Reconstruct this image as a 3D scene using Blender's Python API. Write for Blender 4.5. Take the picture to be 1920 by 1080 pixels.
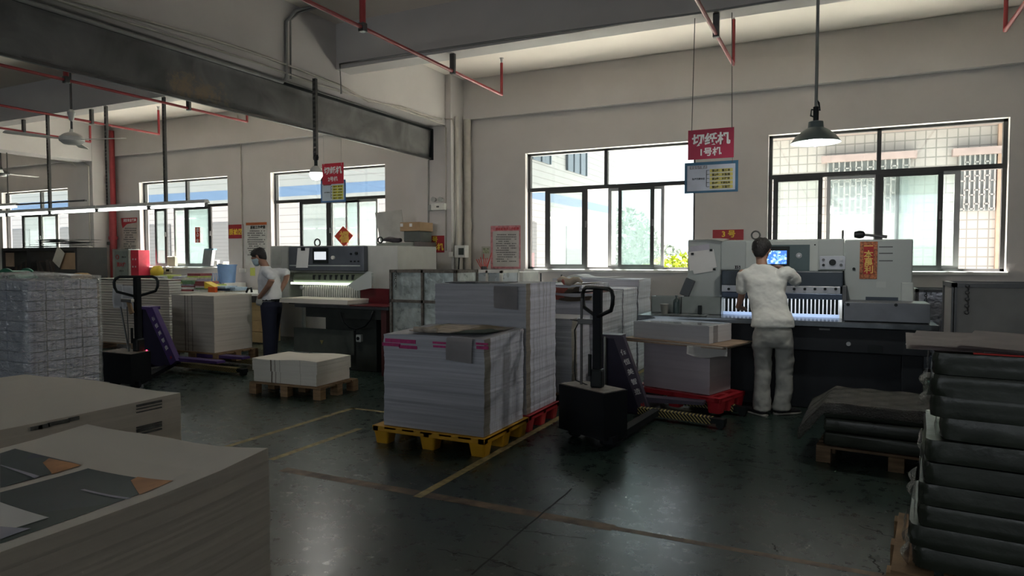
import bpy, bmesh, math, random
from mathutils import Vector, Matrix
random.seed(7)
R = math.radians
SC = bpy.context.scene
COL = SC.collection
for o in list(bpy.data.objects): bpy.data.objects.remove(o)

# ---------------------------------------------------------------- camera
F_PX, EYE = 1276.0, 1.5
YAW, PITCH, ROLL = R(25.88), R(2.406), R(-0.04)
cam = bpy.data.cameras.new('camera'); cam.sensor_width = 36.0; cam.lens = 36.0 * F_PX / 1920.0
cam.clip_start = 0.05; cam.clip_end = 300
camo = bpy.data.objects.new('camera', cam); COL.objects.link(camo)
FWD = Vector((-math.sin(YAW) * math.cos(PITCH), math.cos(YAW) * math.cos(PITCH), -math.sin(PITCH)))
RT0 = Vector((math.cos(YAW), math.sin(YAW), 0)); UP0 = RT0.cross(FWD)
RT = RT0 * math.cos(ROLL) + UP0 * math.sin(ROLL); UP = UP0 * math.cos(ROLL) - RT0 * math.sin(ROLL)
camo.matrix_world = Matrix(((RT.x, UP.x, -FWD.x, 0), (RT.y, UP.y, -FWD.y, 0), (RT.z, UP.z, -FWD.z, EYE), (0, 0, 0, 1)))
SC.camera = camo

# ---------------------------------------------------------------- world, sun, exposure
SC.view_settings.view_transform = 'Standard'; SC.view_settings.look = 'None'
SC.view_settings.gamma = 1.0; SC.view_settings.use_curve_mapping = False
SC.view_settings.exposure = 0.85
w = bpy.data.worlds.new('sky'); SC.world = w; w.use_nodes = True
bg = w.node_tree.nodes['Background']; bg.inputs[0].default_value = (0.86, 0.94, 1.0, 1); bg.inputs[1].default_value = 1.7
sl = bpy.data.lights.new('sun', 'SUN'); sl.energy = 40.0; sl.angle = R(2); sl.color = (1, .97, .93)
so = bpy.data.objects.new('sun', sl); COL.objects.link(so); so.rotation_euler = (R(-11), R(-8), 0)

def portal(x, y, z, sx, sz, back=False):
    l = bpy.data.lights.new('daylight_portal', 'AREA'); l.shape = 'RECTANGLE'; l.size = sx; l.size_y = sz; l.cycles.is_portal = True
    o = bpy.data.objects.new('daylight_portal', l); COL.objects.link(o); o.location = (x, y, z)
    o.rotation_euler = (R(-90) if not back else R(90), 0, 0)
    return o

# ---------------------------------------------------------------- helpers
def W(px, py, ax, v):
    """world point seen at (px,py) of the 1920x1080 frame lying on the plane ax = v"""
    d = RT * (px - 960) / F_PX - UP * (py - 540) / F_PX + FWD
    i = 'xyz'.index(ax); c = (0, 0, EYE)
    t = (v - c[i]) / d[i]
    return Vector((d.x * t, d.y * t, EYE + d.z * t))

class MB:
    """collects shapes and links them as ONE mesh object"""
    def __init__(s): s.bm = bmesh.new()
    def box(s, x0, x1, y0, y1, z0, z1, bev=0, rz=0, piv=None):
        r = bmesh.ops.create_cube(s.bm, size=1)
        vs = r['verts']
        bmesh.ops.scale(s.bm, vec=(abs(x1 - x0), abs(y1 - y0), abs(z1 - z0)), verts=vs)
        bmesh.ops.translate(s.bm, vec=((x0 + x1) / 2, (y0 + y1) / 2, (z0 + z1) / 2), verts=vs)
        if rz:
            p = Vector(piv or ((x0 + x1) / 2, (y0 + y1) / 2, 0))
            bmesh.ops.rotate(s.bm, cent=p, matrix=Matrix.Rotation(rz, 3, 'Z'), verts=vs)
        if bev:
            es = list({e for v in vs for e in v.link_edges})
            bmesh.ops.bevel(s.bm, geom=es, offset=bev, segments=2, affect='EDGES', profile=.5)
        return s
    def fb(s, x0, y0, x1, y1, Y, d, bev=0):
        """box whose front face fills the frame rectangle on the plane y = Y, d deep"""
        ym, xm = (y0 + y1) / 2, (x0 + x1) / 2
        return s.box(W(x0, ym, 'y', Y).x, W(x1, ym, 'y', Y).x, Y, Y + d, W(xm, y1, 'y', Y).z, W(xm, y0, 'y', Y).z, bev)
    def cyl(s, a, b, r, r2=None, n=16):
        a, b = Vector(a), Vector(b); d = b - a
        m = Matrix.Translation((a + b) / 2) @ d.to_track_quat('Z', 'Y').to_matrix().to_4x4()
        bmesh.ops.create_cone(s.bm, cap_ends=True, segments=n, radius1=r, radius2=r if r2 is None else r2, depth=d.length, matrix=m)
        return s
    def tube(s, pts, r, n=8, closed=False):
        pts = [Vector(p) for p in pts]; rings = []; N = len(pts)
        for i, p in enumerate(pts):
            a = pts[(i - 1) % N] if (i > 0 or closed) else p
            c = pts[(i + 1) % N] if (i < N - 1 or closed) else p
            t = (c - a).normalized()
            u = t.cross(Vector((0, 0, 1)));
            if u.length < .08: u = t.cross(Vector((0, 1, 0)))
            u.normalize(); v = t.cross(u)
            rr = r[i] if isinstance(r, (list, tuple)) else r
            rings.append([s.bm.verts.new(p + u * math.cos(k / n * 6.2832) * rr + v * math.sin(k / n * 6.2832) * rr) for k in range(n)])
        M = N if closed else N - 1
        for i in range(M):
            A, B = rings[i], rings[(i + 1) % N]
            # choose the offset that keeps the seam short
            o = min(range(n), key=lambda q: (B[q].co - A[0].co).length)
            for k in range(n):
                try: s.bm.faces.new((A[k], A[(k + 1) % n], B[(k + 1 + o) % n], B[(k + o) % n]))
                except ValueError: pass
        if not closed:
            s.bm.faces.new(rings[0][::-1]); s.bm.faces.new(rings[-1])
        return s
    def ring(s, c, R_, r, ax='y', n=24, m=8):
        c = Vector(c); pts = []
        for k in range(n):
            a = k / n * 6.2832
            q = {'x': (0, math.cos(a), math.sin(a)), 'y': (math.cos(a), 0, math.sin(a)), 'z': (math.cos(a), math.sin(a), 0)}[ax]
            pts.append(c + Vector(q) * R_)
        return s.tube(pts, r, m, True)
    def prism(s, poly, a0, a1, ax='y'):
        """polygon given in the two other axes, extruded along ax from a0 to a1"""
        def P(p, a): return {'x': (a, p[0], p[1]), 'y': (p[0], a, p[1]), 'z': (p[0], p[1], a)}[ax]
        A = [s.bm.verts.new(P(p, a0)) for p in poly]; B = [s.bm.verts.new(P(p, a1)) for p in poly]
        n = len(poly)
        s.bm.faces.new(A); s.bm.faces.new(B[::-1])
        for k in range(n): s.bm.faces.new((A[k], B[k], B[(k + 1) % n], A[(k + 1) % n]))
        return s
    def lathe(s, c, prof, n=28, cap=True):
        c = Vector(c); rings = []
        for r, z in prof:
            rings.append([s.bm.verts.new(c + Vector((r * math.cos(k / n * 6.2832), r * math.sin(k / n * 6.2832), z))) for k in range(n)])
        for A, B in zip(rings, rings[1:]):
            for k in range(n): s.bm.faces.new((A[k], A[(k + 1) % n], B[(k + 1) % n], B[k]))
        if cap:
            s.bm.faces.new(rings[0][::-1]); s.bm.faces.new(rings[-1])
        return s
    def quad(s, *p):
        s.bm.faces.new([s.bm.verts.new(q) for q in p]); return s
    def grid(s, fn, nu, nv, th=0):
        g = [[s.bm.verts.new(fn(i / nu, j / nv)) for j in range(nv + 1)] for i in range(nu + 1)]
        fs = [s.bm.faces.new((g[i][j], g[i + 1][j], g[i + 1][j + 1], g[i][j + 1])) for i in range(nu) for j in range(nv)]
        if th: bmesh.ops.solidify(s.bm, geom=fs, thickness=th)
        return s
    def loft(s, rings, n=20):
        """rings: (centre, rx, ry, xaxis, yaxis, p) ellipses (superellipse power p)"""
        out = []
        for c, rx, ry, X, Y, p in rings:
            c, X, Y = Vector(c), Vector(X).normalized(), Vector(Y).normalized(); row = []
            for k in range(n):
                a = k / n * 6.2832; ca, sa = math.cos(a), math.sin(a)
                f = lambda q: math.copysign(abs(q) ** (2 / p), q)
                row.append(s.bm.verts.new(c + X * rx * f(ca) + Y * ry * f(sa)))
            out.append(row)
        for A, B in zip(out, out[1:]):
            for k in range(n): s.bm.faces.new((A[k], A[(k + 1) % n], B[(k + 1) % n], B[k]))
        s.bm.faces.new(out[0][::-1]); s.bm.faces.new(out[-1])
        return s
    def limb(s, pts, rad, n=14, flat=1.0, sub=3):
        """tapered limb through points with radii, rounded ends"""
        pts = [Vector(p) for p in pts]; P = []; Q = []
        for i in range(len(pts) - 1):
            for k in range(sub):
                t = k / sub
                P.append(pts[i].lerp(pts[i + 1], t)); Q.append(rad[i] * (1 - t) + rad[i + 1] * t)
        P.append(pts[-1]); Q.append(rad[-1])
        for _ in range(2):
            P2 = P[:]
            for i in range(1, len(P) - 1): P2[i] = (P[i - 1] + P[i] * 2 + P[i + 1]) / 4
            P = P2
        d0 = (P[0] - P[1]).normalized(); d1 = (P[-1] - P[-2]).normalized()
        P = [P[0] + d0 * Q[0] * .85, P[0] + d0 * Q[0] * .5] + P + [P[-1] + d1 * Q[-1] * .5, P[-1] + d1 * Q[-1] * .85]
        Q = [Q[0] * .35, Q[0] * .82] + Q + [Q[-1] * .82, Q[-1] * .35]
        return s.tube(P, Q, n)
    def xf(s, m):
        s.bm.transform(m); return s
    def build(s, name, mat, parent=None, smooth=False, bev=0):
        if bev:
            bmesh.ops.bevel(s.bm, geom=[e for e in s.bm.edges if len(e.link_faces) == 2 and e.calc_face_angle(0) > .6], offset=bev, segments=2, affect='EDGES', profile=.5)
        bmesh.ops.recalc_face_normals(s.bm, faces=s.bm.faces[:])
        me = bpy.data.meshes.new(name); s.bm.to_mesh(me); s.bm.free()
        o = bpy.data.objects.new(name, me); COL.objects.link(o)
        if mat: me.materials.append(mat)
        if smooth:
            for p in me.polygons: p.use_smooth = True
            if smooth != 'all':
                try: me.set_sharp_from_angle(angle=R(38))
                except Exception: pass
        if parent:
            o.parent = parent
            o.matrix_parent_inverse = Matrix.Translation(-parent.location) if parent.type == 'EMPTY' and parent.parent is None and parent.rotation_euler.z == 0 else Matrix.Identity(4)
        return o

def tag(o, label, cat, group=None, kind=None):
    if label: o['label'] = label
    if cat: o['category'] = cat
    if group: o['group'] = group
    if kind: o['kind'] = kind
    return o
def thing(name, loc, label, cat, group=None, rz=0):
    o = bpy.data.objects.new(name, None); COL.objects.link(o); o.location = loc; o.rotation_euler = (0, 0, rz); o.empty_display_size = .1
    return tag(o, label, cat, group)
def part(mb, name, mat, par, smooth=False, label=None, bev=0):
    """part whose vertices are in WORLD coordinates"""
    o = mb.build(name, mat, None, smooth, bev)
    o.parent = par
    m = Matrix.Identity(4); q = par
    while q is not None:
        m = q.matrix_parent_inverse @ Matrix.Translation(q.location) @ q.rotation_euler.to_matrix().to_4x4() @ m; q = q.parent
    o.matrix_parent_inverse = m.inverted()
    if label: o['label'] = label
    return o
def lpart(mb, name, mat, par, smooth=False, label=None, bev=0):
    """part whose vertices are in its thing's LOCAL coordinates"""
    o = mb.build(name, mat, None, smooth, bev); o.parent = par
    if label: o['label'] = label
    return o
def struct(mb, name, mat, smooth=False, bev=0):
    o = mb.build(name, mat, None, smooth, bev); o['kind'] = 'structure'; return o
def solo(mb, name, mat, label, cat, group=None, smooth=False, bev=0):
    return tag(mb.build(name, mat, None, smooth, bev), label, cat, group)
def clone(o, loc=None, rz=None, par=None, label=None):
    c = o.copy(); COL.objects.link(c)
    if par: c.parent = par
    if loc is not None: c.location = loc
    if rz is not None: c.rotation_euler = (0, 0, rz)
    if label: c['label'] = label
    for ch in [q for q in bpy.data.objects if q.parent == o and q is not c]:
        clone(ch, par=c)
    return c

# ---------------------------------------------------------------- materials
def _nodes(name):
    m = bpy.data.materials.new(name); m.use_nodes = True
    nt = m.node_tree; return m, nt, nt.nodes['Principled BSDF']
def N(nt, t, **k):
    n = nt.nodes.new(t)
    for a, b in k.items(): setattr(n, a, b)
    return n
def mat(name, col, rough=.6, metal=0, noise=.12, scale=6, bump=0, bscale=60, spec=.5, coat=0, rvar=0, stretch=(1, 1, 1)):
    m, nt, b = _nodes(name); L = nt.links.new
    tc = N(nt, 'ShaderNodeTexCoord'); mp = N(nt, 'ShaderNodeMapping'); mp.inputs['Scale'].default_value = stretch
    L(tc.outputs['Object'], mp.inputs[0])
    nz = N(nt, 'ShaderNodeTexNoise'); nz.inputs['Scale'].default_value = scale; nz.inputs['Detail'].default_value = 6
    L(mp.outputs[0], nz.inputs['Vector'])
    mr = N(nt, 'ShaderNodeMapRange'); mr.inputs['From Min'].default_value = .3; mr.inputs['From Max'].default_value = .7
    mr.inputs['To Min'].default_value = 1 - noise; mr.inputs['To Max'].default_value = 1 + noise; L(nz.outputs['Fac'], mr.inputs['Value'])
    mx = N(nt, 'ShaderNodeMix', data_type='RGBA', blend_type='MULTIPLY'); mx.inputs['Factor'].default_value = 1
    mx.inputs['A'].default_value = (*col, 1); L(mr.outputs[0], mx.inputs['B']); L(mx.outputs['Result'], b.inputs['Base Color'])
    b.inputs['Roughness'].default_value = rough; b.inputs['Metallic'].default_value = metal
    b.inputs['Specular IOR Level'].default_value = spec; b.inputs['Coat Weight'].default_value = coat
    if rvar:
        r2 = N(nt, 'ShaderNodeMapRange'); r2.inputs['To Min'].default_value = max(0.02, rough - rvar); r2.inputs['To Max'].default_value = rough + rvar
        L(nz.outputs['Fac'], r2.inputs['Value']); L(r2.outputs[0], b.inputs['Roughness'])
    if bump:
        n2 = N(nt, 'ShaderNodeTexNoise'); n2.inputs['Scale'].default_value = bscale; n2.inputs['Detail'].default_value = 4
        L(mp.outputs[0], n2.inputs['Vector']); bp = N(nt, 'ShaderNodeBump'); bp.inputs['Strength'].default_value = bump; bp.inputs['Distance'].default_value = .02
        L(n2.outputs['Fac'], bp.inputs['Height']); L(bp.outputs[0], b.inputs['Normal'])
    return m
def emit(name, col, s):
    m, nt, b = _nodes(name); b.inputs['Base Color'].default_value = (*col, 1)
    b.inputs['Emission Color'].default_value = (*col, 1); b.inputs['Emission Strength'].default_value = s; return m
def lines(nt, axis, freq, vec, dist=0.0, seed=0):
    """noise squeezed into thin layers across one axis of the object"""
    mp = N(nt, 'ShaderNodeMapping'); sc = [1.2, 1.2, 1.2]; sc[axis] = freq; mp.inputs['Scale'].default_value = sc
    mp.inputs['Location'].default_value = (seed, seed, seed)
    nt.links.new(vec, mp.inputs[0]); nz = N(nt, 'ShaderNodeTexNoise'); nz.inputs['Scale'].default_value = 1; nz.inputs['Detail'].default_value = 5
    nz.inputs['Distortion'].default_value = dist
    nt.links.new(mp.outputs[0], nz.inputs['Vector']); return nz.outputs['Fac']
def paper(name, col, edge=None, stripe=None, lay=.22, vert=.0, rough=.75, strip=None):
    """cut paper block: thin sheet layers on the sides, plain on top; edge tints the +X side;
    stripe = vertical darker marks across the +X side at given y positions"""
    m, nt, b = _nodes(name); L = nt.links.new
    tc = N(nt, 'ShaderNodeTexCoord'); O = tc.outputs['Object']; geo = N(nt, 'ShaderNodeNewGeometry')
    sepn = N(nt, 'ShaderNodeSeparateXYZ'); L(geo.outputs['Normal'], sepn.inputs[0])
    lay1 = lines(nt, 2, 190, O, .15); lay2 = lines(nt, 2, 34, O, .3, 3)
    add = N(nt, 'ShaderNodeMath', operation='ADD'); L(lay1, add.inputs[0]); L(lay2, add.inputs[1])
    mr = N(nt, 'ShaderNodeMapRange'); mr.inputs['From Min'].default_value = .7; mr.inputs['From Max'].default_value = 1.3
    mr.inputs['To Min'].default_value = 1 - lay; mr.inputs['To Max'].default_value = 1 + lay * .5; L(add.outputs[0], mr.inputs['Value'])
    up = N(nt, 'ShaderNodeMath', operation='GREATER_THAN'); L(sepn.outputs['Z'], up.inputs[0]); up.inputs[1].default_value = .7
    mixl = N(nt, 'ShaderNodeMix', data_type='FLOAT'); L(up.outputs[0], mixl.inputs['Factor']); L(mr.outputs[0], mixl.inputs['A']); mixl.inputs['B'].default_value = 1
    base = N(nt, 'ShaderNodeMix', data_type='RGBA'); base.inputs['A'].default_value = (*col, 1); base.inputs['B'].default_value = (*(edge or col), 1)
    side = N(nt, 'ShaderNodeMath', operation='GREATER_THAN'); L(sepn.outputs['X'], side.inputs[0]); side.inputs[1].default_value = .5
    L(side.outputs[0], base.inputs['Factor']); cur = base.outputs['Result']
    sepo = N(nt, 'ShaderNodeSeparateXYZ'); L(O, sepo.inputs[0])
    if vert:   # faint upright marks where the sheets' printed borders line up
        v = lines(nt, 1, 26, O, 0, 5); vr = N(nt, 'ShaderNodeMapRange'); vr.inputs['From Min'].default_value = .35; vr.inputs['From Max'].default_value = .5
        vr.inputs['To Min'].default_value = 1 - vert; vr.inputs['To Max'].default_value = 1; L(v, vr.inputs['Value'])
        mv = N(nt, 'ShaderNodeMix', data_type='RGBA', blend_type='MULTIPLY'); L(side.outputs[0], mv.inputs['Factor']); L(cur, mv.inputs['A']); L(vr.outputs[0], mv.inputs['B']); cur = mv.outputs['Result']
    for ax, a0, a1, c in (strip or []):
        s1 = N(nt, 'ShaderNodeMath', operation='GREATER_THAN'); L(sepo.outputs[ax], s1.inputs[0]); s1.inputs[1].default_value = a0
        s2 = N(nt, 'ShaderNodeMath', operation='LESS_THAN'); L(sepo.outputs[ax], s2.inputs[0]); s2.inputs[1].default_value = a1
        s3 = N(nt, 'ShaderNodeMath', operation='MULTIPLY'); L(s1.outputs[0], s3.inputs[0]); L(s2.outputs[0], s3.inputs[1])
        s4 = N(nt, 'ShaderNodeMath', operation='SUBTRACT'); s4.inputs[0].default_value = 1; L(up.outputs[0], s4.inputs[1])
        s5 = N(nt, 'ShaderNodeMath', operation='MULTIPLY'); L(s3.outputs[0], s5.inputs[0]); L(s4.outputs[0], s5.inputs[1])
        if ax == 'Y': s6 = N(nt, 'ShaderNodeMath', operation='MULTIPLY'); L(s5.outputs[0], s6.inputs[0]); L(side.outputs[0], s6.inputs[1]); s5 = s6
        mk = N(nt, 'ShaderNodeMix', data_type='RGBA'); L(s5.outputs[0], mk.inputs['Factor']); L(cur, mk.inputs['A']); mk.inputs['B'].default_value = (*c, 1); cur = mk.outputs['Result']
    mx = N(nt, 'ShaderNodeMix', data_type='RGBA', blend_type='MULTIPLY'); mx.inputs['Factor'].default_value = 1
    L(cur, mx.inputs['A']); L(mixl.outputs['Result'], mx.inputs['B']); L(mx.outputs['Result'], b.inputs['Base Color'])
    b.inputs['Roughness'].default_value = rough
    return m
def glass(name, tint=(.93, .97, .96), refl=.06, haze=0.0, hc=(.85, .9, .9)):
    m = bpy.data.materials.new(name); m.use_nodes = True; nt = m.node_tree; nt.nodes.clear(); L = nt.links.new
    out = N(nt, 'ShaderNodeOutputMaterial'); tr = N(nt, 'ShaderNodeBsdfTransparent'); tr.inputs[0].default_value = (*tint, 1)
    gl = N(nt, 'ShaderNodeBsdfGlossy'); gl.inputs['Roughness'].default_value = .03; mx = N(nt, 'ShaderNodeMixShader'); mx.inputs[0].default_value = refl
    L(tr.outputs[0], mx.inputs[1]); L(gl.outputs[0], mx.inputs[2]); last = mx.outputs[0]
    if haze:
        df = N(nt, 'ShaderNodeBsdfDiffuse'); df.inputs[0].default_value = (*hc, 1); tl = N(nt, 'ShaderNodeBsdfTranslucent'); tl.inputs[0].default_value = (*hc, 1)
        a = N(nt, 'ShaderNodeMixShader'); a.inputs[0].default_value = .6; L(df.outputs[0], a.inputs[1]); L(tl.outputs[0], a.inputs[2])
        m2 = N(nt, 'ShaderNodeMixShader'); m2.inputs[0].default_value = haze; L(last, m2.inputs[1]); L(a.outputs[0], m2.inputs[2]); last = m2.outputs[0]
    L(last, out.inputs[0]); return m
def film(name, amount=.3, rough=.12, col=(.8, .82, .85), scale=9):
    """clear shrink film: mostly see-through with crinkled glossy glints"""
    m = bpy.data.materials.new(name); m.use_nodes = True; nt = m.node_tree; nt.nodes.clear(); L = nt.links.new
    out = N(nt, 'ShaderNodeOutputMaterial'); tr = N(nt, 'ShaderNodeBsdfTransparent'); gl = N(nt, 'ShaderNodeBsdfGlossy'); gl.inputs['Roughness'].default_value = rough
    gl.inputs[0].default_value = (1, 1, 1, 1); df = N(nt, 'ShaderNodeBsdfDiffuse'); df.inputs[0].default_value = (*col, 1)
    tc = N(nt, 'ShaderNodeTexCoord'); mp = N(nt, 'ShaderNodeMapping'); mp.inputs['Scale'].default_value = (1, 1, 2.2); L(tc.outputs['Object'], mp.inputs[0])
    nz = N(nt, 'ShaderNodeTexNoise'); nz.inputs['Scale'].default_value = scale; nz.inputs['Detail'].default_value = 5; nz.inputs['Distortion'].default_value = 1.2; L(mp.outputs[0], nz.inputs['Vector'])
    bp = N(nt, 'ShaderNodeBump'); bp.inputs['Strength'].default_value = .9; bp.inputs['Distance'].default_value = .05; L(nz.outputs['Fac'], bp.inputs['Height']); L(bp.outputs[0], gl.inputs['Normal'])
    a = N(nt, 'ShaderNodeMixShader'); a.inputs[0].default_value = .35; L(gl.outputs[0], a.inputs[1]); L(df.outputs[0], a.inputs[2])
    mx = N(nt, 'ShaderNodeMixShader')   # milky streaks along gathered creases, painting in the film's bright glints
    n3 = N(nt, 'ShaderNodeTexNoise'); n3.inputs['Scale'].default_value = scale * .45; n3.inputs['Detail'].default_value = 6; n3.inputs['Distortion'].default_value = 2.5; L(mp.outputs[0], n3.inputs['Vector'])
    sb = N(nt, 'ShaderNodeMath', operation='SUBTRACT'); L(n3.outputs['Fac'], sb.inputs[0]); sb.inputs[1].default_value = .5
    ab = N(nt, 'ShaderNodeMath', operation='ABSOLUTE'); L(sb.outputs[0], ab.inputs[0])
    cr_ = N(nt, 'ShaderNodeMapRange'); cr_.inputs['From Min'].default_value = .0; cr_.inputs['From Max'].default_value = .022; cr_.inputs['To Min'].default_value = min(1, amount + .5); cr_.inputs['To Max'].default_value = amount
    L(ab.outputs[0], cr_.inputs['Value']); L(cr_.outputs[0], mx.inputs[0])
    mx.inputs[0].default_value = amount; L(tr.outputs[0], mx.inputs[1]); L(a.outputs[0], mx.inputs[2]); L(mx.outputs[0], out.inputs[0]); return m

WALL = mat('plaster', (.60, .575, .56), .9, noise=.05, scale=1.3)
CEIL = mat('ceiling_plaster', (.80, .73, .66), .9, noise=.05, scale=1)
BEAMM = mat('beam_plaster', (.58, .555, .54), .9, noise=.05, scale=1.2)
DFRAME = mat('dark_aluminium', (.045, .045, .045), .45, .3)
LFRAME = mat('grey_aluminium', (.38, .38, .37), .4, .4)
WHITEP = mat('white_paint', (.75, .74, .70), .6)
GREYP = mat('grey_paint', (.30, .32, .31), .5)
RED = mat('red_pipe_paint', (.33, .035, .04), .45)
REDS = mat('red_sign', (.55, .03, .06), .5, noise=.04)
REDB = mat('red_paper', (.62, .03, .02), .6, noise=.05)
GOLD = mat('gold_print', (.75, .50, .12), .4)
YELT = mat('yellow_print', (.85, .60, .06), .6)
WTXT = mat('white_print', (.85, .85, .85), .6, noise=.02)
BTXT = mat('black_print', (.02, .02, .02), .6)
RTXT = mat('red_print', (.45, .03, .04), .6)
STEEL = mat('steel', (.45, .45, .45), .35, .9, rvar=.1)
DSTEEL = mat('dark_steel', (.12, .12, .12), .4, .8, rvar=.1)
BLACK = mat('black_plastic', (.008, .012, .013), .45, spec=.35)
BLACKM = mat('black_powder_coat', (.005, .007, .010), .6, spec=.25)
GLASS = glass('window_glass')
GLASSH = glass('dusty_glass', (.84, .90, .89), .05, .10, (.5, .56, .56))
PURPLE = mat('purple_paint', (.085, .045, .20), .45)
WOOD = mat('pallet_wood', (.30, .19, .10), .8, noise=.35, scale=5, stretch=(1, 1, 7), bump=.2)
WOODD = mat('dark_pallet_wood', (.20, .13, .075), .8, noise=.35, scale=5, stretch=(1, 1, 7), bump=.2)
PLYW = mat('plywood', (.34, .24, .17), .7, noise=.25, scale=4, stretch=(1, 1, 30))
CARD = mat('cardboard', (.42, .28, .16), .8, noise=.1)
BLUEP = mat('blue_plastic', (.14, .30, .62), .45)
YELP = mat('yellow_plastic', (.80, .58, .05), .5)
YPAL = mat('yellow_pallet_plastic', (.62, .33, .015), .5, noise=.2, scale=3)
RPAL = mat('red_pallet_plastic', (.42, .02, .03), .45, noise=.2, scale=3)
PAPERW = mat('white_paper', (.78, .78, .77), .7, noise=.03)
SKIN = mat('skin', (.36, .20, .14), .55, noise=.06, scale=20)
HAIR = mat('black_hair', (.012, .010, .010), .5, noise=.3, scale=60, bump=.5, bscale=140, stretch=(1, 1, .4))

def text(body, size, c, m, par, name='lettering', rot=(R(90), 0, 0), bold=.0, ext=.0008, align='CENTER', label=None, sp=1.0, w=None):
    """lettering centred on world point c, lying in the sign's plane"""
    cu = bpy.data.curves.new(name, 'FONT'); cu.body = body; cu.size = size; cu.align_x = align; cu.align_y = 'CENTER'
    cu.offset = bold; cu.extrude = ext; cu.space_character = sp; cu.resolution_u = 2
    t = bpy.data.objects.new('tmp', cu); COL.objects.link(t); bpy.context.view_layer.update()
    me = bpy.data.meshes.new_from_object(t.evaluated_get(bpy.context.evaluated_depsgraph_get())); bpy.data.objects.remove(t)
    xs = [v.co.x for v in me.vertices]; ys = [v.co.y for v in me.vertices]
    if xs:
        cx, cy = (max(xs) + min(xs)) / 2, (max(ys) + min(ys)) / 2
        s = (w / (max(xs) - min(xs))) if w else 1
        for v in me.vertices: v.co = Vector(((v.co.x - cx) * s, (v.co.y - cy) * (1 if not w else s), v.co.z))
    from mathutils import Euler
    me.transform(Matrix.Translation(Vector(c)) @ Euler(rot).to_matrix().to_4x4())
    me.name = name; me.materials.clear(); me.materials.append(m)
    o = bpy.data.objects.new(name, me); COL.objects.link(o)
    if par:
        o.parent = par; mm = Matrix.Identity(4); q = par
        while q is not None:
            mm = q.matrix_parent_inverse @ Matrix.Translation(q.location) @ q.rotation_euler.to_matrix().to_4x4() @ mm; q = q.parent
        o.matrix_parent_inverse = mm.inverted()
    if label: o['label'] = label
    return o
# ================================================================ SETTING
XL, XR, YF, YB, ZC = -24.0, 4.6, -9.0, 10.0, 4.467
WZ0, WZ1 = 1.345, 3.2
def floor_mat():
    m, nt, b = _nodes('green_epoxy_floor'); L = nt.links.new
    tc = N(nt, 'ShaderNodeTexCoord'); O = tc.outputs['Object']
    n1 = N(nt, 'ShaderNodeTexNoise'); n1.inputs['Scale'].default_value = .9; n1.inputs['Detail'].default_value = 8; n1.inputs['Roughness'].default_value = .65; L(O, n1.inputs['Vector'])
    n2 = N(nt, 'ShaderNodeTexNoise'); n2.inputs['Scale'].default_value = 9; n2.inputs['Detail'].default_value = 8; n2.inputs['Roughness'].default_value = .7; L(O, n2.inputs['Vector'])
    cr = N(nt, 'ShaderNodeValToRGB'); L(n1.outputs['Fac'], cr.inputs[0]); e = cr.color_ramp.elements
    e[0].position = .3; e[0].color = (.016, .032, .027, 1); e[1].position = .72; e[1].color = (.030, .047, .040, 1)
    c2 = N(nt, 'ShaderNodeMapRange'); c2.inputs['From Min'].default_value = .3; c2.inputs['From Max'].default_value = .7; c2.inputs['To Min'].default_value = .75; c2.inputs['To Max'].default_value = 1.25; L(n2.outputs['Fac'], c2.inputs['Value'])
    mx = N(nt, 'ShaderNodeMix', data_type='RGBA', blend_type='MULTIPLY'); mx.inputs['Factor'].default_value = 1; L(cr.outputs[0], mx.inputs['A']); L(c2.outputs[0], mx.inputs['B'])
    # hairline cracks
    vo = N(nt, 'ShaderNodeTexVoronoi', feature='DISTANCE_TO_EDGE'); vo.inputs['Scale'].default_value = 1.1
    dn = N(nt, 'ShaderNodeTexNoise'); dn.inputs['Scale'].default_value = 3; dn.inputs['Detail'].default_value = 5; L(O, dn.inputs['Vector'])
    av = N(nt, 'ShaderNodeMix', data_type='VECTOR'); av.inputs['Factor'].default_value = .25; L(O, av.inputs['A']); L(dn.outputs['Color'], av.inputs['B']); L(av.outputs['Result'], vo.inputs['Vector'])
    th = N(nt, 'ShaderNodeMath', operation='LESS_THAN'); L(vo.outputs['Distance'], th.inputs[0]); th.inputs[1].default_value = -1
    mk = N(nt, 'ShaderNodeMath', operation='GREATER_THAN'); L(n1.outputs['Fac'], mk.inputs[0]); mk.inputs[1].default_value = .60
    mm = N(nt, 'ShaderNodeMath', operation='MULTIPLY'); L(th.outputs[0], mm.inputs[0]); L(mk.outputs[0], mm.inputs[1])
    m3 = N(nt, 'ShaderNodeMix', data_type='RGBA'); L(mm.outputs[0], m3.inputs['Factor']); L(mx.outputs['Result'], m3.inputs['A']); m3.inputs['B'].default_value = (.012, .014, .013, 1)
    L(m3.outputs['Result'], b.inputs['Base Color'])
    rr = N(nt, 'ShaderNodeMapRange'); rr.inputs['From Min'].default_value = .3; rr.inputs['From Max'].default_value = .7; rr.inputs['To Min'].default_value = .24; rr.inputs['To Max'].default_value = .34
    L(n2.outputs['Fac'], rr.inputs['Value']); L(rr.outputs[0], b.inputs['Roughness']); b.inputs['Specular IOR Level'].default_value = .38
    bp = N(nt, 'ShaderNodeBump'); bp.inputs['Strength'].default_value = .035; bp.inputs['Distance'].default_value = .01; L(n2.outputs['Fac'], bp.inputs['Height']); L(bp.outputs[0], b.inputs['Normal'])
    return m
struct(MB().box(XL - .3, XR + .3, YF - .3, YB + .3, -.2, 0), 'floor', floor_mat())
struct(MB().box(XL - .3, XR + .3, YF - .3, YB + .3, ZC, ZC + .3), 'ceiling', CEIL)

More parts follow.
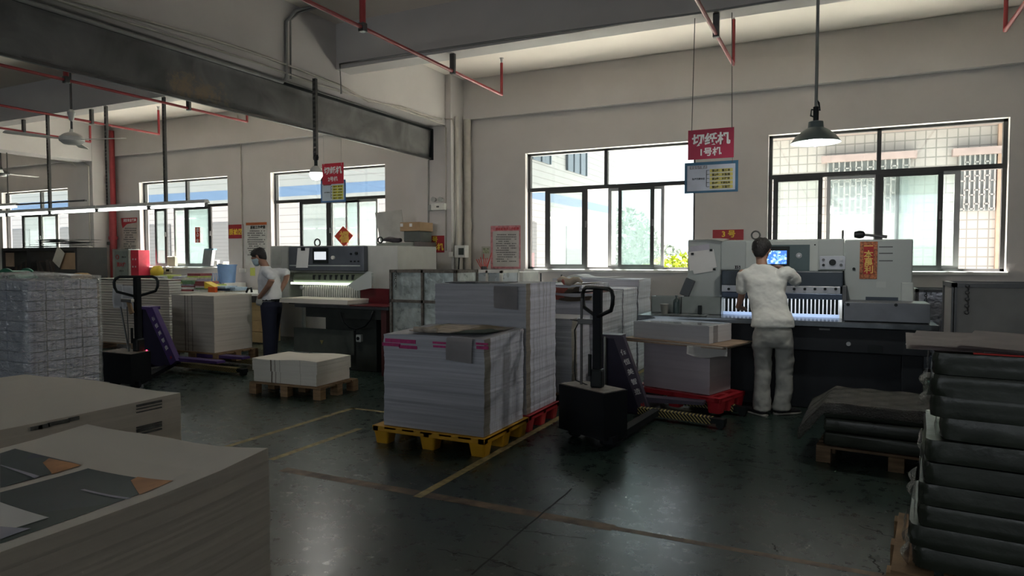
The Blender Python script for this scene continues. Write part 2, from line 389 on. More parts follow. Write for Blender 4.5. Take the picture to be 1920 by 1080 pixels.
WIN = {}   # name: x0, x1
def wx(px, y=400): return W(px, y, 'y', YB).x
for k, (a, c) in {'window_1': (985, 1303), 'window_2': (1439, 1889), 'window_3': (508, 722.5), 'window_4': (262, 427.5), 'window_5': (4, 128)}.items():
    WIN[k] = (wx(a), wx(c))
def wall_holes(name, y0, y1, holes, m, z0=WZ0, z1=WZ1):
    b = MB(); xs = XL
    for a, c in sorted(holes):
        b.box(xs, a, y0, y1, 0, ZC); b.box(a, c, y0, y1, 0, z0); b.box(a, c, y0, y1, z1, ZC); xs = c
    b.box(xs, XR, y0, y1, 0, ZC)
    return struct(b, name, m)
wall_holes('wall_back', YB, YB + .22, WIN.values(), WALL)
FH = [(-13, -9), (-7, -3), (-1, 3.5)]  # unseen openings behind the camera, added and enlarged to light the fronts
wall_holes('wall_front', YF - .22, YF, FH, WALL, 2.0, 3.9)
struct(MB().box(XL - .22, XL, YF - .2, YB + .2, 0, ZC), 'wall_left', WALL)
struct(MB().box(XR, XR + .22, YF - .2, YB + .2, 0, ZC), 'wall_right', WALL)
for a, c in WIN.values(): portal((a + c) / 2, YB + .3, (WZ0 + WZ1) / 2, c - a, WZ1 - WZ0)
for a, c in FH: portal((a + c) / 2, YF - .3, 2.95, c - a, 1.9, True)

# beams, columns
struct(MB().box(XL, XR, 9.90, YB, 3.81, ZC), 'trim_1', WALL)                       # beam along the window wall
struct(MB().box(XL, -6.3, 6.87, 7.15, 3.9, ZC).box(-5.8, XR, 6.87, 7.15, 3.9, ZC), 'beam_1', BEAMM)
struct(MB().box(-6.3, -5.8, YF, 9.5, 3.66, ZC), 'beam_2', BEAMM)
struct(MB().box(-15.35, -14.85, YF, 9.5, 3.66, ZC), 'beam_3', BEAMM)
struct(MB().box(-6.38, -5.7, 9.5, 9.999, 0, ZC), 'column_1', WALL)
struct(MB().box(-15.38, -14.84, 9.5, 9.999, 0, ZC), 'column_2', WALL)

# windows
def window(name, tr, sill_px, tops, bars, panes):
    """tr: transom frame row at the window's first column edge; tops: upper mullions (px);
    bars: (px0, px1, kind) uprights of the lower part; kind 0 frame, 1 dark sash, 2 rear light sash"""
    x0, x1 = WIN[name]; Y = YB + .10; root = thing(name, ((x0 + x1) / 2, Y, WZ0), None, None); root['kind'] = 'structure'
    zt = tr; f = MB(); t = .045
    f.box(x0, x1, Y, Y + .07, WZ0, WZ0 + .035).box(x0, x1, Y, Y + .07, WZ1 - .035, WZ1).box(x0, x0 + t, Y, Y + .07, WZ0, WZ1).box(x1 - t, x1, Y, Y + .07, WZ0, WZ1)
    f.box(x0, x1, Y - .01, Y + .08, zt - .03, zt + .03)
    for p in tops:
        x = W(p, 300, 'y', Y).x; f.box(x - .025, x + .025, Y, Y + .07, zt, WZ1)
    part(f, 'frame', DFRAME, root)
    for i in range(0, len(bars), 2):
        (a, b_, k), (c, d, _) = bars[i], bars[i + 1]
        yy = Y + (-.005 if k == 1 else .04); s = MB(); xa, xb, xc, xd = [W(q, 420, 'y', yy).x for q in (a, b_, c, d)]
        s.box(xa, xb, yy, yy + .03, WZ0 + .03, zt - .03).box(xc, xd, yy, yy + .03, WZ0 + .03, zt - .03)
        s.box(xb, xc, yy, yy + .03, WZ0 + .03, WZ0 + .075).box(xb, xc, yy, yy + .03, zt - .07, zt - .03)
        so_ = part(s, 'sash', DFRAME if k == 1 else LFRAME, root)
        g = MB().box(xb, xc, yy + .012, yy + .018, WZ0 + .07, zt - .065); part(g, 'sash_pane', GLASSH, so_)
        if k == 1: part(MB().box(xd - .035, xd - .01, yy - .03, yy, 2.0, 2.10, .006), 'latch', DSTEEL, so_)
    part(MB().box(x0 + t, x1 - t, Y + .03, Y + .036, zt + .03, WZ1 - .035), 'pane', GLASS, root)
    sill = MB().box(x0 - .02, x1 + .02, YB - .03, Y, WZ0 - .045, WZ0 + .001, .008); part(sill, 'window_sill', WHITEP, root)
    return root
zt1 = W(1136, 350, 'y', YB + .1).z
window('window_1', zt1, 0, [1136], [(1022, 1031, 1), (1091, 1101, 1), (1140, 1146, 2), (1239, 1245, 2), (1159, 1165, 1), (1219, 1226, 1)], None)
zt2 = W(1640, 323, 'y', YB + .1).z
window('window_2', zt2, 0, [1648], [(1449, 1458, 1), (1533, 1541, 1), (1549, 1556, 2), (1638, 1644, 2), (1640, 1655, 1), (1757, 1767, 1), (1677, 1685, 2), (1788, 1799, 2)], None)
zt3 = W(620, 374, 'y', YB + .1).z
window('window_3', zt3, 0, [603], [(562, 567, 1), (612, 621, 1), (648, 651, 2), (705, 708, 2), (621, 624, 2), (670, 674, 2)], None)
window('window_4', zt3, 0, [348], [(290, 293, 1), (308, 312, 1), (326, 329, 2), (390, 396, 2), (346, 353, 1), (391, 396, 1)], None)
window('window_5', zt3, 0, [74], [(41, 45, 1), (72, 77, 1), (77, 80, 2), (104, 109, 2)], None)
# mesh screen outside window_2 (a fine grid of the tiled facade behind is on the facade itself)

# floor markings and cracks
LINEM = mat('worn_yellow_line', (.28, .22, .09), .6, noise=.5, scale=14)
LINEB = mat('worn_brown_line', (.13, .085, .05), .6, noise=.6, scale=9)
CRK = mat('crack_filler', (.012, .013, .013), .8)
lm = MB(); lm.box(-2.42, -2.36, 3.55, 9.6, .0005, .0012); lm.box(-4.45, -4.39, 3.8, 5.45, .0005, .0012)
lm.box(-4.45, -3.7, 5.40, 5.45, .0005, .0012); lm.box(-3.86, -3.80, 3.75, 4.8, .0005, .0012); struct(lm, 'floor_marking_1', LINEM)
a = W(530, 880, 'z', 0); c = W(1150, 990, 'z', 0); d_ = (c - a).normalized(); n_ = Vector((-d_.y, d_.x, 0)) * .035
def strip(b, pts, wd, z=.0008):
    for p, q in zip(pts, pts[1:]):
        p, q = Vector(p), Vector(q); t = (q - p).normalized(); n = Vector((-t.y, t.x, 0)) * wd / 2
        b.quad(p + n + Vector((0, 0, z)), p - n + Vector((0, 0, z)), q - n + Vector((0, 0, z)), q + n + Vector((0, 0, z)))
    return b
lm = MB(); strip(lm, [a, c], .09); strip(lm, [c, c + d_ * 2], .05, .0009); struct(lm, 'floor_marking_2', LINEB)
G = lambda x, y: W(x, y, 'z', 0)
def jag(p, q, n=10, j=.018):
    p, q = Vector(p), Vector(q); o = [p]
    for k in range(1, n): o.append(p.lerp(q, k / n) + Vector((random.uniform(-j, j), random.uniform(-j, j), 0)))
    return o + [q]
ck = MB()
for p, q, wd in [((884, 1078), (1072, 916), .012), ((915, 1048), (1030, 1085), .006), ((820, 1030), (915, 1048), .006), ((905, 985), (980, 996), .005), ((980, 996), (1100, 1010), .005), ((1010, 815), (1070, 818), .006),
                 ((1330, 862), (1480, 885), .005), ((1480, 885), (1620, 895), .005), ((1610, 985), (1680, 1010), .006), ((1630, 1040), (1655, 1078), .007), ((1040, 945), (1110, 948), .004), ((1450, 1020), (1458, 1035), .006)]:
    strip(ck, jag(G(*p), G(*q), 12, .012 if wd < .01 else .006), wd, .001)
struct(ck, 'floor_crack', CRK)

# ---------------------------------------------------------------- outdoors
TILE = mat('x', (.8, .8, .8))
def facade(name, col, gx, gz, lw=.08, lc=(.5, .5, .5), band=None):
    m, nt, b = _nodes(name); L = nt.links.new; tc = N(nt, 'ShaderNodeTexCoord'); sp = N(nt, 'ShaderNodeSeparateXYZ'); L(tc.outputs['Object'], sp.inputs[0])
    def grid(axs, pitch):
        o = None
        for ax in axs:
            a = N(nt, 'ShaderNodeMath', operation='DIVIDE'); L(sp.outputs[ax], a.inputs[0]); a.inputs[1].default_value = pitch
            f = N(nt, 'ShaderNodeMath', operation='FRACT'); L(a.outputs[0], f.inputs[0]); g = N(nt, 'ShaderNodeMath', operation='LESS_THAN'); L(f.outputs[0], g.inputs[0]); g.inputs[1].default_value = lw
            if o is None: o = g.outputs[0]
            else:
                h = N(nt, 'ShaderNodeMath', operation='MAXIMUM'); L(o, h.inputs[0]); L(g.outputs[0], h.inputs[1]); o = h.outputs[0]
        return o
    o = grid(('Z',), gz)
    if gx:
        o2 = grid(('X',), gx); h = N(nt, 'ShaderNodeMath', operation='MAXIMUM'); L(o, h.inputs[0]); L(o2, h.inputs[1]); o = h.outputs[0]
    mx = N(nt, 'ShaderNodeMix', data_type='RGBA'); L(o, mx.inputs['Factor']); mx.inputs['A'].default_value = (*col, 1); mx.inputs['B'].default_value = (*lc, 1); cur = mx.outputs['Result']
    if band:
        z0, z1, bc = band; s1 = N(nt, 'ShaderNodeMath', operation='GREATER_THAN'); L(sp.outputs['Z'], s1.inputs[0]); s1.inputs[1].default_value = z0
        s2 = N(nt, 'ShaderNodeMath', operation='LESS_THAN'); L(sp.outputs['Z'], s2.inputs[0]); s2.inputs[1].default_value = z1
        s3 = N(nt, 'ShaderNodeMath', operation='MULTIPLY'); L(s1.outputs[0], s3.inputs[0]); L(s2.outputs[0], s3.inputs[1])
        m2 = N(nt, 'ShaderNodeMix', data_type='RGBA'); L(s3.outputs[0], m2.inputs['Factor']); L(cur, m2.inputs['A']); m2.inputs['B'].default_value = (*bc, 1); cur = m2.outputs['Result']
    L(cur, b.inputs['Base Color']); b.inputs['Roughness'].default_value = .8; return m
struct(MB().box(-70, 60, 10.5, 130, -.3, -.1), 'ground', mat('yard_concrete', (.70, .655, .59), .9))
BW = facade('white_siding', (.145, .15, .155), 0, .22, .12, (.095, .098, .10), (3.45, 3.76, (.05, .09, .165)))
ob = thing('factory_building', (-18, 20, -.1), 'long white factory building with a blue band, beyond the yard behind the windows', 'building')
part(MB().box(-40, -9, 16, 29, -.1, 9), 'wall', BW, ob)
SHUT = facade('roller_shutter', (.06, .066, .07), 0, .12, .2, (.045, .05, .054)); DG = mat('far_window_glass', (.03, .04, .05), .2)
for x0, x1 in ((-14.8, -13.2), (-19.0, -17.3), (-22.4, -20.8), (-27, -25.0), (-31, -29)):
    part(MB().box(x0, x1, 15.95, 16.0, -.1, 2.7), 'shutter_door', SHUT, ob)
for y0, y1 in ((19.3, 20.3), (23.0, 25.2)): part(MB().box(-9.0, -8.95, y0, y1, -.1, 2.7), 'shutter_door', SHUT, ob)
part(MB().box(-8.94, -8.80, 19.45, 19.75, .9, 1.7), 'hose_cabinet', mat('far_red', (.20, .01, .015), .5), ob)
for y0, y1 in ((19.2, 21.4), (23.0, 25.0)):
    f = part(MB().box(-9.0, -8.93, y0, y1, 4.7, 6.3), 'upper_window', DG, ob)
    for k in range(4): part(MB().box(-8.93, -8.90, y0 + k * (y1 - y0) / 3 - .03, y0 + k * (y1 - y0) / 3 + .03, 4.7, 6.3), 'mullion', bpy.data.materials['far_window_glass'], f)
BT = facade('tiled_facade', (.22, .212, .20), .17, .17, .13, (.125, .12, .115))
ob = thing('tiled_building', (3, 15.5, -.1), 'cream tiled building with barred windows, just beyond the window over the cutter', 'building')
part(MB().box(-1.6, 12, 15, 24, -.1, 9), 'wall', BT, ob)
PINK = mat('pink_trim', (.20, .155, .145), .8)
def barred(x0, x1, z0, z1, n, trim=True):
    f = part(MB().box(x0, x1, 14.93, 15.0, z0, z1), 'barred_window', mat('curtained_glass', (.10, .118, .12), .4), ob)
    g = MB()
    for k in range(n + 1):
        x = x0 + (x1 - x0) * k / n; g.box(x - .014, x + .014, 14.86, 14.89, z0, z1)
        if k < n:
            for z in range(4):
                zz = z0 + (z1 - z0) * (z + (.5 if k % 2 else .15)) / 4; g.box(x, x + (x1 - x0) / n, 14.86, 14.89, zz - .012, zz + .012)
    part(g, 'window_bars', mat('weathered_bars', (.16, .16, .155), .6), f)
    if trim: part(MB().box(x0 - .12, x1 + .12, 14.80, 15, z1, z1 + .13), 'lintel', PINK, f)
a, c = W(1552, 350, 'y', 15), W(1703, 350, 'y', 15); barred(a.x, c.x, W(1620, 402, 'y', 15).z, W(1620, 303, 'y', 15).z, 14)
a, c = W(1797, 350, 'y', 15), W(1862, 350, 'y', 15); barred(a.x, c.x, W(1830, 396, 'y', 15).z, W(1830, 292, 'y', 15).z, 7)
a, c = W(1866, 400, 'y', 15), W(1879, 400, 'y', 15); part(MB().box(a.x, c.x, 14.9, 15, -.1, 6), 'corner_strip', mat('orange_tile', (.22, .15, .11), .7), ob)
part(MB().box(-1.7, 12, 14.6, 15, W(1700, 246, 'y', 15).z, W(1700, 236, 'y', 15).z), 'cornice', PINK, ob)
# hedge and trees
def leafy(name, c, rx, ry, rz, n, size, m, label, cat, group=None, trunk=None, kind=None):
    b = MB(); rnd = random.Random(hash(name) % 999 if False else n)
    for k in range(n):
        while True:
            p = Vector((rnd.uniform(-1, 1), rnd.uniform(-1, 1), rnd.uniform(-1, 1)))
            if .35 < p.length < 1: break
        q = Vector((c[0] + p.x * rx, c[1] + p.y * ry, c[2] + p.z * rz)); u = Vector((rnd.gauss(0, 1), rnd.gauss(0, 1), rnd.gauss(0, 1))).normalized(); v = u.cross(Vector((rnd.gauss(0, 1), rnd.gauss(0, 1), 1))).normalized()
        s = size * rnd.uniform(.6, 1.3); b.quad(q - u * s, q + v * s * .45, q + u * s, q - v * s * .45)
    if trunk:
        t = thing(name, (c[0], c[1], -.1), label, cat, group); part(b, 'foliage', m, t); part(MB().cyl((c[0], c[1], -.1), (c[0], c[1], c[2]), trunk, trunk * .5), 'trunk', mat('bark', (.12, .09, .07), .9), t); return t
    return solo(b, name, m, label, cat, group)
HEDM = mat('sunlit_leaves', (.22, .27, .012), .6, noise=.5, scale=3)
TREM = mat('tree_leaves', (.09, .12, .09), .6, noise=.4, scale=2)
p = W(1268, 492, 'y', 19); leafy('hedge', (p.x + .1, 19.5, .6), 1.6, 1.0, 1.05, 5200, .10, HEDM, 'sunlit yellow-green hedge outside the open sash beside the cutter', 'hedge')
p = W(1165, 470, 'y', 42)
leafy('tree', (p.x, 42, 2.2), 2.6, 2, 2.6, 2600, .22, TREM, 'hazy green tree seen through the window behind the white factory', 'tree', trunk=.2)
p = W(1215, 480, 'y', 52); leafy('tree', (p.x + .5, 52, 1.2), 2.8, 2, 1.6, 1800, .22, TREM, 'low round hazy tree beyond the yard, next to the taller tree', 'tree', trunk=.2)
p = W(1268, 462, 'y', 60); solo(MB().box(p.x - 2.5, p.x + 9, 60, 61, 2.2, 2.6).box(p.x - 2.5, p.x + 9, 60, 61, .6, 1.3), 'distant_wall', WHITEP, 'pale low wall with railing far beyond the hedge', 'wall')

# ---------------------------------------------------------------- overhead services
def sprinkler(x, yend, up, label, drops=(), y0=YF + .02):
    t = thing('sprinkler_pipe', (x, (y0 + yend) / 2, 3.7), label, 'pipe', 'red sprinkler pipes under the ceiling')
    part(MB().cyl((x, y0, 3.7), (x, yend, 3.7), .019, n=12), 'pipe', RED, t, smooth=True)
    part(MB().cyl((x, yend, 3.69), (x, yend, 3.7 + up), .019, n=12), 'riser', RED, t, smooth=True)
    part(MB().cyl((x, yend, 3.7 + up), (x, yend, 3.76 + up), .012, .02, n=10).cyl((x, yend, 3.76 + up), (x, yend, 3.765 + up), .03, n=10), 'sprinkler_head', STEEL, t)
    for d in drops:
        part(MB().cyl((x, d, 3.7), (x, d, ZC), .03, n=12), 'hanger', RED, t, smooth=True)
        part(MB().box(x - .035, x + .035, d - .03, d + .03, 3.66, 3.745, .008), 'clamp', DSTEEL, t)
    for yy in (6.95,): part(MB().box(x - .03, x + .03, yy - .02, yy + .02, 3.67, 3.9), 'bracket', DSTEEL, t)
yd = W(680, 48, 'x', -4.14).y
sprinkler(-4.14, 8.22, .42, 'red sprinkler pipe crossing the bare ceiling beside the roller curtain', (yd,))
sprinkler(-1.15, 8.1, .5, 'red sprinkler pipe passing just over the hanging number one sign')
sprinkler(1.372, 8.06, .5, 'short red sprinkler pipe at the ceiling over the cage panel')
sprinkler(-8.6, 8.03, .25, 'red sprinkler pipe just beyond the roller curtain, over the inspection area', (W(124, 152, 'x', -8.6).y,))
sprinkler(-10.84, 8.14, .42, 'red sprinkler pipe over the ceiling fan')
sprinkler(-12.69, 8.1, .30, 'red sprinkler pipe deepest in the far room, ending behind the fan')
# tall red standpipe
px_ = -14.71
t = thing('standpipe', (px_, 9.85, 0), 'thick vertical red standpipe beside the far column', 'pipe')
part(MB().cyl((px_, 9.85, 0), (px_, 9.85, ZC - .1), .075, n=20), 'pipe', RED, t, smooth=True)
part(MB().cyl((px_, 9.85, 1.95), (px_, 9.85, 2.02), .095, n=20), 'flange', RED, t); part(MB().box(px_ - .10, px_, 9.76, 9.82, 1.83, 1.9, .01), 'valve', DSTEEL, t)
# roller curtain
def curtain_pt(u, v):
    y = YF + .3 + u * (9.48 - YF - .3); sag = .02 * math.sin(u * 23) + .012 * math.sin(u * 61 + v * 3)
    return Vector((-6.06 + sag * (1 - v) - .0, y, 3.145 + v * .45))
t = thing('roller_curtain', (-6.06, 2.2, 3.6), 'long grey vinyl curtain rolled up under the dividing beam, stained in the middle', 'curtain')
def curt_mat():
    m, nt, b = _nodes('grey_vinyl'); L = nt.links.new; tc = N(nt, 'ShaderNodeTexCoord'); O = tc.outputs['Object']
    nz = N(nt, 'ShaderNodeTexNoise'); nz.inputs['Scale'].default_value = 2.2; nz.inputs['Detail'].default_value = 6; nz.inputs['Distortion'].default_value = 1; L(O, nz.inputs['Vector'])
    cr = N(nt, 'ShaderNodeValToRGB'); L(nz.outputs['Fac'], cr.inputs[0]); cr.color_ramp.elements[0].position = .3; cr.color_ramp.elements[0].color = (.19, .19, .188, 1); cr.color_ramp.elements[1].position = .7; cr.color_ramp.elements[1].color = (.36, .355, .35, 1)
    sp = N(nt, 'ShaderNodeSeparateXYZ'); L(O, sp.inputs[0]); c0 = W(370, 165, 'x', -6.06)
    def gauss(ax, mid, wd):
        a = N(nt, 'ShaderNodeMath', operation='SUBTRACT'); L(sp.outputs[ax], a.inputs[0]); a.inputs[1].default_value = mid
        d = N(nt, 'ShaderNodeMath', operation='DIVIDE'); L(a.outputs[0], d.inputs[0]); d.inputs[1].default_value = wd
        p_ = N(nt, 'ShaderNodeMath', operation='POWER'); L(d.outputs[0], p_.inputs[0]); p_.inputs[1].default_value = 2; return p_.outputs[0]
    s = N(nt, 'ShaderNodeMath', operation='ADD'); L(gauss('Y', c0.y, .42), s.inputs[0]); L(gauss('Z', c0.z - .03, .16), s.inputs[1])
    n2 = N(nt, 'ShaderNodeTexNoise'); n2.inputs['Scale'].default_value = 7; n2.inputs['Detail'].default_value = 10; n2.inputs['Roughness'].default_value = .75; L(O, n2.inputs['Vector'])
    q = N(nt, 'ShaderNodeMath', operation='MULTIPLY_ADD'); L(s.outputs[0], q.inputs[0]); q.inputs[1].default_value = -.12; L(n2.outputs['Fac'], q.inputs[2])
    g = N(nt, 'ShaderNodeMapRange'); g.inputs['From Min'].default_value = .40; g.inputs['From Max'].default_value = .52; L(q.outputs[0], g.inputs['Value'])
    mx = N(nt, 'ShaderNodeMix', data_type='RGBA'); L(g.outputs[0], mx.inputs['Factor']); L(cr.outputs[0], mx.inputs['A']); mx.inputs['B'].default_value = (.42, .34, .25, 1)
    L(mx.outputs['Result'], b.inputs['Base Color']); b.inputs['Roughness'].default_value = .55; return m
part(MB().grid(curtain_pt, 90, 6, .012), 'vinyl_sheet', curt_mat(), t, smooth='all')
part(MB().box(-6.075, -6.045, YF + .3, 9.48, 3.125, 3.155), 'bottom_bar', DSTEEL, t)
part(MB().box(-6.085, -6.035, YF + .3, 9.48, 3.59, 3.62), 'top_rail', BLACK, t)
part(MB().box(-6.09, -6.03, 9.46, 9.5, 3.12, 3.62), 'end_bar', BLACK, t)
part(MB().box(-6.15, -6.1, YF + .3, 9.48, 3.60, 3.66), 'mounting_rail', STEEL, t)
# conduits on the dividing beam
CONDM = mat('painted_conduit', (.50, .47, .42), .5); CONDG = mat('grey_conduit', (.30, .30, .29), .5)
def conduit(pts, r, label, m=CONDM, name='conduit', clips=()):
    return solo(MB().tube(pts, r, 8), name, m, label, 'conduit', 'cable conduits on walls and beams', smooth='all')
X = -5.78
def on(px, py, x=X): return W(px, py, 'x', x)
conduit([(X, YF + .1, on(140, 0).z + .02), on(140, 2), on(385, 70), on(480, 100), on(560, 130), on(638, 160), on(690, 190), on(752, 200), on(800, 218), on(828, 223)], .014, 'pale conduit sagging along the dividing beam, upper one of the pair')
conduit([(X, YF + .1, on(130, 5).z), on(130, 8), on(480, 117), on(590, 157), on(640, 172), on(750, 204), on(828, 232)], .012, 'pale conduit running straight along the dividing beam under the sagging one')
conduit([(X - .01, YF + .1, on(480, 138).z), on(300, 82), on(480, 138), on(530, 154), on(537, 145), on(537, 40), on(555, 20), W(600, 9, 'x', -5.6), W(655, 0, 'x', -5.4)], .02, 'pair of dark conduits bending up the dividing beam to the ceiling', CONDG)
conduit([on(545, 148), on(545, 38), on(560, 24), W(610, 10, 'x', -5.55)], .012, 'thin dark conduit rising beside the bent pair', CONDG)
Yb = 6.85
conduit([W(640, 176, 'y', Yb), W(637, 120, 'y', Yb), W(690, 112, 'y', Yb), W(960, 72, 'y', Yb), W(1300, 26, 'y', Yb), (XR, Yb, W(1300, 26, 'y', Yb).z)], .013, 'long thin conduit along the foot of the cross beam', CONDG)
Yc = 9.48
conduit([W(829, 223, 'y', Yc), W(848, 223, 'y', Yc), W(853, 240, 'y', Yc), W(853, 395, 'y', Yc), W(850, 480, 'y', Yc)], .012, 'conduit on the pillar running down to the white socket')
conduit([W(829, 233, 'y', Yc), W(836, 240, 'y', Yc), W(836, 470, 'y', Yc)], .010, 'thin conduit on the pillar just beside the machine number sign')
conduit([W(803, 300, 'y', Yc), W(803, 510, 'y', Yc)], .012, 'dark conduit crossing the yellow-lettered pillar sign', CONDG)
xx = -5.625
t = solo(MB().cyl((xx, 9.9, 0), (xx, 9.9, 3.81), .062, n=18).cyl((xx, 9.9, 2.0), (xx, 9.9, 2.12), .072, n=18), 'drainpipe', CONDM, 'fat cream drainpipe in the corner beside the pillar', 'pipe', smooth=True)
xx = W(858, 400, 'y', 9.6).x
solo(MB().cyl((-5.66, 9.62, 0), (-5.66, 9.62, 3.81), .03, n=14), 'riser_pipe', CONDM, 'slim cream riser pipe on the side of the pillar', 'pipe', smooth=True)
for a, lab in ((112, 'conduit dropping down the far column, first from the shelf'), (166, 'conduit dropping down the far column beside the switch boxes')):
    conduit([W(a - 130, 282, 'y', 9.46), W(a - 20, 296, 'y', 9.46), W(a, 312, 'y', 9.46), W(a + 3, 480, 'y', 9.46)] if a == 166 else [W(30, 290, 'y', 9.88), W(135, 305, 'y', 9.88), W(149, 320, 'y', 9.88), W(151, 470, 'y', 9.88)], .012, lab)
conduit([W(445, 210, 'y', 9.88), W(451, 275, 'y', 9.98), W(456, 505, 'y', 9.98)], .012, 'pale conduit dropping between the two inspection windows')

# ceiling fan
fc = W(135, 262, 'y', 5.7)
t = thing('ceiling_fan', (fc.x, fc.y, fc.z), 'three-bladed white ceiling fan on a long rod in the far room', 'fan')
part(MB().cyl((fc.x, fc.y, fc.z + .12), (fc.x, fc.y, ZC), .014), 'rod', DSTEEL, t)
part(MB().lathe((fc.x, fc.y, fc.z), [(.02, -.07), (.10, -.06), (.15, -.02), (.15, .03), (.10, .07), (.03, .10), (.02, .14)]), 'motor_housing', WHITEP, t, smooth=True)
part(MB().lathe((fc.x, fc.y, fc.z + .24), [(.012, 0), (.03, .03), (.05, .12), (.02, .16)]), 'rod_cover', WHITEP, t, smooth=True)
for k in range(3):
    a = R(18 + 120 * k); b = MB()
    b.prism([(.12, -.02), (.22, -.03), (.3, -.055), (.72, -.07), (.76, -.05), (.76, .05), (.72, .06), (.3, .045), (.22, .02), (.12, .02)], -.004, .004, 'z')
    b.xf(Matrix.Translation(fc) @ Matrix.Rotation(a, 4, 'Z') @ Matrix.Rotation(R(8), 4, 'X')); part(b, 'blade', WHITEP, t)
fc = W(2, 325, 'y', 8.6)
t = thing('ceiling_fan', tuple(fc), 'ceiling fan half cut off at the frame edge of the far room', 'fan')
part(MB().lathe(fc, [(.02, -.07), (.10, -.06), (.15, -.02), (.15, .03), (.10, .07), (.03, .10), (.02, .14)]), 'motor_housing', DSTEEL, t, smooth=True)
part(MB().cyl(fc + Vector((0, 0, .1)), (fc.x, fc.y, ZC), .014), 'rod', DSTEEL, t)
for k in range(3):
    b = MB().box(.12, .75, -.06, .06, -.004, .004, 0); b.xf(Matrix.Translation(fc) @ Matrix.Rotation(R(-30 + 120 * k), 4, 'Z')); part(b, 'blade', WHITEP, t)

# perforated hanging posts + fluorescent row
def perf_post(x, y, z0, z1, label, wd=.04):
    b = MB(); b.box(x - wd / 2, x - wd / 2 + .005, y - .02, y + .02, z0, z1).box(x + wd / 2 - .005, x + wd / 2, y - .02, y + .02, z0, z1)
    z = z0
    while z < z1 - .02: b.box(x - wd / 2, x + wd / 2, y - .02, y - .016, z, min(z + .03, z1)); z += .055
    return solo(b, 'hanging_post', DSTEEL, label, 'post', 'perforated steel hanging posts')
TUBE = emit('lit_tube', (.93, 1, .98), 5.0)
YT = 6.9; ZT = 2.28
x_end = W(388, 382, 'y', YT).x
for i, (p, zz) in enumerate([((311, 370), ZC), ((203, 380), ZC), ((94, 388), ZC)]):
    q = W(p[0], p[1], 'y', YT); perf_post(q.x, YT, ZT + .08, 3.9 if YT > 6.87 and YT < 7.15 else ZC, ['perforated post holding the near end of the tube light row', 'perforated post in the middle of the tube light row, before the red standpipe', 'perforated post holding the far end of the tube light row'][i])
for i in range(5):
    x1 = x_end - i * 1.24; x0 = x1 - 1.22
    t = thing('tube_light', ((x0 + x1) / 2, YT, ZT), ['lit fluorescent tube light at the window end of the row', 'lit fluorescent tube light, second from the window end of the row', 'lit fluorescent tube light in the middle of the row', 'lit fluorescent tube light, fourth along the row', 'lit fluorescent tube light vanishing at the frame edge, last of the row'][i], 'light', 'fluorescent tube lights in one row')
    part(MB().prism([(YT - .05, ZT + .03), (YT + .05, ZT + .03), (YT + .03, ZT + .08), (YT - .03, ZT + .08)], x0, x1, 'x'), 'reflector', WHITEP, t)
    part(MB().cyl((x0 + .03, YT, ZT), (x1 - .03, YT, ZT), .016, n=12), 'tube', TUBE, t, smooth=True)
    part(MB().box(x0, x0 + .03, YT - .02, YT + .02, ZT - .02, ZT + .04, .004).box(x1 - .03, x1, YT - .02, YT + .02, ZT - .02, ZT + .04, .004), 'lamp_holder', DSTEEL, t)
q = W(32, 388, 'y', 8.0)
t = thing('tube_light', (q.x - .6, 8.0, q.z), 'lit fluorescent tube light in a second row nearer the far windows', 'light')
part(MB().prism([(7.95, q.z + .03), (8.05, q.z + .03), (8.03, q.z + .08), (7.97, q.z + .08)], q.x - 1.25, q.x, 'x'), 'reflector', WHITEP, t)
part(MB().cyl((q.x - 1.2, 8, q.z), (q.x - .03, 8, q.z), .016, n=12), 'tube', TUBE, t); part(MB().cyl((q.x - .3, 8, q.z + .08), (q.x - .3, 8, ZC), .01), 'suspension_rod', DSTEEL, t); part(MB().box(q.x, q.x + 2.2, 7.98, 8.02, q.z + .03, q.z + .06), 'rail', DSTEEL, t)

# pendant lamps
def glow(c, e, r=.06, col=(1, .97, .9)):
    l = bpy.data.lights.new('lamp_glow', 'POINT'); l.energy = e; l.shadow_soft_size = r; l.color = col
    o = bpy.data.objects.new('lamp_glow', l); COL.objects.link(o); o.location = c; return o
BULB = emit('lit_bulb', (.95, 1, .97), 7.0)
q = W(1529, 268, 'y', 6.3)
t = thing('pendant_lamp', tuple(q), 'grey metal shade pendant lamp hanging over the front cutter', 'lamp')
part(MB().lathe(q, [(.198, 0), (.190, .012), (.15, .065), (.09, .11), (.062, .125), (.058, .175), (.045, .18)], 32, cap=False).lathe(q, [(.194, .001), (.146, .062), (.086, .105), (.045, .12)], 32, cap=False), 'shade', mat('enamel_shade', (.16, .20, .20), .35), t, smooth=True)
part(MB().lathe(q, [(.02, .10), (.045, .07), (.055, .03), (.05, .0), (.03, -.02), (.01, -.026)], 20), 'bulb', BULB, t, smooth=True)
part(MB().cyl(q + Vector((0, 0, .175)), q + Vector((0, 0, .30)), .022), 'lamp_socket', BLACK, t)
part(MB().tube([q + Vector(v) for v in ((.02, 0, .2), (-.04, 0, .23), (-.035, 0, .28), (.03, 0, .27), (.02, 0, .33), (0, 0, .36))], .008), 'cable_knot', BLACK, t)
part(MB().cyl(q + Vector((0, 0, .30)), (q.x, q.y, ZC), .013), 'rod', GREYP, t)
glow(q - Vector((0, 0, .06)), 14)
q = W(590, 330, 'x', -5.7)
q = Vector((-5.72, W(591, 200, 'x', -5.72).y, 0)); q.z = W(590, 338, 'y', q.y).z
t = thing('bulb_lamp', tuple(q), 'bare glowing bulb hanging on a perforated post under the dividing beam', 'lamp')
part(MB().lathe(q, [(.01, -.0), (.05, .012), (.075, .05), (.075, .09), (.05, .10)], 24), 'bulb', BULB, t, smooth=True)
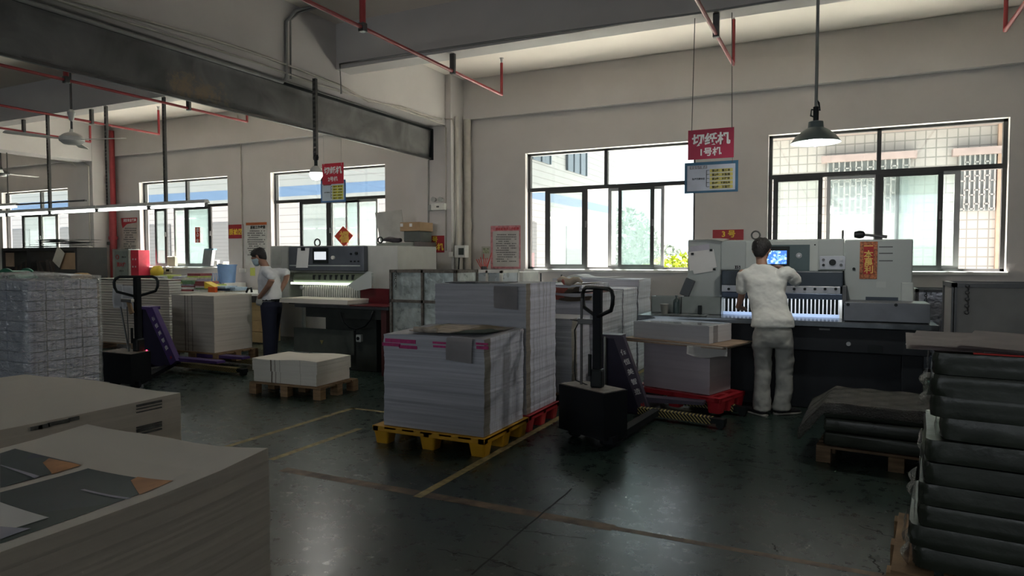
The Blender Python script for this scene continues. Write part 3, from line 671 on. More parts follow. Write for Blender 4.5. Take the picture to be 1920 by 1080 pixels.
part(MB().lathe(q, [(.077, .088), (.070, .13), (.035, .165), (.02, .17)], 24), 'cap', WHITEP, t, smooth=True)
part(MB().cyl(q + Vector((0, 0, .16)), q + Vector((0, 0, .25)), .02), 'lamp_socket', BLACK, t)
part(MB().ring(q + Vector((0, 0, .27)), .035, .008, 'y', 14, 6), 'cable_coil', BLACK, t)
glow(q - Vector((0, 0, .06)), 10)
zz = W(593, 147, 'y', q.y).z
b = MB(); b.box(q.x - .022, q.x - .017, q.y - .02, q.y + .02, q.z + .24, zz).box(q.x + .017, q.x + .022, q.y - .02, q.y + .02, q.z + .24, zz); z = q.z + .24
while z < zz - .03: b.box(q.x - .022, q.x + .022, q.y - .02, q.y - .016, z, z + .03); z += .055
part(b, 'perforated_post', DSTEEL, t)
# ================================================================ PAPER STACKS AND PALLETS
def stack_mesh(x0, x1, y0, y1, z0, z1, jit=.004, rows=None, lean=(0, 0), topfn=None, rz=0, seed=1, steps=None, nx=1, ny=1):
    """block of sheets: ring rows with small offsets so the sides are not dead flat"""
    rnd = random.Random(seed); b = MB(); rows = rows or max(10, int((z1 - z0) / .018)); n = 8 * 1
    cx, cy = (x0 + x1) / 2, (y0 + y1) / 2; prev = None; ox = oy = 0; nx, ny = 8, 8
    for k in range(rows + 1):
        t = k / rows; z = z0 + (z1 - z0) * t
        ox = ox * .8 + rnd.uniform(-jit, jit); oy = oy * .8 + rnd.uniform(-jit, jit)
        if steps and k in steps: ox += steps[k][0]; oy += steps[k][1]
        ax, ay = (x1 - x0) / 2, (y1 - y0) / 2
        per = [(-ax + 2 * ax * i / nx, -ay) for i in range(nx)] + [(ax, -ay + 2 * ay * i / ny) for i in range(ny)] + [(ax - 2 * ax * i / nx, ay) for i in range(nx)] + [(-ax, ay - 2 * ay * i / ny) for i in range(ny)]
        ring = []
        for (px, py) in per:
            zz = z + (topfn((px / ax), (py / ay)) * (t ** 2) if topfn else 0)
            ring.append(b.bm.verts.new((cx + px + ox + lean[0] * t, cy + py + oy + lean[1] * t, zz)))
        if prev:
            m = len(ring)
            for i in range(m): b.bm.faces.new((prev[i], prev[(i + 1) % m], ring[(i + 1) % m], ring[i]))
        else: b.bm.faces.new(ring[::-1])
        prev = ring
    # top as a grid sharing the last ring
    g = {}
    per_idx = [(i, 0) for i in range(nx)] + [(nx, i) for i in range(ny)] + [(nx - i, ny) for i in range(nx)] + [(0, ny - i) for i in range(ny)]
    for v, ij in zip(prev, per_idx): g[ij] = v
    ax, ay = (x1 - x0) / 2, (y1 - y0) / 2; ex = prev[0].co - Vector((cx - ax, cy - ay, 0))
    for i in range(1, nx):
        for j in range(1, ny):
            px, py = -1 + 2 * i / nx, -1 + 2 * j / ny
            g[(i, j)] = b.bm.verts.new((cx + px * ax + ex.x, cy + py * ay + ex.y, z1 + (topfn(px, py) if topfn else 0)))
    for i in range(nx):
        for j in range(ny): b.bm.faces.new((g[(i, j)], g[(i + 1, j)], g[(i + 1, j + 1)], g[(i, j + 1)]))
    if rz: bmesh.ops.rotate(b.bm, cent=(cx, cy, 0), matrix=Matrix.Rotation(rz, 3, 'Z'), verts=b.bm.verts[:])
    return b
def sheet(fn, m, name, par, nu=14, nv=14, th=.0012, label=None):
    return part(MB().grid(fn, nu, nv, th), name, m, par, smooth='all', label=label)

def plastic_pallet(x0, x1, y0, y1, z1, m, label, rz=0, z0=0, name='plastic_pallet'):
    cx, cy = (x0 + x1) / 2, (y0 + y1) / 2; t = thing(name, (cx, cy, z0), label, 'pallet', rz=rz)
    a, c = (x1 - x0) / 2, (y1 - y0) / 2; h = z1 - z0; d = MB()
    for i in range(7):
        u = -a + 2 * a * i / 6.0; d.box(max(-a, u - .055), min(a, u + .055), -c, c, h - .022, h - .004)
    for v in (-c + .03, 0, c - .03): d.box(-a, a, v - .03, v + .03, h - .05, h - .002, .006)
    for u in (-a + .03, 0, a - .03): d.box(u - .03, u + .03, -c, c, h - .05, h - .003, .006)
    lpart(d, 'deck', m, t)
    for u in (-a + .075, 0, a - .075):
        for v in (-c + .075, 0, c - .075):
            f = MB().loft([((u, v, h - .045), .075, .07, (1, 0, 0), (0, 1, 0), 6), ((u, v, 0), .058, .055, (1, 0, 0), (0, 1, 0), 6)], 16)
            lpart(f, 'foot', m, t)
    return t
def wood_pallet(x0, x1, y0, y1, z1, m, label, rz=0, z0=0, slats=6, along='x'):
    cx, cy = (x0 + x1) / 2, (y0 + y1) / 2; t = thing('wooden_pallet', (cx, cy, z0), label, 'pallet', rz=rz)
    a, c = (x1 - x0) / 2, (y1 - y0) / 2; h = z1 - z0
    for i in range(slats):
        b = MB()
        if along == 'x':
            v = -c + (2 * c) * (i + .5) / slats; b.box(-a, a, v - c / slats * .82, v + c / slats * .82, h - .02, h - .002, .002)
        else:
            v = -a + (2 * a) * (i + .5) / slats; b.box(v - a / slats * .82, v + a / slats * .82, -c, c, h - .02, h - .002, .002)
        lpart(b, 'deck_board', m, t)
    for u in (-a + .05, 0, a - .05):
        for v in (-c + .05, 0, c - .05): lpart(MB().box(u - .05, u + .05, v - .045, v + .045, .0, h - .02, .003), 'block', m, t)
    return t

P_BLU = paper('stack_coated_sheets', (.44, .45, .50), edge=(.78, .80, .92), vert=.28, lay=.22,  # white sheets: right sides coloured lighter than fronts, as light brightens them
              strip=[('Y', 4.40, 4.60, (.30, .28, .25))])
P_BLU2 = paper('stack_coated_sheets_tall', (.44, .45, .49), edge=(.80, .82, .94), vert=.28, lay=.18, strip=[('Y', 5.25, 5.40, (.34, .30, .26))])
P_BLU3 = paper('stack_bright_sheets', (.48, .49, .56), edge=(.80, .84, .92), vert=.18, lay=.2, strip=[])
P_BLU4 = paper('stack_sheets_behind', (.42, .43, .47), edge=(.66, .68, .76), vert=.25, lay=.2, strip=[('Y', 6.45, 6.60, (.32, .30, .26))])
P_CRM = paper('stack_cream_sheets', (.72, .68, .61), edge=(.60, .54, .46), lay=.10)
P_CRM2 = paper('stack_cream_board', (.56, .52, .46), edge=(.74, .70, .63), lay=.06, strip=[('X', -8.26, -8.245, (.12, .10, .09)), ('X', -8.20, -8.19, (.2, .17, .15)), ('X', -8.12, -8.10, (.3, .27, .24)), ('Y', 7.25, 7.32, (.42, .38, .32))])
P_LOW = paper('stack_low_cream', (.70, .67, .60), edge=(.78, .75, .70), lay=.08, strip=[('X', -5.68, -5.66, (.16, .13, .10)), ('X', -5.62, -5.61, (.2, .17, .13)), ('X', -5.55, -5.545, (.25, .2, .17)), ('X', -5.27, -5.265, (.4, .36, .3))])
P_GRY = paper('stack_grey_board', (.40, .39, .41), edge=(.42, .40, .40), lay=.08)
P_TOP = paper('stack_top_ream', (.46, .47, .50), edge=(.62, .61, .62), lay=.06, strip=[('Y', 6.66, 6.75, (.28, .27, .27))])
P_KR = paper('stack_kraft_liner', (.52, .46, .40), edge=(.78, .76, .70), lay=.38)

# front yellow pallet stack
plastic_pallet(-3.44, -2.40, 4.47, 5.27, .15, YPAL, 'yellow plastic pallet with round feet under the stack with pink tapes')
st = thing('paper_stack', (-2.88, 4.85, .15), 'tall block of white sheets with pink edge tapes, on the yellow plastic pallet', 'paper stack')
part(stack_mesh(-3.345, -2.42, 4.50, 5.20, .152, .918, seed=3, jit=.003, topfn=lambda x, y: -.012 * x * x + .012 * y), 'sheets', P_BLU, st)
PINKT = mat('pink_tape', (.42, .03, .16), .6, noise=.3, scale=30)
for (a, c, e, f) in ((722, 779, 636, 643), (717, 750, 643, 649), (748, 781, 648, 654), (811, 837, 641, 645), (812, 838, 648, 652), (892, 914, 643, 647), (893, 915, 649, 655)):
    part(MB().fb(a, e, c, f, 4.492, .012), 'edge_tape', PINKT, st)
yy = 4.47; a, c = W(836, 632, 'y', yy), W(884, 682, 'y', yy)
part(MB().grid(lambda u, v: Vector((a.x + (c.x - a.x) * u + .01 * v, yy - .012 * math.sin(v * 3) * (1 - u * .5), c.z + (a.z - c.z) * v + .015 * (1 - u) * (1 - v))), 6, 6, .0015), 'note_sheet', mat('grey_note', (.46, .44, .45), .7), st, label='hanging blank paper note')
def printed(name, cols, scale=3, blk=(.55, .42, .30)):
    m, nt, b = _nodes(name); L = nt.links.new; tc = N(nt, 'ShaderNodeTexCoord'); v = N(nt, 'ShaderNodeTexVoronoi', distance='CHEBYCHEV'); v.inputs['Scale'].default_value = scale; L(tc.outputs['Object'], v.inputs['Vector'])
    sp = N(nt, 'ShaderNodeSeparateColor'); L(v.outputs['Color'], sp.inputs[0]); cr = N(nt, 'ShaderNodeValToRGB'); cr.color_ramp.interpolation = 'CONSTANT'; L(sp.outputs[0], cr.inputs[0]); e = cr.color_ramp.elements
    while len(e) < len(cols): e.new(.5)
    for k, c_ in enumerate(cols): e[k].position = k / len(cols); e[k].color = (*c_, 1)
    nz = N(nt, 'ShaderNodeTexNoise'); nz.inputs['Scale'].default_value = 14; nz.inputs['Detail'].default_value = 6; L(tc.outputs['Object'], nz.inputs['Vector'])
    mr = N(nt, 'ShaderNodeMapRange'); mr.inputs['To Min'].default_value = .7; mr.inputs['To Max'].default_value = 1.25; L(nz.outputs['Fac'], mr.inputs['Value'])
    mx = N(nt, 'ShaderNodeMix', data_type='RGBA', blend_type='MULTIPLY'); mx.inputs['Factor'].default_value = 1; L(cr.outputs[0], mx.inputs['A']); L(mr.outputs[0], mx.inputs['B']); L(mx.outputs['Result'], b.inputs['Base Color']); b.inputs['Roughness'].default_value = .45; return m
PRT1 = printed('printed_sheet_green', [(.42, .33, .22), (.12, .17, .14), (.50, .46, .40), (.05, .08, .20), (.30, .20, .12)], 3.2)
part(MB().grid(lambda u, v: Vector((-3.12 + .66 * u, 4.56 + .6 * v, .926 + .012 * math.sin(u * 5 + v * 2) ** 2)), 12, 10, .001), 'printed_sheet', PRT1, st, smooth='all', label='printed sheet lying loose')
part(MB().tube([(-3.06 + .22 * k / 6, 4.52 + .01 * math.sin(k), .945) for k in range(7)], .022, 10).box(-3.1, -2.72, 4.51, 5.1, .93, .937), 'rolled_sheet', mat('brown_wrap', (.42, .36, .30), .6, noise=.4, scale=12), st, smooth=True)

# tall stack on the red pallet behind it
plastic_pallet(-3.42, -2.41, 5.30, 6.0, .15, RPAL, 'dark red plastic pallet under the tallest white stack')
st = thing('paper_stack', (-2.9, 5.64, .15), 'tallest block of white sheets, on the dark red pallet right behind the yellow-pallet stack', 'paper stack')
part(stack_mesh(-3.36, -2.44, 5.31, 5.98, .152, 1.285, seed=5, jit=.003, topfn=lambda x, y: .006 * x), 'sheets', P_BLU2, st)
yy = 5.29; a, c = W(926, 536, 'y', yy), W(970, 581, 'y', yy)
part(MB().grid(lambda u, v: Vector((a.x + (c.x - a.x) * u, yy - .006 * math.sin(v * 3), c.z + (a.z - c.z) * v + .01 * (1 - u) * (1 - v))), 5, 5, .0015), 'note_sheet', bpy.data.materials['grey_note'], st, label='hanging blank paper note')
part(MB().box(-3.28, -2.7, 5.35, 5.7, 1.287, 1.293, rz=R(4)).box(-3.05, -2.95, 5.33, 5.38, 1.293, 1.30), 'cover_sheet', mat('dark_sheet', (.10, .10, .11), .6), st)

# third: lower stack
wood_pallet(-3.3, -2.43, 6.42, 7.04, .13, WOODD, 'wooden pallet under the lower white stack behind the red-pallet stack', slats=5)
st = thing('paper_stack', (-2.88, 6.74, .13), 'lower white stack between the tallest stack and the electric stacker', 'paper stack')
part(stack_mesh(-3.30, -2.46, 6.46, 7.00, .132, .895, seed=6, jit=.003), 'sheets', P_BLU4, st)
# fourth with printed wrap
wood_pallet(-3.3, -2.43, 7.08, 8.22, .13, WOODD, 'wooden pallet under the stack covered with curling printed sheets')
st = thing('paper_stack', (-2.88, 7.65, .13), 'bright white stack topped with curling printed sheets, behind the stacker handle', 'paper stack')
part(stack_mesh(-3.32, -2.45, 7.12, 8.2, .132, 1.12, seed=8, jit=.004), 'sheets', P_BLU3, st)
PRT2 = printed('printed_sheet_brown', [(.30, .20, .16), (.12, .10, .08), (.45, .38, .30), (.42, .12, .10), (.08, .12, .09), (.55, .50, .45)], 5)
for k, (z0, z1, x1) in enumerate(((1.125, 1.14, -2.47), (1.215, 1.235, -2.62))):
    part(MB().grid(lambda u, v: Vector((-3.30 + (x1 + 3.30) * u, 7.10 + .9 * v if v > .12 else 7.10 + .01 * math.sin(u * 9), (z0 + .012 * math.sin(u * 7 + k)) if v > .12 else z0 - .085 * (1 - v / .12) - .01 * math.sin(u * 11))), 20, 16, .004), 'printed_cover', PRT2, st, smooth='all', label='printed sheet hanging over the front edge')
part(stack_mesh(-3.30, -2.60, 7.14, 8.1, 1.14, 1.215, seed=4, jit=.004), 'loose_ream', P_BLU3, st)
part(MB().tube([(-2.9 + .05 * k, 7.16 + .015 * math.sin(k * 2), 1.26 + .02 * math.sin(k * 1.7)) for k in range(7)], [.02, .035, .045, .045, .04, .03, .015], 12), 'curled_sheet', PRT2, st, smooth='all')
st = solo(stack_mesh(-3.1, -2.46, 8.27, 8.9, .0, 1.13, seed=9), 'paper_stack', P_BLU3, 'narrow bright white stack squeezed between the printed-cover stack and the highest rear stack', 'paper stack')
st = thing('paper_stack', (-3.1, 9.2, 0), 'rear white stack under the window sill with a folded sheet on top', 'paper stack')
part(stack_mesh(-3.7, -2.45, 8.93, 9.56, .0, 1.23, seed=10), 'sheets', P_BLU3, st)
part(MB().grid(lambda u, v: Vector((-3.55 + .75 * u, 8.95 + .5 * v, 1.24 + .045 * math.sin(min(u * 2.2, 1) * 3.14) ** 2 + .02 * u)), 14, 8, .003), 'folded_sheet', PAPERW, st, smooth='all')
for k, (px0, px1, yt) in enumerate(((1014, 1016, 512), (1053, 1055, 515))):
    q = W(px0, 518, 'y', 9.0); solo(MB().cyl((q.x, 9, .0), (q.x, 9, W(px0, yt, 'y', 9).z), .012, n=10), 'thin_stake', DSTEEL, ['thin dark upright stake behind the tallest stack, first from the poster', 'thin dark upright stake behind the tallest stack, beside the printed covers'][k], 'stake')

# low cream stack on wooden pallet
wood_pallet(-5.98, -4.98, 5.55, 6.22, .135, WOOD, 'wooden pallet with square blocks under the low cream stack', rz=R(2), slats=5)
st = thing('paper_stack', (-5.48, 5.86, .135), 'low cream stack of two thick layers on a wooden pallet in the aisle', 'paper stack')
part(stack_mesh(-5.94, -5.06, 5.59, 6.16, .137, .262, seed=12, jit=.002, rz=R(2)), 'sheets', P_LOW, st)
part(stack_mesh(-5.95, -5.05, 5.58, 6.17, .264, .40, seed=14, jit=.002, rz=R(2.6), topfn=lambda x, y: .01 * math.sin(x * 3)), 'sheets', P_LOW, st)

# foreground cream stacks
top = lambda x, y: .0 + (.024 * max(0, y) ** 3 * (1 + .3 * math.sin(x * 2.5)) + .008 * max(0, x) ** 6 - .012 * max(0, 1 - (x - .4) ** 2 * 4) * max(0, y))
st = thing('paper_stack', (-1.6, .45, 0), 'big cream stack with curled-up corner and printed sheets on top, in front of everything', 'paper stack')
part(stack_mesh(-2.04, -1.305, .10, 1.270, .0, .985, seed=21, jit=.0009, rows=140, topfn=top), 'sheets', P_CRM, st)
def tp(x, y, dz): return Vector((x, y, .985 + top((x + 1.6725) / .3675, (y - .685) / .585) + dz))
PHO = printed('printed_photo', [(.035, .06, .055), (.05, .075, .085), (.04, .05, .10), (.09, .09, .10)], 2.2)
ORG = mat('orange_print', (.50, .24, .10), .5, noise=.4, scale=9); TEA = mat('teal_print', (.07, .12, .13), .5, noise=.5, scale=10); LBL = mat('lavender_print', (.40, .40, .50), .5)
def patch(pts, m, name, dz, par):
    """printed picture on the top sheet: four frame points on the top surface"""
    Q = [W(*p, 'z', .990) for p in pts]
    def f(u, v):
        q = Q[0].lerp(Q[1], u).lerp(Q[3].lerp(Q[2], u), v); return tp(q.x, q.y, dz)
    return part(MB().grid(f, 10, 8), name, m, par, smooth='all')
patch([(0, 920), (165, 877), (325, 905), (0, 1020)], PHO, 'printed_picture', .002, st)
patch([(0, 850), (28, 842), (152, 872), (0, 912)], PHO, 'printed_picture', .002, st)
patch([(245, 898), (258, 892), (325, 905), (262, 930)], ORG, 'printed_picture', .0026, st)
patch([(80, 868), (92, 860), (152, 873), (98, 888)], ORG, 'printed_picture', .0026, st)
patch([(0, 872), (2, 871), (74, 892), (66, 896)], LBL, 'printed_stripe', .003, st)
patch([(150, 914), (158, 913), (248, 936), (238, 938)], LBL, 'printed_stripe', .003, st)
patch([(0, 985), (30, 988), (58, 990), (0, 1012)], LBL, 'printed_stripe', .0034, st)
patch([(-40, 930), (0, 938), (92, 968), (-40, 1010)], PAPERW, 'blank_label', .003, st)

st = thing('paper_stack', (-3, 1.2, 0), 'cream stack with stamped lettering along its side, second from the camera', 'paper stack')
part(stack_mesh(-3.27, -2.262, .45, 1.765, .0, .995, seed=23, jit=.0007, rows=120, topfn=lambda x, y: .006 * math.sin(x * 4 + y * 2)), 'sheets', P_CRM, st)
INK = mat('stamp_ink', (.10, .10, .09), .7, noise=.5, scale=30)
for (px, py) in ((72, 803), (86, 800), (104, 795), (124, 791), (142, 786)):
    q = W(px, py, 'x', -2.258); part(MB().box(-2.262, -2.2575, q.y - .022, q.y + .012, q.z - .004, q.z + .008), 'stamp_mark', INK, st)
for (py, h) in ((756, .004), (762, .002), (768, .002), (796, .003), (802, .006), (809, .003)):
    q = W(283, py, 'x', -2.258); part(MB().box(-2.262, -2.2575, q.y - .055, q.y + .045, q.z - h, q.z + h), 'stamp_mark', INK, st)

# load of the far stacker: kraft/cream block on a wooden pallet
wood_pallet(-8.55, -7.58, 6.50, 7.22, .225, WOOD, 'wooden pallet lifted by the purple stacker, under the tall cream block', z0=.085, slats=5)
st = thing('paper_stack', (-8.08, 6.9, .225), 'tall cream block of board with dark upright edge marks, raised on the purple stacker', 'paper stack')
P_CRM2b = P_CRM2
part(stack_mesh(-8.52, -7.68, 6.54, 7.20, .227, 1.005, seed=31, jit=.0015, topfn=lambda x, y: .004 * math.sin(x * 6)), 'sheets', P_CRM2b, st)

# ribbed pale stack behind the far stacker
st = thing('paper_stack', (-10.5, 7.6, 0), 'pale stack of thick ribbed layers between the shrink-wrapped books and the purple stacker', 'paper stack')
RY = 7.3; a, c = W(186, 560, 'y', RY), W(317, 560, 'y', RY); zt = W(250, 524, 'y', RY).z
rb = MB(); z = .12; k = 0
while z < zt - .01:
    h = .042; j = random.uniform(-.006, .006); rb.box(a.x, c.x + j, RY + abs(j), RY + .22, z, min(z + h - .006, zt), .003); z += h; k += 1
part(rb, 'board_layers', P_KR, st)
part(MB().box(a.x - .01, c.x + .01, RY - .01, RY + .23, zt, zt + .012, .002), 'cover_board', mat('cover_board', (.60, .58, .52), .7), st)
nb = mat('note_white', (.55, .56, .60), .7, noise=.06)
def wav(x0, x1, z0, z1, y): return lambda u, v: Vector((x0 + (x1 - x0) * u, y - .03 * math.sin(v * 2.8) * (1 - u), z1 + (z0 - z1) * v))
for (p0, p1, ly) in (((213, 533), (232, 578), 7.22), ((230, 535), (252, 580), 7.24)):
    q0, q1 = W(*p0, 'y', ly), W(*p1, 'y', ly); part(MB().grid(wav(q0.x, q1.x, q1.z, q0.z, ly), 5, 8, .002), 'note_sheet', nb, st, smooth='all', label='white note hanging from the top')
wood_pallet(a.x - .03, c.x + .03, RY - .02, RY + .25, .12, WOODD, 'wooden pallet under the ribbed pale stack', slats=5)

# ---------------------------------------------------------------- shrink-wrapped book bundles
BX1 = W(56, 560, 'z', 1.2).x
e0, e1 = W(54, 600, 'x', -6.4), W(187, 600, 'x', -6.4)     # right side face of the load lies on x = -6.4
Y0, Y1 = e0.y, e1.y; ZT = W(120, 523, 'x', -6.4).z
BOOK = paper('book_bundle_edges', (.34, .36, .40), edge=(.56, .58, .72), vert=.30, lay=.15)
rows = 13; rh = (ZT - .14) / rows; first = None; n = 0; rnd = random.Random(5)
wood_pallet(-7.45, -6.39, Y0 - .02, Y1 + .02, .13, WOODD, 'wooden pallet under the shrink-wrapped book bundles', slats=5)
WORDS = ['bottom', 'second', 'third', 'fourth', 'fifth', 'sixth', 'seventh', 'eighth', 'ninth', 'tenth', 'eleventh', 'twelfth', 'top']
for r in range(rows):
    z = .135 + r * rh; ny = 4; ly = (Y1 - Y0) / ny
    for c_ in range(ny):
        for d in range(3):
            if 0 < c_ < ny - 1 and d == 1 and r < rows - 1: continue
            w_ = .335; x1 = -6.41 - d * w_ - rnd.uniform(0, .012); yy0 = Y0 + c_ * ly + .004; yy1 = yy0 + ly - .008
            b = MB()
            if r % 2: b.box(x1 - w_ + .01, x1, yy0, yy1, z, z + rh - .006, .004)
            else:
                h = (yy1 - yy0) / 2; b.box(x1 - w_ + .01, x1, yy0, yy0 + h - .003, z, z + rh - .006, .004).box(x1 - w_ + .01, x1 - .002, yy0 + h, yy1, z, z + rh - .006, .004)
            o = b.build('book_bundle', BOOK)
            side = ['stacker side', 'mid load', 'rack side'][d]; col_ = ['first from the aisle corner', 'second from the aisle corner', 'third from the aisle corner', 'last from the aisle corner'][c_]
            tag(o, f'book bundle in the {WORDS[r]} layer, {col_}, {side}', 'book bundle', 'book bundles on the shrink-wrapped load')
WRAP = film('stretch_film', .34, .10, (.62, .65, .70))
wr = MB(); rnd = random.Random(2)
def wrapring(z, k):
    pts = []; P4 = [(-7.44, Y0 - .01), (-6.385, Y0 - .01), (-6.385, Y1 + .01), (-7.44, Y1 + .01)]
    for i in range(4):
        a_, c_ = P4[i], P4[(i + 1) % 4]
        for j in range(12):
            t_ = j / 12; x_ = a_[0] + (c_[0] - a_[0]) * t_; y_ = a_[1] + (c_[1] - a_[1]) * t_; q_ = rnd.uniform(-.004, .010)
            nx_, ny_ = [(0, -1), (1, 0), (0, 1), (-1, 0)][i]; pts.append(Vector((x_ + nx_ * q_, y_ + ny_ * q_, z + rnd.uniform(-.006, .006))))
    return pts
prev = None
for k in range(26):
    z = .10 + (ZT - .07) * k / 25; ring = [wr.bm.verts.new(p) for p in wrapring(z, k)]
    if prev:
        for i in range(48): wr.bm.faces.new((prev[i], prev[(i + 1) % 48], ring[(i + 1) % 48], ring[i]))
    prev = ring
mid = []
for s_, dz in ((.75, .012), (.45, .022), (.15, .010)):
    cxx, cyy = -6.91, (Y0 + Y1) / 2; ring = [wr.bm.verts.new(Vector((cxx + (v.co.x - cxx) * s_, cyy + (v.co.y - cyy) * s_, v.co.z + dz * rnd.uniform(.1, 1.1)))) for v in prev]
    for i in range(48): wr.bm.faces.new((prev[i], prev[(i + 1) % 48], ring[(i + 1) % 48], ring[i]))
    prev = ring if s_ != .75 else ring
wr.bm.faces.new(prev)
solo(wr, 'shrink_wrap', WRAP, 'clear crinkled stretch film wrapped round the stacked book bundles', 'plastic wrap', smooth='all')

# ---------------------------------------------------------------- load on the near stacker
RZ = R(-14)
lc = W(1325, 740, 'z', .2); ll = W(1203, 722, 'z', .2); lr = W(1378, 727, 'z', .2)
cxx, cyy = (ll.x + lr.x) / 2, (ll.y + lr.y) / 2 - .05
u_ = (lc - ll).length; v_ = (lr - lc).length
RZ = math.atan2((lc - ll).y, (lc - ll).x)
def rotbox(b, cx, cy, a, c, z0, z1, rz, bev=0): return b.box(cx - a, cx + a, cy - c, cy + c, z0, z1, bev, rz, (cx, cy, 0))
plastic_pallet(cxx - .50, cxx + .50, cyy - .30, cyy + .24, .20, RPAL, 'bright red plastic pallet on the near stacker, under the grey block', rz=RZ, z0=.045)
st = thing('paper_stack', (cxx, cyy, .2), 'plain grey-mauve block of board on the red pallet of the near stacker', 'paper stack')
part(stack_mesh(cxx - u_ / 2, cxx + u_ / 2, cyy - .23, cyy + .21, .202, .66, seed=41, jit=.001, rz=RZ), 'sheets', paper('stack_mauve_board', (.42, .38, .42), edge=(.46, .43, .44), lay=.05), st)
bd = thing('board_layer', (cxx, cyy, .66), 'thin plywood sheets lying on the grey block, wider than it, a loose paper drooping over', 'board')
for k, (dx, rz_, m_) in enumerate(((-.03, 2, PLYW), (-.02, -2, mat('pale_board', (.45, .40, .36), .7)), (.0, 1, PLYW))):
    b = MB(); rotbox(b, cxx + dx, cyy - .04, .56, .29, .663 + k * .012, .673 + k * .012, RZ + R(rz_)); part(b, 'board', m_, bd)
q = W(1330, 655, 'y', cyy - .42)
fu = lambda u, v: Vector((W(1288 + 76 * u, 650, 'y', cyy - .40 - .02 * u).x, cyy - .40 - .02 * u - .012 * v, W(1288 + 76 * u, 648 + 2 * u + (15 + 6 * math.sin(u * 3.14 * 1.4) + 9 * u ** 2) * v, 'y', cyy - .40 - .02 * u).z))
part(MB().grid(fu, 16, 5, .0015), 'drooping_paper', PAPERW, bd, smooth='all', label='white paper drooping over the edge')
st = thing('paper_stack', (cxx - .03, cyy, .70), 'ream of glossy-topped sheets on the plywood layer over the near stacker', 'paper stack')
b = stack_mesh(cxx - .47, cxx + .37, cyy - .26, cyy + .20, .70, .865, seed=42, jit=.001, rz=RZ); part(b, 'sheets', P_TOP, st)
b = MB(); rotbox(b, cxx - .05, cyy - .03, .40, .21, .866, .869, RZ); part(b, 'glossy_sheet', mat('gloss_sheet', (.45, .47, .48), .12, coat=.4), st)

# ---------------------------------------------------------------- right: wrapped packs
PACK = mat('green_grey_kraft_pack', (.036, .043, .032), .32, noise=.3, scale=5, bump=.22, bscale=11, rvar=.14)
GLINT = film('pack_film', .5, .10, (.2, .2, .2), 22)
t = wood_pallet(.235, 1.42, 3.30, 4.10, .14, WOOD, 'wooden pallet under the tall pile of film-wrapped packs', rz=R(-6), slats=6, along='y')
rnd = random.Random(12); z = .145
ORD = ['lowest', 'second from the bottom', 'third from the bottom', 'fourth from the bottom', 'fifth from the bottom', 'fifth from the top', 'fourth from the top', 'third from the top', 'second from the top', 'topmost']
offs = [.00, -.015, .02, .02, .03, .035, .10, .06, .055, .06]
for k in range(10):
    h = .092; b = MB(); x0 = .33 + offs[k]; rz_ = R(-6 + rnd.uniform(-1.5, 1.5)); cx, cy = x0 + .52, 3.72
    def pk(u, v, w_): pass
    nr = 5; rings = []
    for j in range(nr + 1):
        tt = j / nr; s_ = 1 - .010 * (abs(tt - .5) * 2) ** 6 - .004 * rnd.random(); ring = []
        for i in range(40):
            a_ = i / 40 * 6.2832; ca, sa = math.cos(a_), math.sin(a_); f = lambda q: math.copysign(abs(q) ** .10, q)
            x_ = f(ca) * .52 * s_ + rnd.uniform(-.004, .004); y_ = f(sa) * .365 * s_ + rnd.uniform(-.004, .004)
            ring.append(b.bm.verts.new((cx + x_, cy + y_, z + h * tt + .003 * math.sin(x_ * 9 + k))))
        rings.append(ring)
    for A, B in zip(rings, rings[1:]):
        for i in range(40): b.bm.faces.new((A[i], A[(i + 1) % 40], B[(i + 1) % 40], B[i]))
    b.bm.faces.new(rings[0][::-1]); b.bm.faces.new(rings[-1])
    bmesh.ops.rotate(b.bm, cent=(cx, cy, 0), matrix=Matrix.Rotation(rz_, 3, 'Z'), verts=b.bm.verts[:])
    pt = thing('wrapped_pack', (cx, cy, z), f'dark film-wrapped paper pack, {ORD[k]} of the tall pile beside the cage panel', 'paper pack', 'film-wrapped packs in the tall pile')
    part(b, 'wrapping', PACK, pt, smooth=True)
    fs_ = rnd.choice([.003, .006, .012, .022]); fl = MB(); rr = Matrix.Rotation(rz_, 4, 'Z')
    def fold(u, v):
        y_ = -.37 + .30 * u; q_ = rr @ Vector((-.530 - fs_ * math.sin(v * 3.14) * (1 + .6 * math.sin(u * 9 + k * 2)), y_, 0)); return Vector((cx + q_.x, cy + q_.y, z + .012 + (h - .02) * v))
    fl.grid(fold, 10, 6, .002); part(fl, 'film_fold', GLINT, pt, smooth='all')
    z += h + .004
ztop = z
bs = thing('cover_sheets', (.85, 3.7, ztop), 'pale cardboard cover sheets lying crooked on the tall pile of packs', 'cardboard')
for k, (dx, dy, rz_) in enumerate(((0, 0, -4), (.02, -.02, -8), (.22, -.12, -14))):
    b = MB(); cx, cy = .84 + dx, 3.72 + dy
    b.grid(lambda u, v: Vector((cx - .56 + 1.12 * u, cy - .38 + .76 * v, ztop + .008 + k * .012 + .006 * math.sin(u * 9 + k) * math.sin(v * 5 + k))), 12, 8, .003)
    bmesh.ops.rotate(b.bm, cent=(cx, cy, 0), matrix=Matrix.Rotation(R(rz_), 3, 'Z'), verts=b.bm.verts[:]); part(b, 'sheet', mat('mauve_card', (.66, .60, .60), .7), bs, smooth='all')
part(MB().box(.5, 1.2, 3.35, 3.4, ztop - .002, ztop + .004, 0, R(-6)), 'red_edge_sheet', REDB, bs)

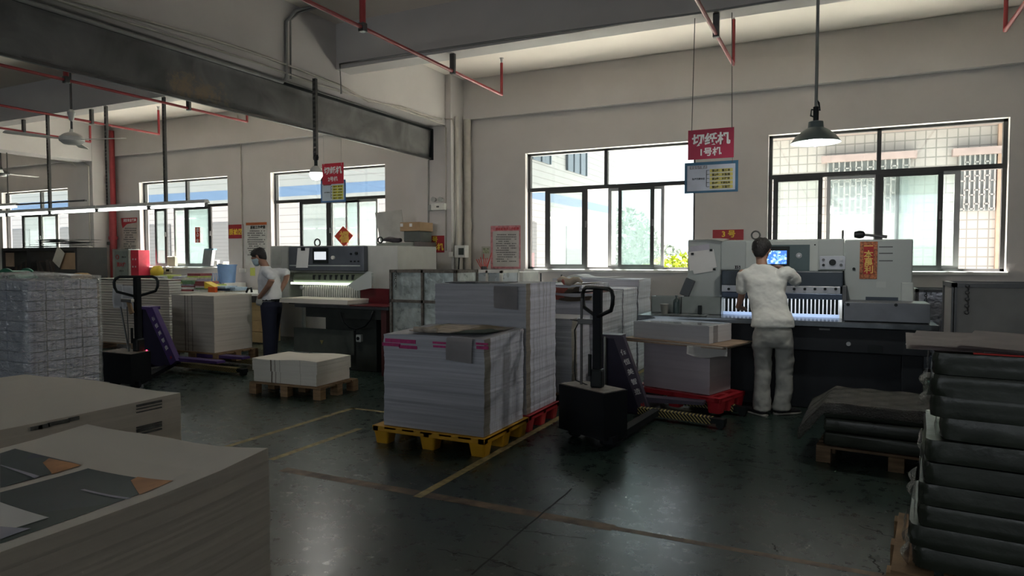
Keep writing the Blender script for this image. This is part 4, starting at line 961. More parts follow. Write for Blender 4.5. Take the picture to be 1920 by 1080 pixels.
# low pile with film
wood_pallet(-.12, .92, 5.42, 6.10, .125, WOODD, 'wooden pallet under the low film-covered pile by the front cutter', rz=R(-6), slats=5)
z = .13
for k in range(3):
    h = .10; cx, cy = .41, 5.77; b = MB().box(cx - .48, cx + .5, cy - .34, cy + .33, z, z + h, .018); bmesh.ops.subdivide_edges(b.bm, edges=b.bm.edges[:], cuts=2)
    for v in b.bm.verts: v.co += Vector((random.uniform(-.004, .004), random.uniform(-.004, .004), random.uniform(-.003, .003)))
    bmesh.ops.rotate(b.bm, cent=(cx, cy, 0), matrix=Matrix.Rotation(R(-6), 3, 'Z'), verts=b.bm.verts[:])
    solo(b, 'wrapped_pack', PACK, ['dark wrapped pack at the bottom of the low film-covered pile', 'dark wrapped pack in the middle of the low film-covered pile', 'dark wrapped pack on top of the low pile, under the film'][k], 'paper pack', 'wrapped packs in the low pile', smooth=True); z += h + .003
rr = Matrix.Rotation(R(-6), 4, 'Z')
def cov(u, v):
    x_ = -.66 + 1.2 * u; y_ = -.40 + .78 * v; zz = z + .012 + .004 * math.sin(u * 31) * math.sin(v * 23)
    if x_ < -.48: zz -= (-.48 - x_) * 1.35 * (1 - .5 * v)
    if y_ < -.34: zz -= (-.34 - y_) * 1.4; y_ = -.345
    q_ = rr @ Vector((x_, y_, 0)); return Vector((.41 + q_.x, 5.77 + q_.y, max(zz, .15)))
solo(MB().grid(cov, 60, 40, .002), 'film_cover', mat('crinkled_film', (.20, .195, .175), .20, bump=1, bscale=90, spec=1.0, rvar=.12, coat=.5), 'crinkled glossy film sheet draped over the low pile of packs', 'plastic wrap', smooth='all')

# ---------------------------------------------------------------- cage / metal boards
GALV = mat('galvanised_sheet', (.46, .51, .49), .30, .45, noise=.3, scale=9, bump=.25, bscale=14, rvar=.12)
GALVD = mat('dull_sheet', (.27, .26, .245), .5, .3, noise=.15, scale=5, rvar=.1)
def panel_cart(name, x0, x1, Y, z0, z1, sheetm, framem, label, mids=(.5,), hm=.5, depth=.55, lockside=1):
    t = thing(name, ((x0 + x1) / 2, Y + depth / 2, 0), label, 'metal box')
    f = MB(); w_ = .035
    for xa in (x0, x1 - w_):
        for ya in (Y, Y + depth - w_): f.box(xa, xa + w_, ya, ya + w_, .0, z1)
    for zz in (z0, z1 - w_, z0 + (z1 - z0) * hm):
        f.box(x0, x1, Y, Y + w_, zz, zz + w_).box(x0, x1, Y + depth - w_, Y + depth, zz, zz + w_).box(x0, x0 + w_, Y, Y + depth, zz, zz + w_).box(x1 - w_, x1, Y, Y + depth, zz, zz + w_)
    for m_ in mids: xm = x0 + (x1 - x0) * m_; f.box(xm - .015, xm + .015, Y, Y + w_, z0, z1)
    part(f, 'frame', framem, t)
    part(MB().box(x0 + .01, x1 - .01, Y + .025, Y + .03, z0, z1 - .01), 'front_sheet', sheetm, t); part(MB().box(x0 + .01, x1 - .01, Y + depth - .03, Y + depth - .025, z0, z1 - .01), 'back_sheet', sheetm, t)
    part(MB().box(x0 + .012, x0 + .018, Y, Y + depth, z0, z1 - .01), 'side_sheet', sheetm, t); part(MB().box(x1 - .018, x1 - .012, Y, Y + depth, z0, z1 - .01), 'side_sheet', sheetm, t)
    ch = MB(); xx = x0 + .10
    for k in range(9): ch.ring((xx + .006 * (k % 2), Y - .008, z1 - .02 - k * .026), .013, .004, 'x' if k % 2 else 'y', 10, 5)
    part(ch, 'hanging_chain', DSTEEL, t)
    return t
a, c = W(730, 540, 'y', 6.95), W(855, 540, 'y', 6.95)
panel_cart('metal_crate', a.x, c.x, 6.95, .25, W(790, 506, 'y', 6.95).z, GALV, mat('rusty_frame', (.16, .14, .12), .6, .5, noise=.4, scale=20), 'mottled galvanised metal crate with chain, before the white column beside the rear cutter', hm=.64)
a, c = W(856, 540, 'y', 8.2), W(941, 540, 'y', 8.2)
panel_cart('metal_crate', a.x, c.x, 8.2, .25, W(900, 507, 'y', 8.2).z, mat('pale_sheet', (.60, .66, .70), .3, .3, rvar=.1), WHITEP, 'pale framed metal crate half hidden behind the tallest stack', mids=(.33, .67))
a = W(1785, 540, 'y', 6.25)
panel_cart('metal_crate', a.x, a.x + .80, 6.25, .15, W(1850, 531, 'y', 6.25).z, GALVD, DSTEEL, 'dull brown-grey sheet metal crate with wire lock at the frame edge', mids=(.86,), hm=.42)
a, c = W(1716, 560, 'y', 8.75), W(1800, 560, 'y', 8.75)
panel_cart('metal_crate', a.x, c.x + .3, 8.75, .25, W(1750, 543, 'y', 8.6).z, mat('bright_sheet', (.55, .56, .62), .25, .6, bump=.5, bscale=22, rvar=.12), DSTEEL, 'shiny crinkled metal crate behind the cutter table end', mids=(), hm=.2)
BTARP = mat('blue_tarp', (.03, .09, .20), .5, noise=.3, bump=.4, bscale=12)
q0, q1 = W(1742, 600, 'y', 7.7), W(1800, 640, 'y', 7.7)
solo(MB().grid(lambda u, v: Vector((q0.x + .14 + (q1.x - q0.x + .2) * u, 7.55 + .5 * v, .80 + .06 * math.sin(u * 5 + v * 3) + .05 * v)), 14, 10, .004).box(q0.x + .15, q1.x + .3, 7.6, 8.05, 0, .74, .01), 'tarp_bundle', BTARP, 'blue tarpaulin bundle between the cutter end and the metal crate', 'tarpaulin', smooth=True)
# ================================================================ ELECTRIC STACKERS
HAZ = None
def haz_mat():
    m, nt, b = _nodes('hazard_stripes'); L = nt.links.new; tc = N(nt, 'ShaderNodeTexCoord'); sp = N(nt, 'ShaderNodeSeparateXYZ'); L(tc.outputs['Object'], sp.inputs[0])
    a = N(nt, 'ShaderNodeMath', operation='ADD'); L(sp.outputs['X'], a.inputs[0]); L(sp.outputs['Z'], a.inputs[1])
    d = N(nt, 'ShaderNodeMath', operation='DIVIDE'); L(a.outputs[0], d.inputs[0]); d.inputs[1].default_value = .034; f = N(nt, 'ShaderNodeMath', operation='FRACT'); L(d.outputs[0], f.inputs[0])
    g = N(nt, 'ShaderNodeMath', operation='GREATER_THAN'); L(f.outputs[0], g.inputs[0]); g.inputs[1].default_value = .62
    mx = N(nt, 'ShaderNodeMix', data_type='RGBA'); L(g.outputs[0], mx.inputs['Factor']); mx.inputs['A'].default_value = (.012, .012, .012, 1); mx.inputs['B'].default_value = (.45, .37, .13, 1); L(mx.outputs['Result'], b.inputs['Base Color']); b.inputs['Roughness'].default_value = .5; return m
HAZ = haz_mat()
CHROME = mat('chrome', (.6, .6, .6), .2, 1)
def stacker(label, Yg, band, plate, boxp, zb, hand, htop, hside, legp, fz, bandmat, platemat, txtmat, lift, extras):
    P = lambda p, y=Yg: W(p[0], p[1], 'y', y)
    BL, BF, BR = [W(*p, 'z', zb) for p in boxp]
    ctr = BL.lerp(BR, .5)
    t = thing('electric_stacker', (ctr.x, ctr.y, 0), label, 'stacker')
    # drive box
    u = (BF - BL); v = (BR - BF); u.z = v.z = 0
    b = MB(); q = [BL, BF, BF + v * 1.15, BL + v * 1.15]; b.prism([(p.x, p.y) for p in q], .075, zb, 'z')
    part(b, 'drive_box', BLACKM, t, bev=.012)
    uu, vv = u.normalized(), v.normalized(); lid = [BL + uu * .01 + vv * .01, BF - uu * .01 + vv * .01, BF + v * 1.1 - uu * .01, BL + v * 1.1 + uu * .01]
    part(MB().prism([(p.x, p.y) for p in lid], zb, zb + .006, 'z'), 'top_tray', mat('dusty_tray', (.20, .17, .15), .7, noise=.3, scale=14), t)
    for k in (.15, .85):
        w_ = BL + u * k + v * .5; part(MB().cyl((w_.x - .03 * uu.x, w_.y - .03 * uu.y, .055), (w_.x + .03 * uu.x, w_.y + .03 * uu.y, .055), .055, n=16), 'caster_wheel', BLACK, t)
    # handle
    hb = W(hand[0], hand[1], 'z', zb); hd = Vector(hside).normalized(); ht = W(hand[2], htop[0], 'y', hb.y).z
    hw = htop[1]; H = Vector((hb.x, hb.y, 0))
    part(MB().box(hb.x - .035, hb.x + .035, hb.y - .03, hb.y + .03, zb, ht - .01, .008), 'handle_column', BLACKM, t)
    part(MB().box(hb.x - .05, hb.x + .05, hb.y - .05, hb.y + .05, zb, zb + .16, .02).cyl((hb.x - .05, hb.y - .045, zb + .1), (hb.x - .05, hb.y - .045, zb + .28), .014), 'column_bracket', BLACK, t)
    def hp(s_, z): return Vector((H.x, H.y - .01, 0)) + hd * s_ * hw + Vector((0, 0, z))
    lp = [hp(0, ht), hp(.75, ht), hp(.93, ht - .02), hp(1, ht - .06), hp(.98, ht - .12), hp(.88, ht - .17), hp(.0, ht - .235), hp(-.88, ht - .17), hp(-.98, ht - .12), hp(-1, ht - .06), hp(-.93, ht - .02), hp(-.75, ht)]
    part(MB().tube(lp, .017, 10, True), 'handle_loop', BLACK, t, smooth='all')
    # chassis
    a = BF + v * .2; la, lb = [W(*p, 'z', .06) for p in legp]; ld = (lb - la).normalized(); ln = Vector((-ld.y, ld.x, 0))
    ch = MB()
    for s_ in (0.0, -.42):
        p0 = Vector((a.x, a.y, 0)) + uu * s_ * .9; p1 = la + ld * .12 + ld * s_ * .9
        d_ = (p1 - p0); d_.z = 0; n_ = Vector((-d_.y, d_.x, 0)).normalized() * .04
        ch.prism([((p0 + n_).x, (p0 + n_).y), ((p0 - n_).x, (p0 - n_).y), ((p1 - n_).x, (p1 - n_).y), ((p1 + n_).x, (p1 + n_).y)], .045, .10, 'z')
    part(ch, 'chassis_rail', BLACKM, t)
    # straddle legs
    for k, off in enumerate((0, .62)):
        p0, p1 = la + ln * off - ld * (.05 if not k else .1), lb + ln * off; n_ = ln * .04; b = MB()
        b.prism([((p0 + n_).x, (p0 + n_).y), ((p0 - n_).x, (p0 - n_).y), ((p1 - n_).x, (p1 - n_).y), ((p1 + n_).x, (p1 + n_).y)], .035, .095, 'z')
        lg = part(b, 'straddle_leg', HAZ, t); e = p1 + ld * .08
        part(MB().prism([((p1 + n_).x, (p1 + n_).y), ((p1 - n_).x, (p1 - n_).y), ((p1 - n_ + ld * .12).x, (p1 - n_ + ld * .12).y), ((p1 + n_ + ld * .12).x, (p1 + n_ + ld * .12).y)], .045, .09, 'z'), 'leg_tip', BLACK, lg)
        part(MB().cyl(Vector((e.x, e.y, .035)) - n_ * .8, Vector((e.x, e.y, .035)) + n_ * .8, .035, n=16), 'load_wheel', BLACK, lg)
    # mast plates: dark triangular cheeks with the coloured slanted brace
    for k, dy in enumerate((0, .085)):
        b = MB().prism([(P(p).x, P(p).z) for p in plate], Yg + dy, Yg + dy + .03, 'y'); ck_ = part(b, 'mast_cheek', platemat, t)
        if k: continue
        b = MB().prism([(P(p).x, P(p).z) for p in band], Yg + dy - .035, Yg + dy + .04, 'y'); br = part(b, 'slanted_brace', bandmat, t)
        if k == 0:
            c0 = (P(band[0]) + P(band[1])) / 2; c1 = (P(band[2]) + P(band[3])) / 2; ang = -math.atan2(c1.x - c0.x, c0.z - c1.z)
            for j, chh in enumerate('佰恒美智造'):
                q = c0.lerp(c1, .2 + j * .125 * 1.05); text(chh, .062, (q.x, Yg - .037, q.z), txtmat, br, rot=(R(90), ang, 0), bold=.001)
            q = c0.lerp(c1, .90); text('AI', .045, (q.x, Yg - .037, q.z), RTXT, br, rot=(R(90), ang, 0), bold=.002)
    x0, x1 = P(plate[0]).x, P(plate[1]).x; zt = P(plate[0]).z
    part(MB().box(x0 - .01, x1 + .07, Yg - .03, Yg + .14, zt - .02, zt + .02, .006), 'top_bar', bandmat if bandmat is not PURPLE else PURPLE, t)
    part(MB().box(x0 - .03, x0 + .03, Yg + .035, Yg + .08, .06, zt - .02), 'mast_panel', platemat, t)
    for dy in (-.02, .14): part(MB().cyl((x0 + .03, Yg + dy, .1), (x0 + .03, Yg + dy, zt), .018), 'mast_cylinder', CHROME, t)
    # forks
    xh = P(plate[2]).x - .08; fe = lb.x - .12
    for dy in (-.02, .42):
        b = MB(); y0 = Yg + dy + (.03 if dy < 0 else 0)
        b.prism([(xh, fz - .055), (fe, fz - .03), (fe, fz), (xh, fz)], y0, y0 + .13, 'y'); part(b, 'fork', bandmat, t)
    return t, hb
DP = mat('dark_purple_panel', (.016, .012, .04), .5); DB = mat('dark_brace', (.075, .062, .095), .5)
t, hb = stacker('black electric stacker holding the bright red pallet, nearer of the two', 6.42, [(1152, 632), (1170, 630), (1219, 768), (1203, 776)], [(1131, 630), (1153, 630), (1206, 776), (1134, 788)],
        [(1048, 720), (1133, 739), (1171, 732)], .45, (1120, 727, 1118), (540, .215), (.80, -.60, 0), [(1208, 771), (1335, 789)], .17, DB, DP, WTXT, 0, None)
q = W(1090, 722, 'z', .45)
b = MB().cyl((q.x, q.y, .45), (q.x, q.y, W(1090, 560, 'y', q.y).z), .011, n=10); part(b, 'pole', DSTEEL, t)
zz = W(1090, 602, 'y', q.y).z; part(MB().box(q.x - .03, q.x + .10, q.y - .02, q.y + .02, zz - .025, zz + .02, .004).cyl((q.x - .1, q.y, zz + .01), (q.x, q.y, zz), .004, .012), 'clamp', DSTEEL, t)
part(MB().tube([Vector((q.x - .02, q.y, zz)), Vector((q.x - .06, q.y, zz - .08)), Vector((q.x - .055, q.y, zz - .18)), Vector((q.x - .06, q.y, zz - .42)), Vector((q.x - .05, q.y, zz - .50)), Vector((q.x + .05, q.y, zz - .53)), Vector((q.x + .1, q.y, zz - .57))], .006, 6), 'cable', BLACK, t, smooth='all')
t, hb = stacker('purple electric stacker holding the tall cream block, by the ribbed pale stack', 6.1, [(276, 577), (290, 576), (335, 676), (324, 684)], [(263, 577), (277, 577), (326, 684), (268, 690)],
        [(190, 660), (245, 665), (278, 659)], .42, (260, 659, 260), (519, .225), (.62, .78, 0), [(316, 681), (448, 695)], .205, PURPLE, DP, WTXT, .05, None)
q = W(242, 660, 'z', .42)
part(MB().cyl((q.x, q.y, .42), W(226, 575, 'y', q.y), .010, n=8).cyl((q.x, q.y, .42), W(238, 575, 'y', q.y), .006, n=8), 'pole', DSTEEL, t)
a, c = W(229, 560, 'y', q.y), W(249, 567, 'y', q.y); part(MB().box(a.x, c.x, q.y - .02, q.y + .02, c.z, a.z, .004), 'clamp', STEEL, t)
a = W(244, 578, 'y', q.y); part(MB().prism([(a.x - .05, a.z + .07), (a.x + .01, a.z + .06), (a.x + .06, a.z - .05), (a.x + .0, a.z - .07)], q.y - .01, q.y + .01), 'brown_tag', CARD, t)
a = W(275, 657, 'z', .43); part(MB().cyl((a.x, a.y, .42), (a.x, a.y, .435), .008, n=8), 'indicator_light', emit('red_led', (1, .02, .05), 8), t)

# ================================================================ GUILLOTINE CUTTERS
MG = mat('machine_grey', (.44, .48, .47), .5, noise=.05, scale=2); MG2 = mat('machine_grey_light', (.50, .54, .52), .45, noise=.05); MDK = mat('machine_dark_blue', (.022, .030, .040), .5, noise=.1)
MDH = mat('hood_blue_grey', (.035, .05, .07), .4); MSI = mat('silver_strip', (.42, .43, .46), .35, .5); TBL = mat('ground_steel_table', (.20, .22, .24), .22, .85, noise=.1, scale=12, rvar=.08)
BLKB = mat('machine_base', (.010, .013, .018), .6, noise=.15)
Yb, Yt = 7.75, 7.2
t = thing('paper_cutter', (-.5, 8.2, 0), 'pale grey guillotine cutter with a blue screen and red gold-lettered banner, man working at it', 'paper cutter')
b = MB(); b.fb(1289, 449, 1351, 586, Yb, 1.1).fb(1351, 449, 1583, 507, Yb, 1.1).fb(1583, 449, 1711, 575, Yb, 1.1); 
hz = part(b, 'housing', MG, t, bev=.014)
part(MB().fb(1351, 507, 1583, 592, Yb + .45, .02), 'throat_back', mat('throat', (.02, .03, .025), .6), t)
b = MB(); b.fb(1398, 452, 1534, 532, Yb - .012, .012, .003); part(b, 'fascia_panel', MG2, t)
for px_, py_ in ((1528, 459), (1528, 526)): part(MB().cyl(W(px_, py_, 'y', Yb - .018), W(px_, py_, 'y', Yb - .01), .008, n=12), 'fascia_screw', BLACK, t)
part(MB().fb(1440, 459, 1518, 523, Yb - .016, .005), 'fascia_recess', mat('teal_fascia', (.07, .11, .115), .3), t)
sc = part(MB().fb(1430, 462, 1480, 503, Yb - .035, .025, .004), 'screen', BLACK, t)
def screen_mat():
    m, nt, b = _nodes('blue_screen'); L = nt.links.new; tc = N(nt, 'ShaderNodeTexCoord'); v = N(nt, 'ShaderNodeTexVoronoi', distance='CHEBYCHEV'); v.inputs['Scale'].default_value = 45; L(tc.outputs['Object'], v.inputs['Vector'])
    cr = N(nt, 'ShaderNodeValToRGB'); s = N(nt, 'ShaderNodeSeparateColor'); L(v.outputs['Color'], s.inputs[0]); L(s.outputs[0], cr.inputs[0]); cr.color_ramp.interpolation = 'CONSTANT'; e = cr.color_ramp.elements; e[0].color = (.05, .16, .62, 1); e[1].position = .55; e[1].color = (.16, .36, .75, 1); e.new(.8).color = (.42, .65, .85, 1)
    L(cr.outputs[0], b.inputs['Emission Color']); b.inputs['Emission Strength'].default_value = 1.1; b.inputs['Base Color'].default_value = (0, 0, 0, 1); return m
part(MB().fb(1434, 470, 1475, 495, Yb - .037, .003), 'display', screen_mat(), sc)
q = W(1498, 479, 'y', Yb - .03); part(MB().cyl(q, q + Vector((0, .02, 0)), .028, n=20).cyl(q - Vector((0, .012, 0)), q, .016, .022), 'jog_knob', STEEL, t)
part(MB().fb(1537, 480, 1585, 505, Yb - .008, .009, .002), 'button_plate', MSI, t)
for px_, py_, r_, m_ in ((1544, 487, .014, DSTEEL), (1544, 497, .014, BLACK), (1561, 492, .033, BLACK), (1577, 486, .015, STEEL), (1577, 497, .015, DSTEEL)):
    q = W(px_, py_, 'y', Yb - .03); part(MB().cyl(q, q + Vector((0, .025, 0)), r_, n=18), 'push_button', m_, t, smooth=True)
q = W(1601, 504, 'y', Yb - .02); part(MB().cyl(q, q + Vector((0, .02, 0)), .014, n=14), 'lock', BLACK, t)
for y_ in (463, 475, 489): part(MB().fb(1648, y_ - 1, 1674, y_ + 1, Yb - .003, .004), 'vent_slot', DSTEEL, t)
lb_ = part(MB().fb(1643, 528, 1661, 539, Yb - .003, .004), 'rating_plate', MG2, t)
text('OSHIMA', .028, tuple(W(1652, 531, 'y', Yb - .005)), BTXT, lb_, w=.085) if False else None
part(MB().fb(1377, 498, 1388, 504, Yb - .003, .004), 'number_plate', BLACK, t); text('115', .034, tuple(W(1382, 501, 'y', Yb - .005)), WTXT, t, w=.05, label='white number on a small black plate')
part(MB().fb(1623, 557, 1684, 565, Yb - .004, .005), 'dark_slot', MDH, t)
part(MB().fb(1690, 530, 1713, 566, Yb - .06, .08, .01), 'side_box', MG2, t)
part(MB().fb(1353, 508, 1581, 537, 7.60, .16, .012), 'safety_hood', MDH, t)
st_ = part(MB().fb(1353, 536, 1576, 549, 7.585, .03, .003), 'knob_strip', MSI, t)
for px_ in (1366, 1384, 1489, 1509, 1528, 1547, 1567):
    q = W(px_, 542, 'y', 7.565); part(MB().cyl(q, q + Vector((0, .022, 0)), .014, n=14), 'knob', BLACK, st_, smooth=True)
text('▷□△○', .04, tuple(W(1376, 523, 'y', 7.597)), WTXT, t, w=.11) if False else None
part(MB().fb(1353, 549, 1583, 560, 7.57, .12, .008), 'clamp_bar', mat('clamp_blue', (.06, .08, .12), .35, .5), t)
part(MB().fb(1579, 536, 1588, 568, 7.56, .2, .004), 'end_bracket', DSTEEL, t)
fg = MB(); x_ = 1357
while x_ < 1574: fg.fb(x_, 560, x_ + 2.2, 597, 7.72, .02); x_ += 7.4
part(fg, 'clamp_fingers', mat('finger_white', (.80, .80, .80), .5), t, label='row of thin bright clamp fingers')
part(MB().fb(1574, 561, 1579, 600, 7.66, .03), 'led_upright', WHITEP, t)  # vertical LED line, its glow given only as white paint
part(MB().fb(1356, 587, 1576, 593, 7.70, .01), 'led_strip', emit('cut_line_light', (.55, .70, 1), .12), t)
al = bpy.data.lights.new('throat_fill_lamp', 'AREA'); al.shape = 'RECTANGLE'; al.size = 1.15; al.size_y = .02; al.energy = .8; al.color = (.85, .92, 1)  # unseen lamp added under the hood to brighten the clamp fingers
ao = bpy.data.objects.new('throat_fill_lamp', al); COL.objects.link(ao); q = W(1466, 561, 'y', 7.585); ao.location = (q.x, 7.60, q.z - .004); ao.rotation_euler = (R(35), 0, 0)
xa, xb = W(1196, 590, 'z', .9).x, W(1762, 611, 'z', .9).x
part(MB().box(xa, xb, Yt, 8.55, .845, .9, .006), 'work_table', TBL, t)
part(MB().fb(1583, 568, 1745, 604, 7.30, .44, .006), 'side_guard', mat('guard_steel', (.17, .18, .20), .4, .5), t)
for px_, py_ in ((1680, 572), (1590, 571)): q = W(px_, py_, 'y', 7.29); part(MB().cyl(q, q + Vector((0, .02, 0)), .015, n=12), 'guard_bolt', BLACK, t)
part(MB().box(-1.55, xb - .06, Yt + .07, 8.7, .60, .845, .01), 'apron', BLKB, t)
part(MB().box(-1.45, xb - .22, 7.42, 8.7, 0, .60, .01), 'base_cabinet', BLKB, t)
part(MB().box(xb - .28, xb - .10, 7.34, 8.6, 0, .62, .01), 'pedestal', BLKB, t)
part(MB().fb(1536, 616, 1556, 619, Yt + .055, .02), 'drawer_handle', DSTEEL, t)
q = W(1591, 645, 'y', 7.26); part(MB().cyl(q, q + Vector((0, .02, 0)), .02, n=16), 'socket_ring', STEEL, t)
part(MB().fb(1627, 648, 1654, 662, 7.255, .02), 'pedal_box', BLACK, t)
for px_, nm in ((1417, 0), (1580, 1)):
    q = W(px_, 447, 'y', 8.1); part(MB().ring((q.x, 8.1, W(px_, 441, 'y', 8.1).z), .045, .010, 'x' if nm else 'y', 16, 6), 'lifting_eye', DSTEEL, t, smooth='all')
# banner, papers on the housing
t2 = thing('paper_banner', tuple(W(1628, 488, 'y', Yb - .004)), 'red and gold vertical paper couplet stuck on the front cutter', 'banner')
part(MB().fb(1612, 453, 1645, 523, Yb - .006, .003), 'banner_paper', mat('banner_gold_border', (.40, .13, .05), .5, noise=.7, scale=60), t2); part(MB().fb(1619, 459, 1638, 514, Yb - .008, .002), 'banner_field', mat('banner_red', (.42, .015, .015), .5, noise=.2, scale=30), t2)
for k, chh in enumerate('一本萬利'): text(chh, .085, tuple(W(1628.5, 463 + k * 14 - (2 if k == 0 else 0), 'y', Yb - .009)), GOLD, t2, bold=.002)
t2 = thing('clipped_notes', tuple(W(1315, 480, 'y', Yb - .01)), 'white notes held by black clips on the end of the front cutter', 'papers')
def notes(b, pts, y): return b.prism([(W(px_, py_, 'y', y).x, W(px_, py_, 'y', y).z) for px_, py_ in pts], y, y + .002)
part(notes(MB(), [(1294, 463), (1329, 457), (1333, 480), (1296, 482)], Yb - .006), 'note', mat('lilac_note', (.50, .49, .56), .7), t2)
part(notes(MB(), [(1289, 473), (1338, 467), (1344, 501), (1293, 508)], Yb - .010), 'note', PAPERW, t2); part(notes(MB(), [(1299, 507), (1338, 502), (1340, 508), (1301, 514)], Yb - .014), 'note', PAPERW, t2)
for px_, py_ in ((1333, 469), (1298, 476), (1339, 505)): part(MB().fb(px_ - 2.5, py_ - 2, px_ + 2.5, py_ + 2, Yb - .022, .012, .003), 'clip', BLACK, t2)
solo(MB().grid(lambda u, v: W(1304 + 52 * u, 449, 'y', Yb - .05) + Vector((.04 * v, .20 * v - .02, .008 + .01 * math.sin(u * 3) - (.03 * (1 - v) * u))), 8, 6, .003), 'loose_paper', PAPERW, 'white paper lying over the top edge of the front cutter', 'paper')
q = W(1611, 441, 'y', 7.95)
t2 = thing('brush', tuple(q), 'dark round-headed brush lying on top of the front cutter', 'brush')
part(MB().lathe((0, 0, 0), [(.005, -.05), (.03, -.045), (.042, 0), (.035, .04), (.012, .055)], 18).xf(Matrix.Translation((q.x, q.y, W(1611, 448, 'y', 7.95).z + .045)) @ Matrix.Rotation(R(90), 4, 'Y')), 'brush_head', BLACK, t2, smooth=True)
a = W(1616, 441, 'y', 7.95); part(MB().cyl((a.x, a.y, W(1611, 448, 'y', 7.95).z + .045), (a.x + .23, a.y, W(1611, 448, 'y', 7.95).z + .018), .012, .016, n=10), 'brush_handle', DSTEEL, t2)
# left end of the table: trays, bottle, can, tilted tablet
ACR = mat('clear_grey_tray', (.25, .28, .27), .2, spec=.7)
def tray(px0, px1, py0, Y, d, label):
    a, c = W(px0, 575, 'y', Y).x, W(px1, 575, 'y', Y).x; zt = W((px0 + px1) / 2, py0, 'y', Y).z; tt = thing('tray', ((a + c) / 2, Y + d / 2, .9), label, 'tray')
    part(MB().box(a, c, Y, Y + .008, .902, zt).box(a, c, Y + d - .008, Y + d, .902, zt).box(a, a + .008, Y, Y + d, .902, zt).box(c - .008, c, Y, Y + d, .902, zt).box(a, c, Y, Y + d, .901, .908), 'tray_shell', ACR, tt, bev=.001); return tt
tray(1221, 1274, 556, 7.62, .2, 'open grey tray at the far end of the front cutter table'); tray(1277, 1352, 557, 7.55, .18, 'longer grey tray on the front cutter table beside the bottle')
q = W(1268, 585, 'z', .9); q.y = 7.5; q.x = W(1268, 575, 'y', 7.5).x
solo(MB().lathe((q.x, q.y, .9), [(.034, .002), (.036, .02), (.036, .13), (.028, .16), (.012, .175), (.010, .19), (.016, .195), (.014, .205)], 20), 'spray_bottle', mat('bottle_green_grey', (.06, .09, .09), .3), 'dark grey squeeze bottle standing between the trays', 'bottle', smooth=True)
q = W(1246, 575, 'y', 7.45); solo(MB().lathe((q.x, 7.45, .9), [(.034, .002), (.045, .10), (.047, .105), (.047, .11), (.04, .11)], 20), 'cup', mat('cup_grey', (.24, .24, .22), .5), 'grey paper cup in front of the tray on the cutter table', 'cup', smooth=True)
q = W(1312, 575, 'y', 7.50); solo(MB().box(q.x - .02, q.x + .02, 7.49, 7.53, .9, 1.0, .006), 'tape_dispenser', BLACK, 'small black upright block before the longer tray', 'block')
b = MB().box(-.055, .055, -.015, .015, -.10, .10, .008); b.xf(Matrix.Translation(W(1289, 539, 'y', 7.68)) @ Matrix.Rotation(R(22), 4, 'Y')); solo(b, 'tablet', mat('dark_slate', (.07, .08, .09), .4), 'dark tilted tablet fixed at the end of the front cutter', 'tablet')
q = W(1270, 590, 'z', .9); solo(MB().grid(lambda u, v: Vector((-1.83 + .55 * u, 7.27 + .2 * v, .905 + .006 * math.sin(u * 14) * math.sin(v * 7))), 20, 8, .003), 'plastic_sheet', mat('pale_film_sheet', (.45, .50, .50), .15, spec=.8), 'crumpled pale plastic sheet on the front cutter table', 'sheet', smooth='all')

# rear cutter
Yb2, Yt2 = 7.75, 7.08
t = thing('paper_cutter', (-6.4, 8.2, 0), 'older grey cutter with dark control panel and red side table, before the diamond-decorated window', 'paper cutter')
part(MB().fb(507, 461, 541, 566, Yb2, 1.0).fb(541, 461, 682, 512, Yb2, 1.0).fb(682, 461, 746, 566, Yb2, 1.0), 'housing', mat('machine_warm_grey', (.46, .47, .44), .5, noise=.05), t, bev=.014)
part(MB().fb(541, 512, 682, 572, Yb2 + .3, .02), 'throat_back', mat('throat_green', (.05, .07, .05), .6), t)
part(MB().fb(541, 462, 682, 508, Yb2 - .10, .10, .012), 'control_fascia', mat('slate_panel', (.085, .095, .115), .45), t)
part(MB().fb(543, 497, 675, 499, Yb2 - .106, .008), 'fascia_ridge', MG, t)
text('POLAR', .05, tuple(W(560, 508 - .5, 'y', Yb2 - .102)), BTXT, t, w=.14) if False else None
sc = part(MB().fb(586, 465, 614, 494, Yb2 - .12, .03, .004), 'screen', BLACK, t); part(MB().fb(589, 472, 611, 487, Yb2 - .123, .004), 'display', emit('pale_display', (.62, .66, .70), .55), sc)
part(notes(MB(), [(558, 465), (580, 465), (577, 502), (555, 502)], Yb2 - .11), 'tally_sheet', PAPERW, t, label='white tally sheet clipped to the panel'); part(MB().fb(564, 464, 571, 470, Yb2 - .12, .01), 'clip', BLACK, t)
q = W(623, 483, 'y', Yb2 - .13); part(MB().cyl(q, q + Vector((0, .03, 0)), .026, n=18), 'jog_knob', WHITEP, t, smooth=True)
for px_, py_, r_ in ((657, 476, .014), (667, 475, .022), (657, 490, .01), (664, 490, .01), (671, 490, .01)):
    q = W(px_, py_, 'y', Yb2 - .12); part(MB().cyl(q, q + Vector((0, .02, 0)), r_, n=14), 'push_button', BLACK, t)
part(MB().fb(510, 465, 527, 498, Yb2 - .006, .008), 'document_pocket', mat('clear_pocket', (.45, .46, .43), .15), t)
b = MB(); a, c = W(546, 522, 'y', 7.6), W(676, 522, 'y', 7.6); b.cyl((a.x, 7.72, a.z), (c.x, 7.72, a.z), .085, n=24); rl = part(b, 'pressing_roller', mat('olive_roller', (.16, .19, .14), .4, .3), t, smooth=True)
for k in range(8): q = W(588 + k * 10.4, 520, 'y', 7.63); part(MB().box(q.x - .018, q.x + .018, 7.63, 7.66, q.z - .035, q.z + .035, .002), 'roller_slot', BLACK, rl)
part(MB().fb(545, 530, 664, 534, 7.62, .03), 'work_light', emit('cutter_work_light', (.85, .95, .75), 1.6), t)
fg = MB(); x_ = 567
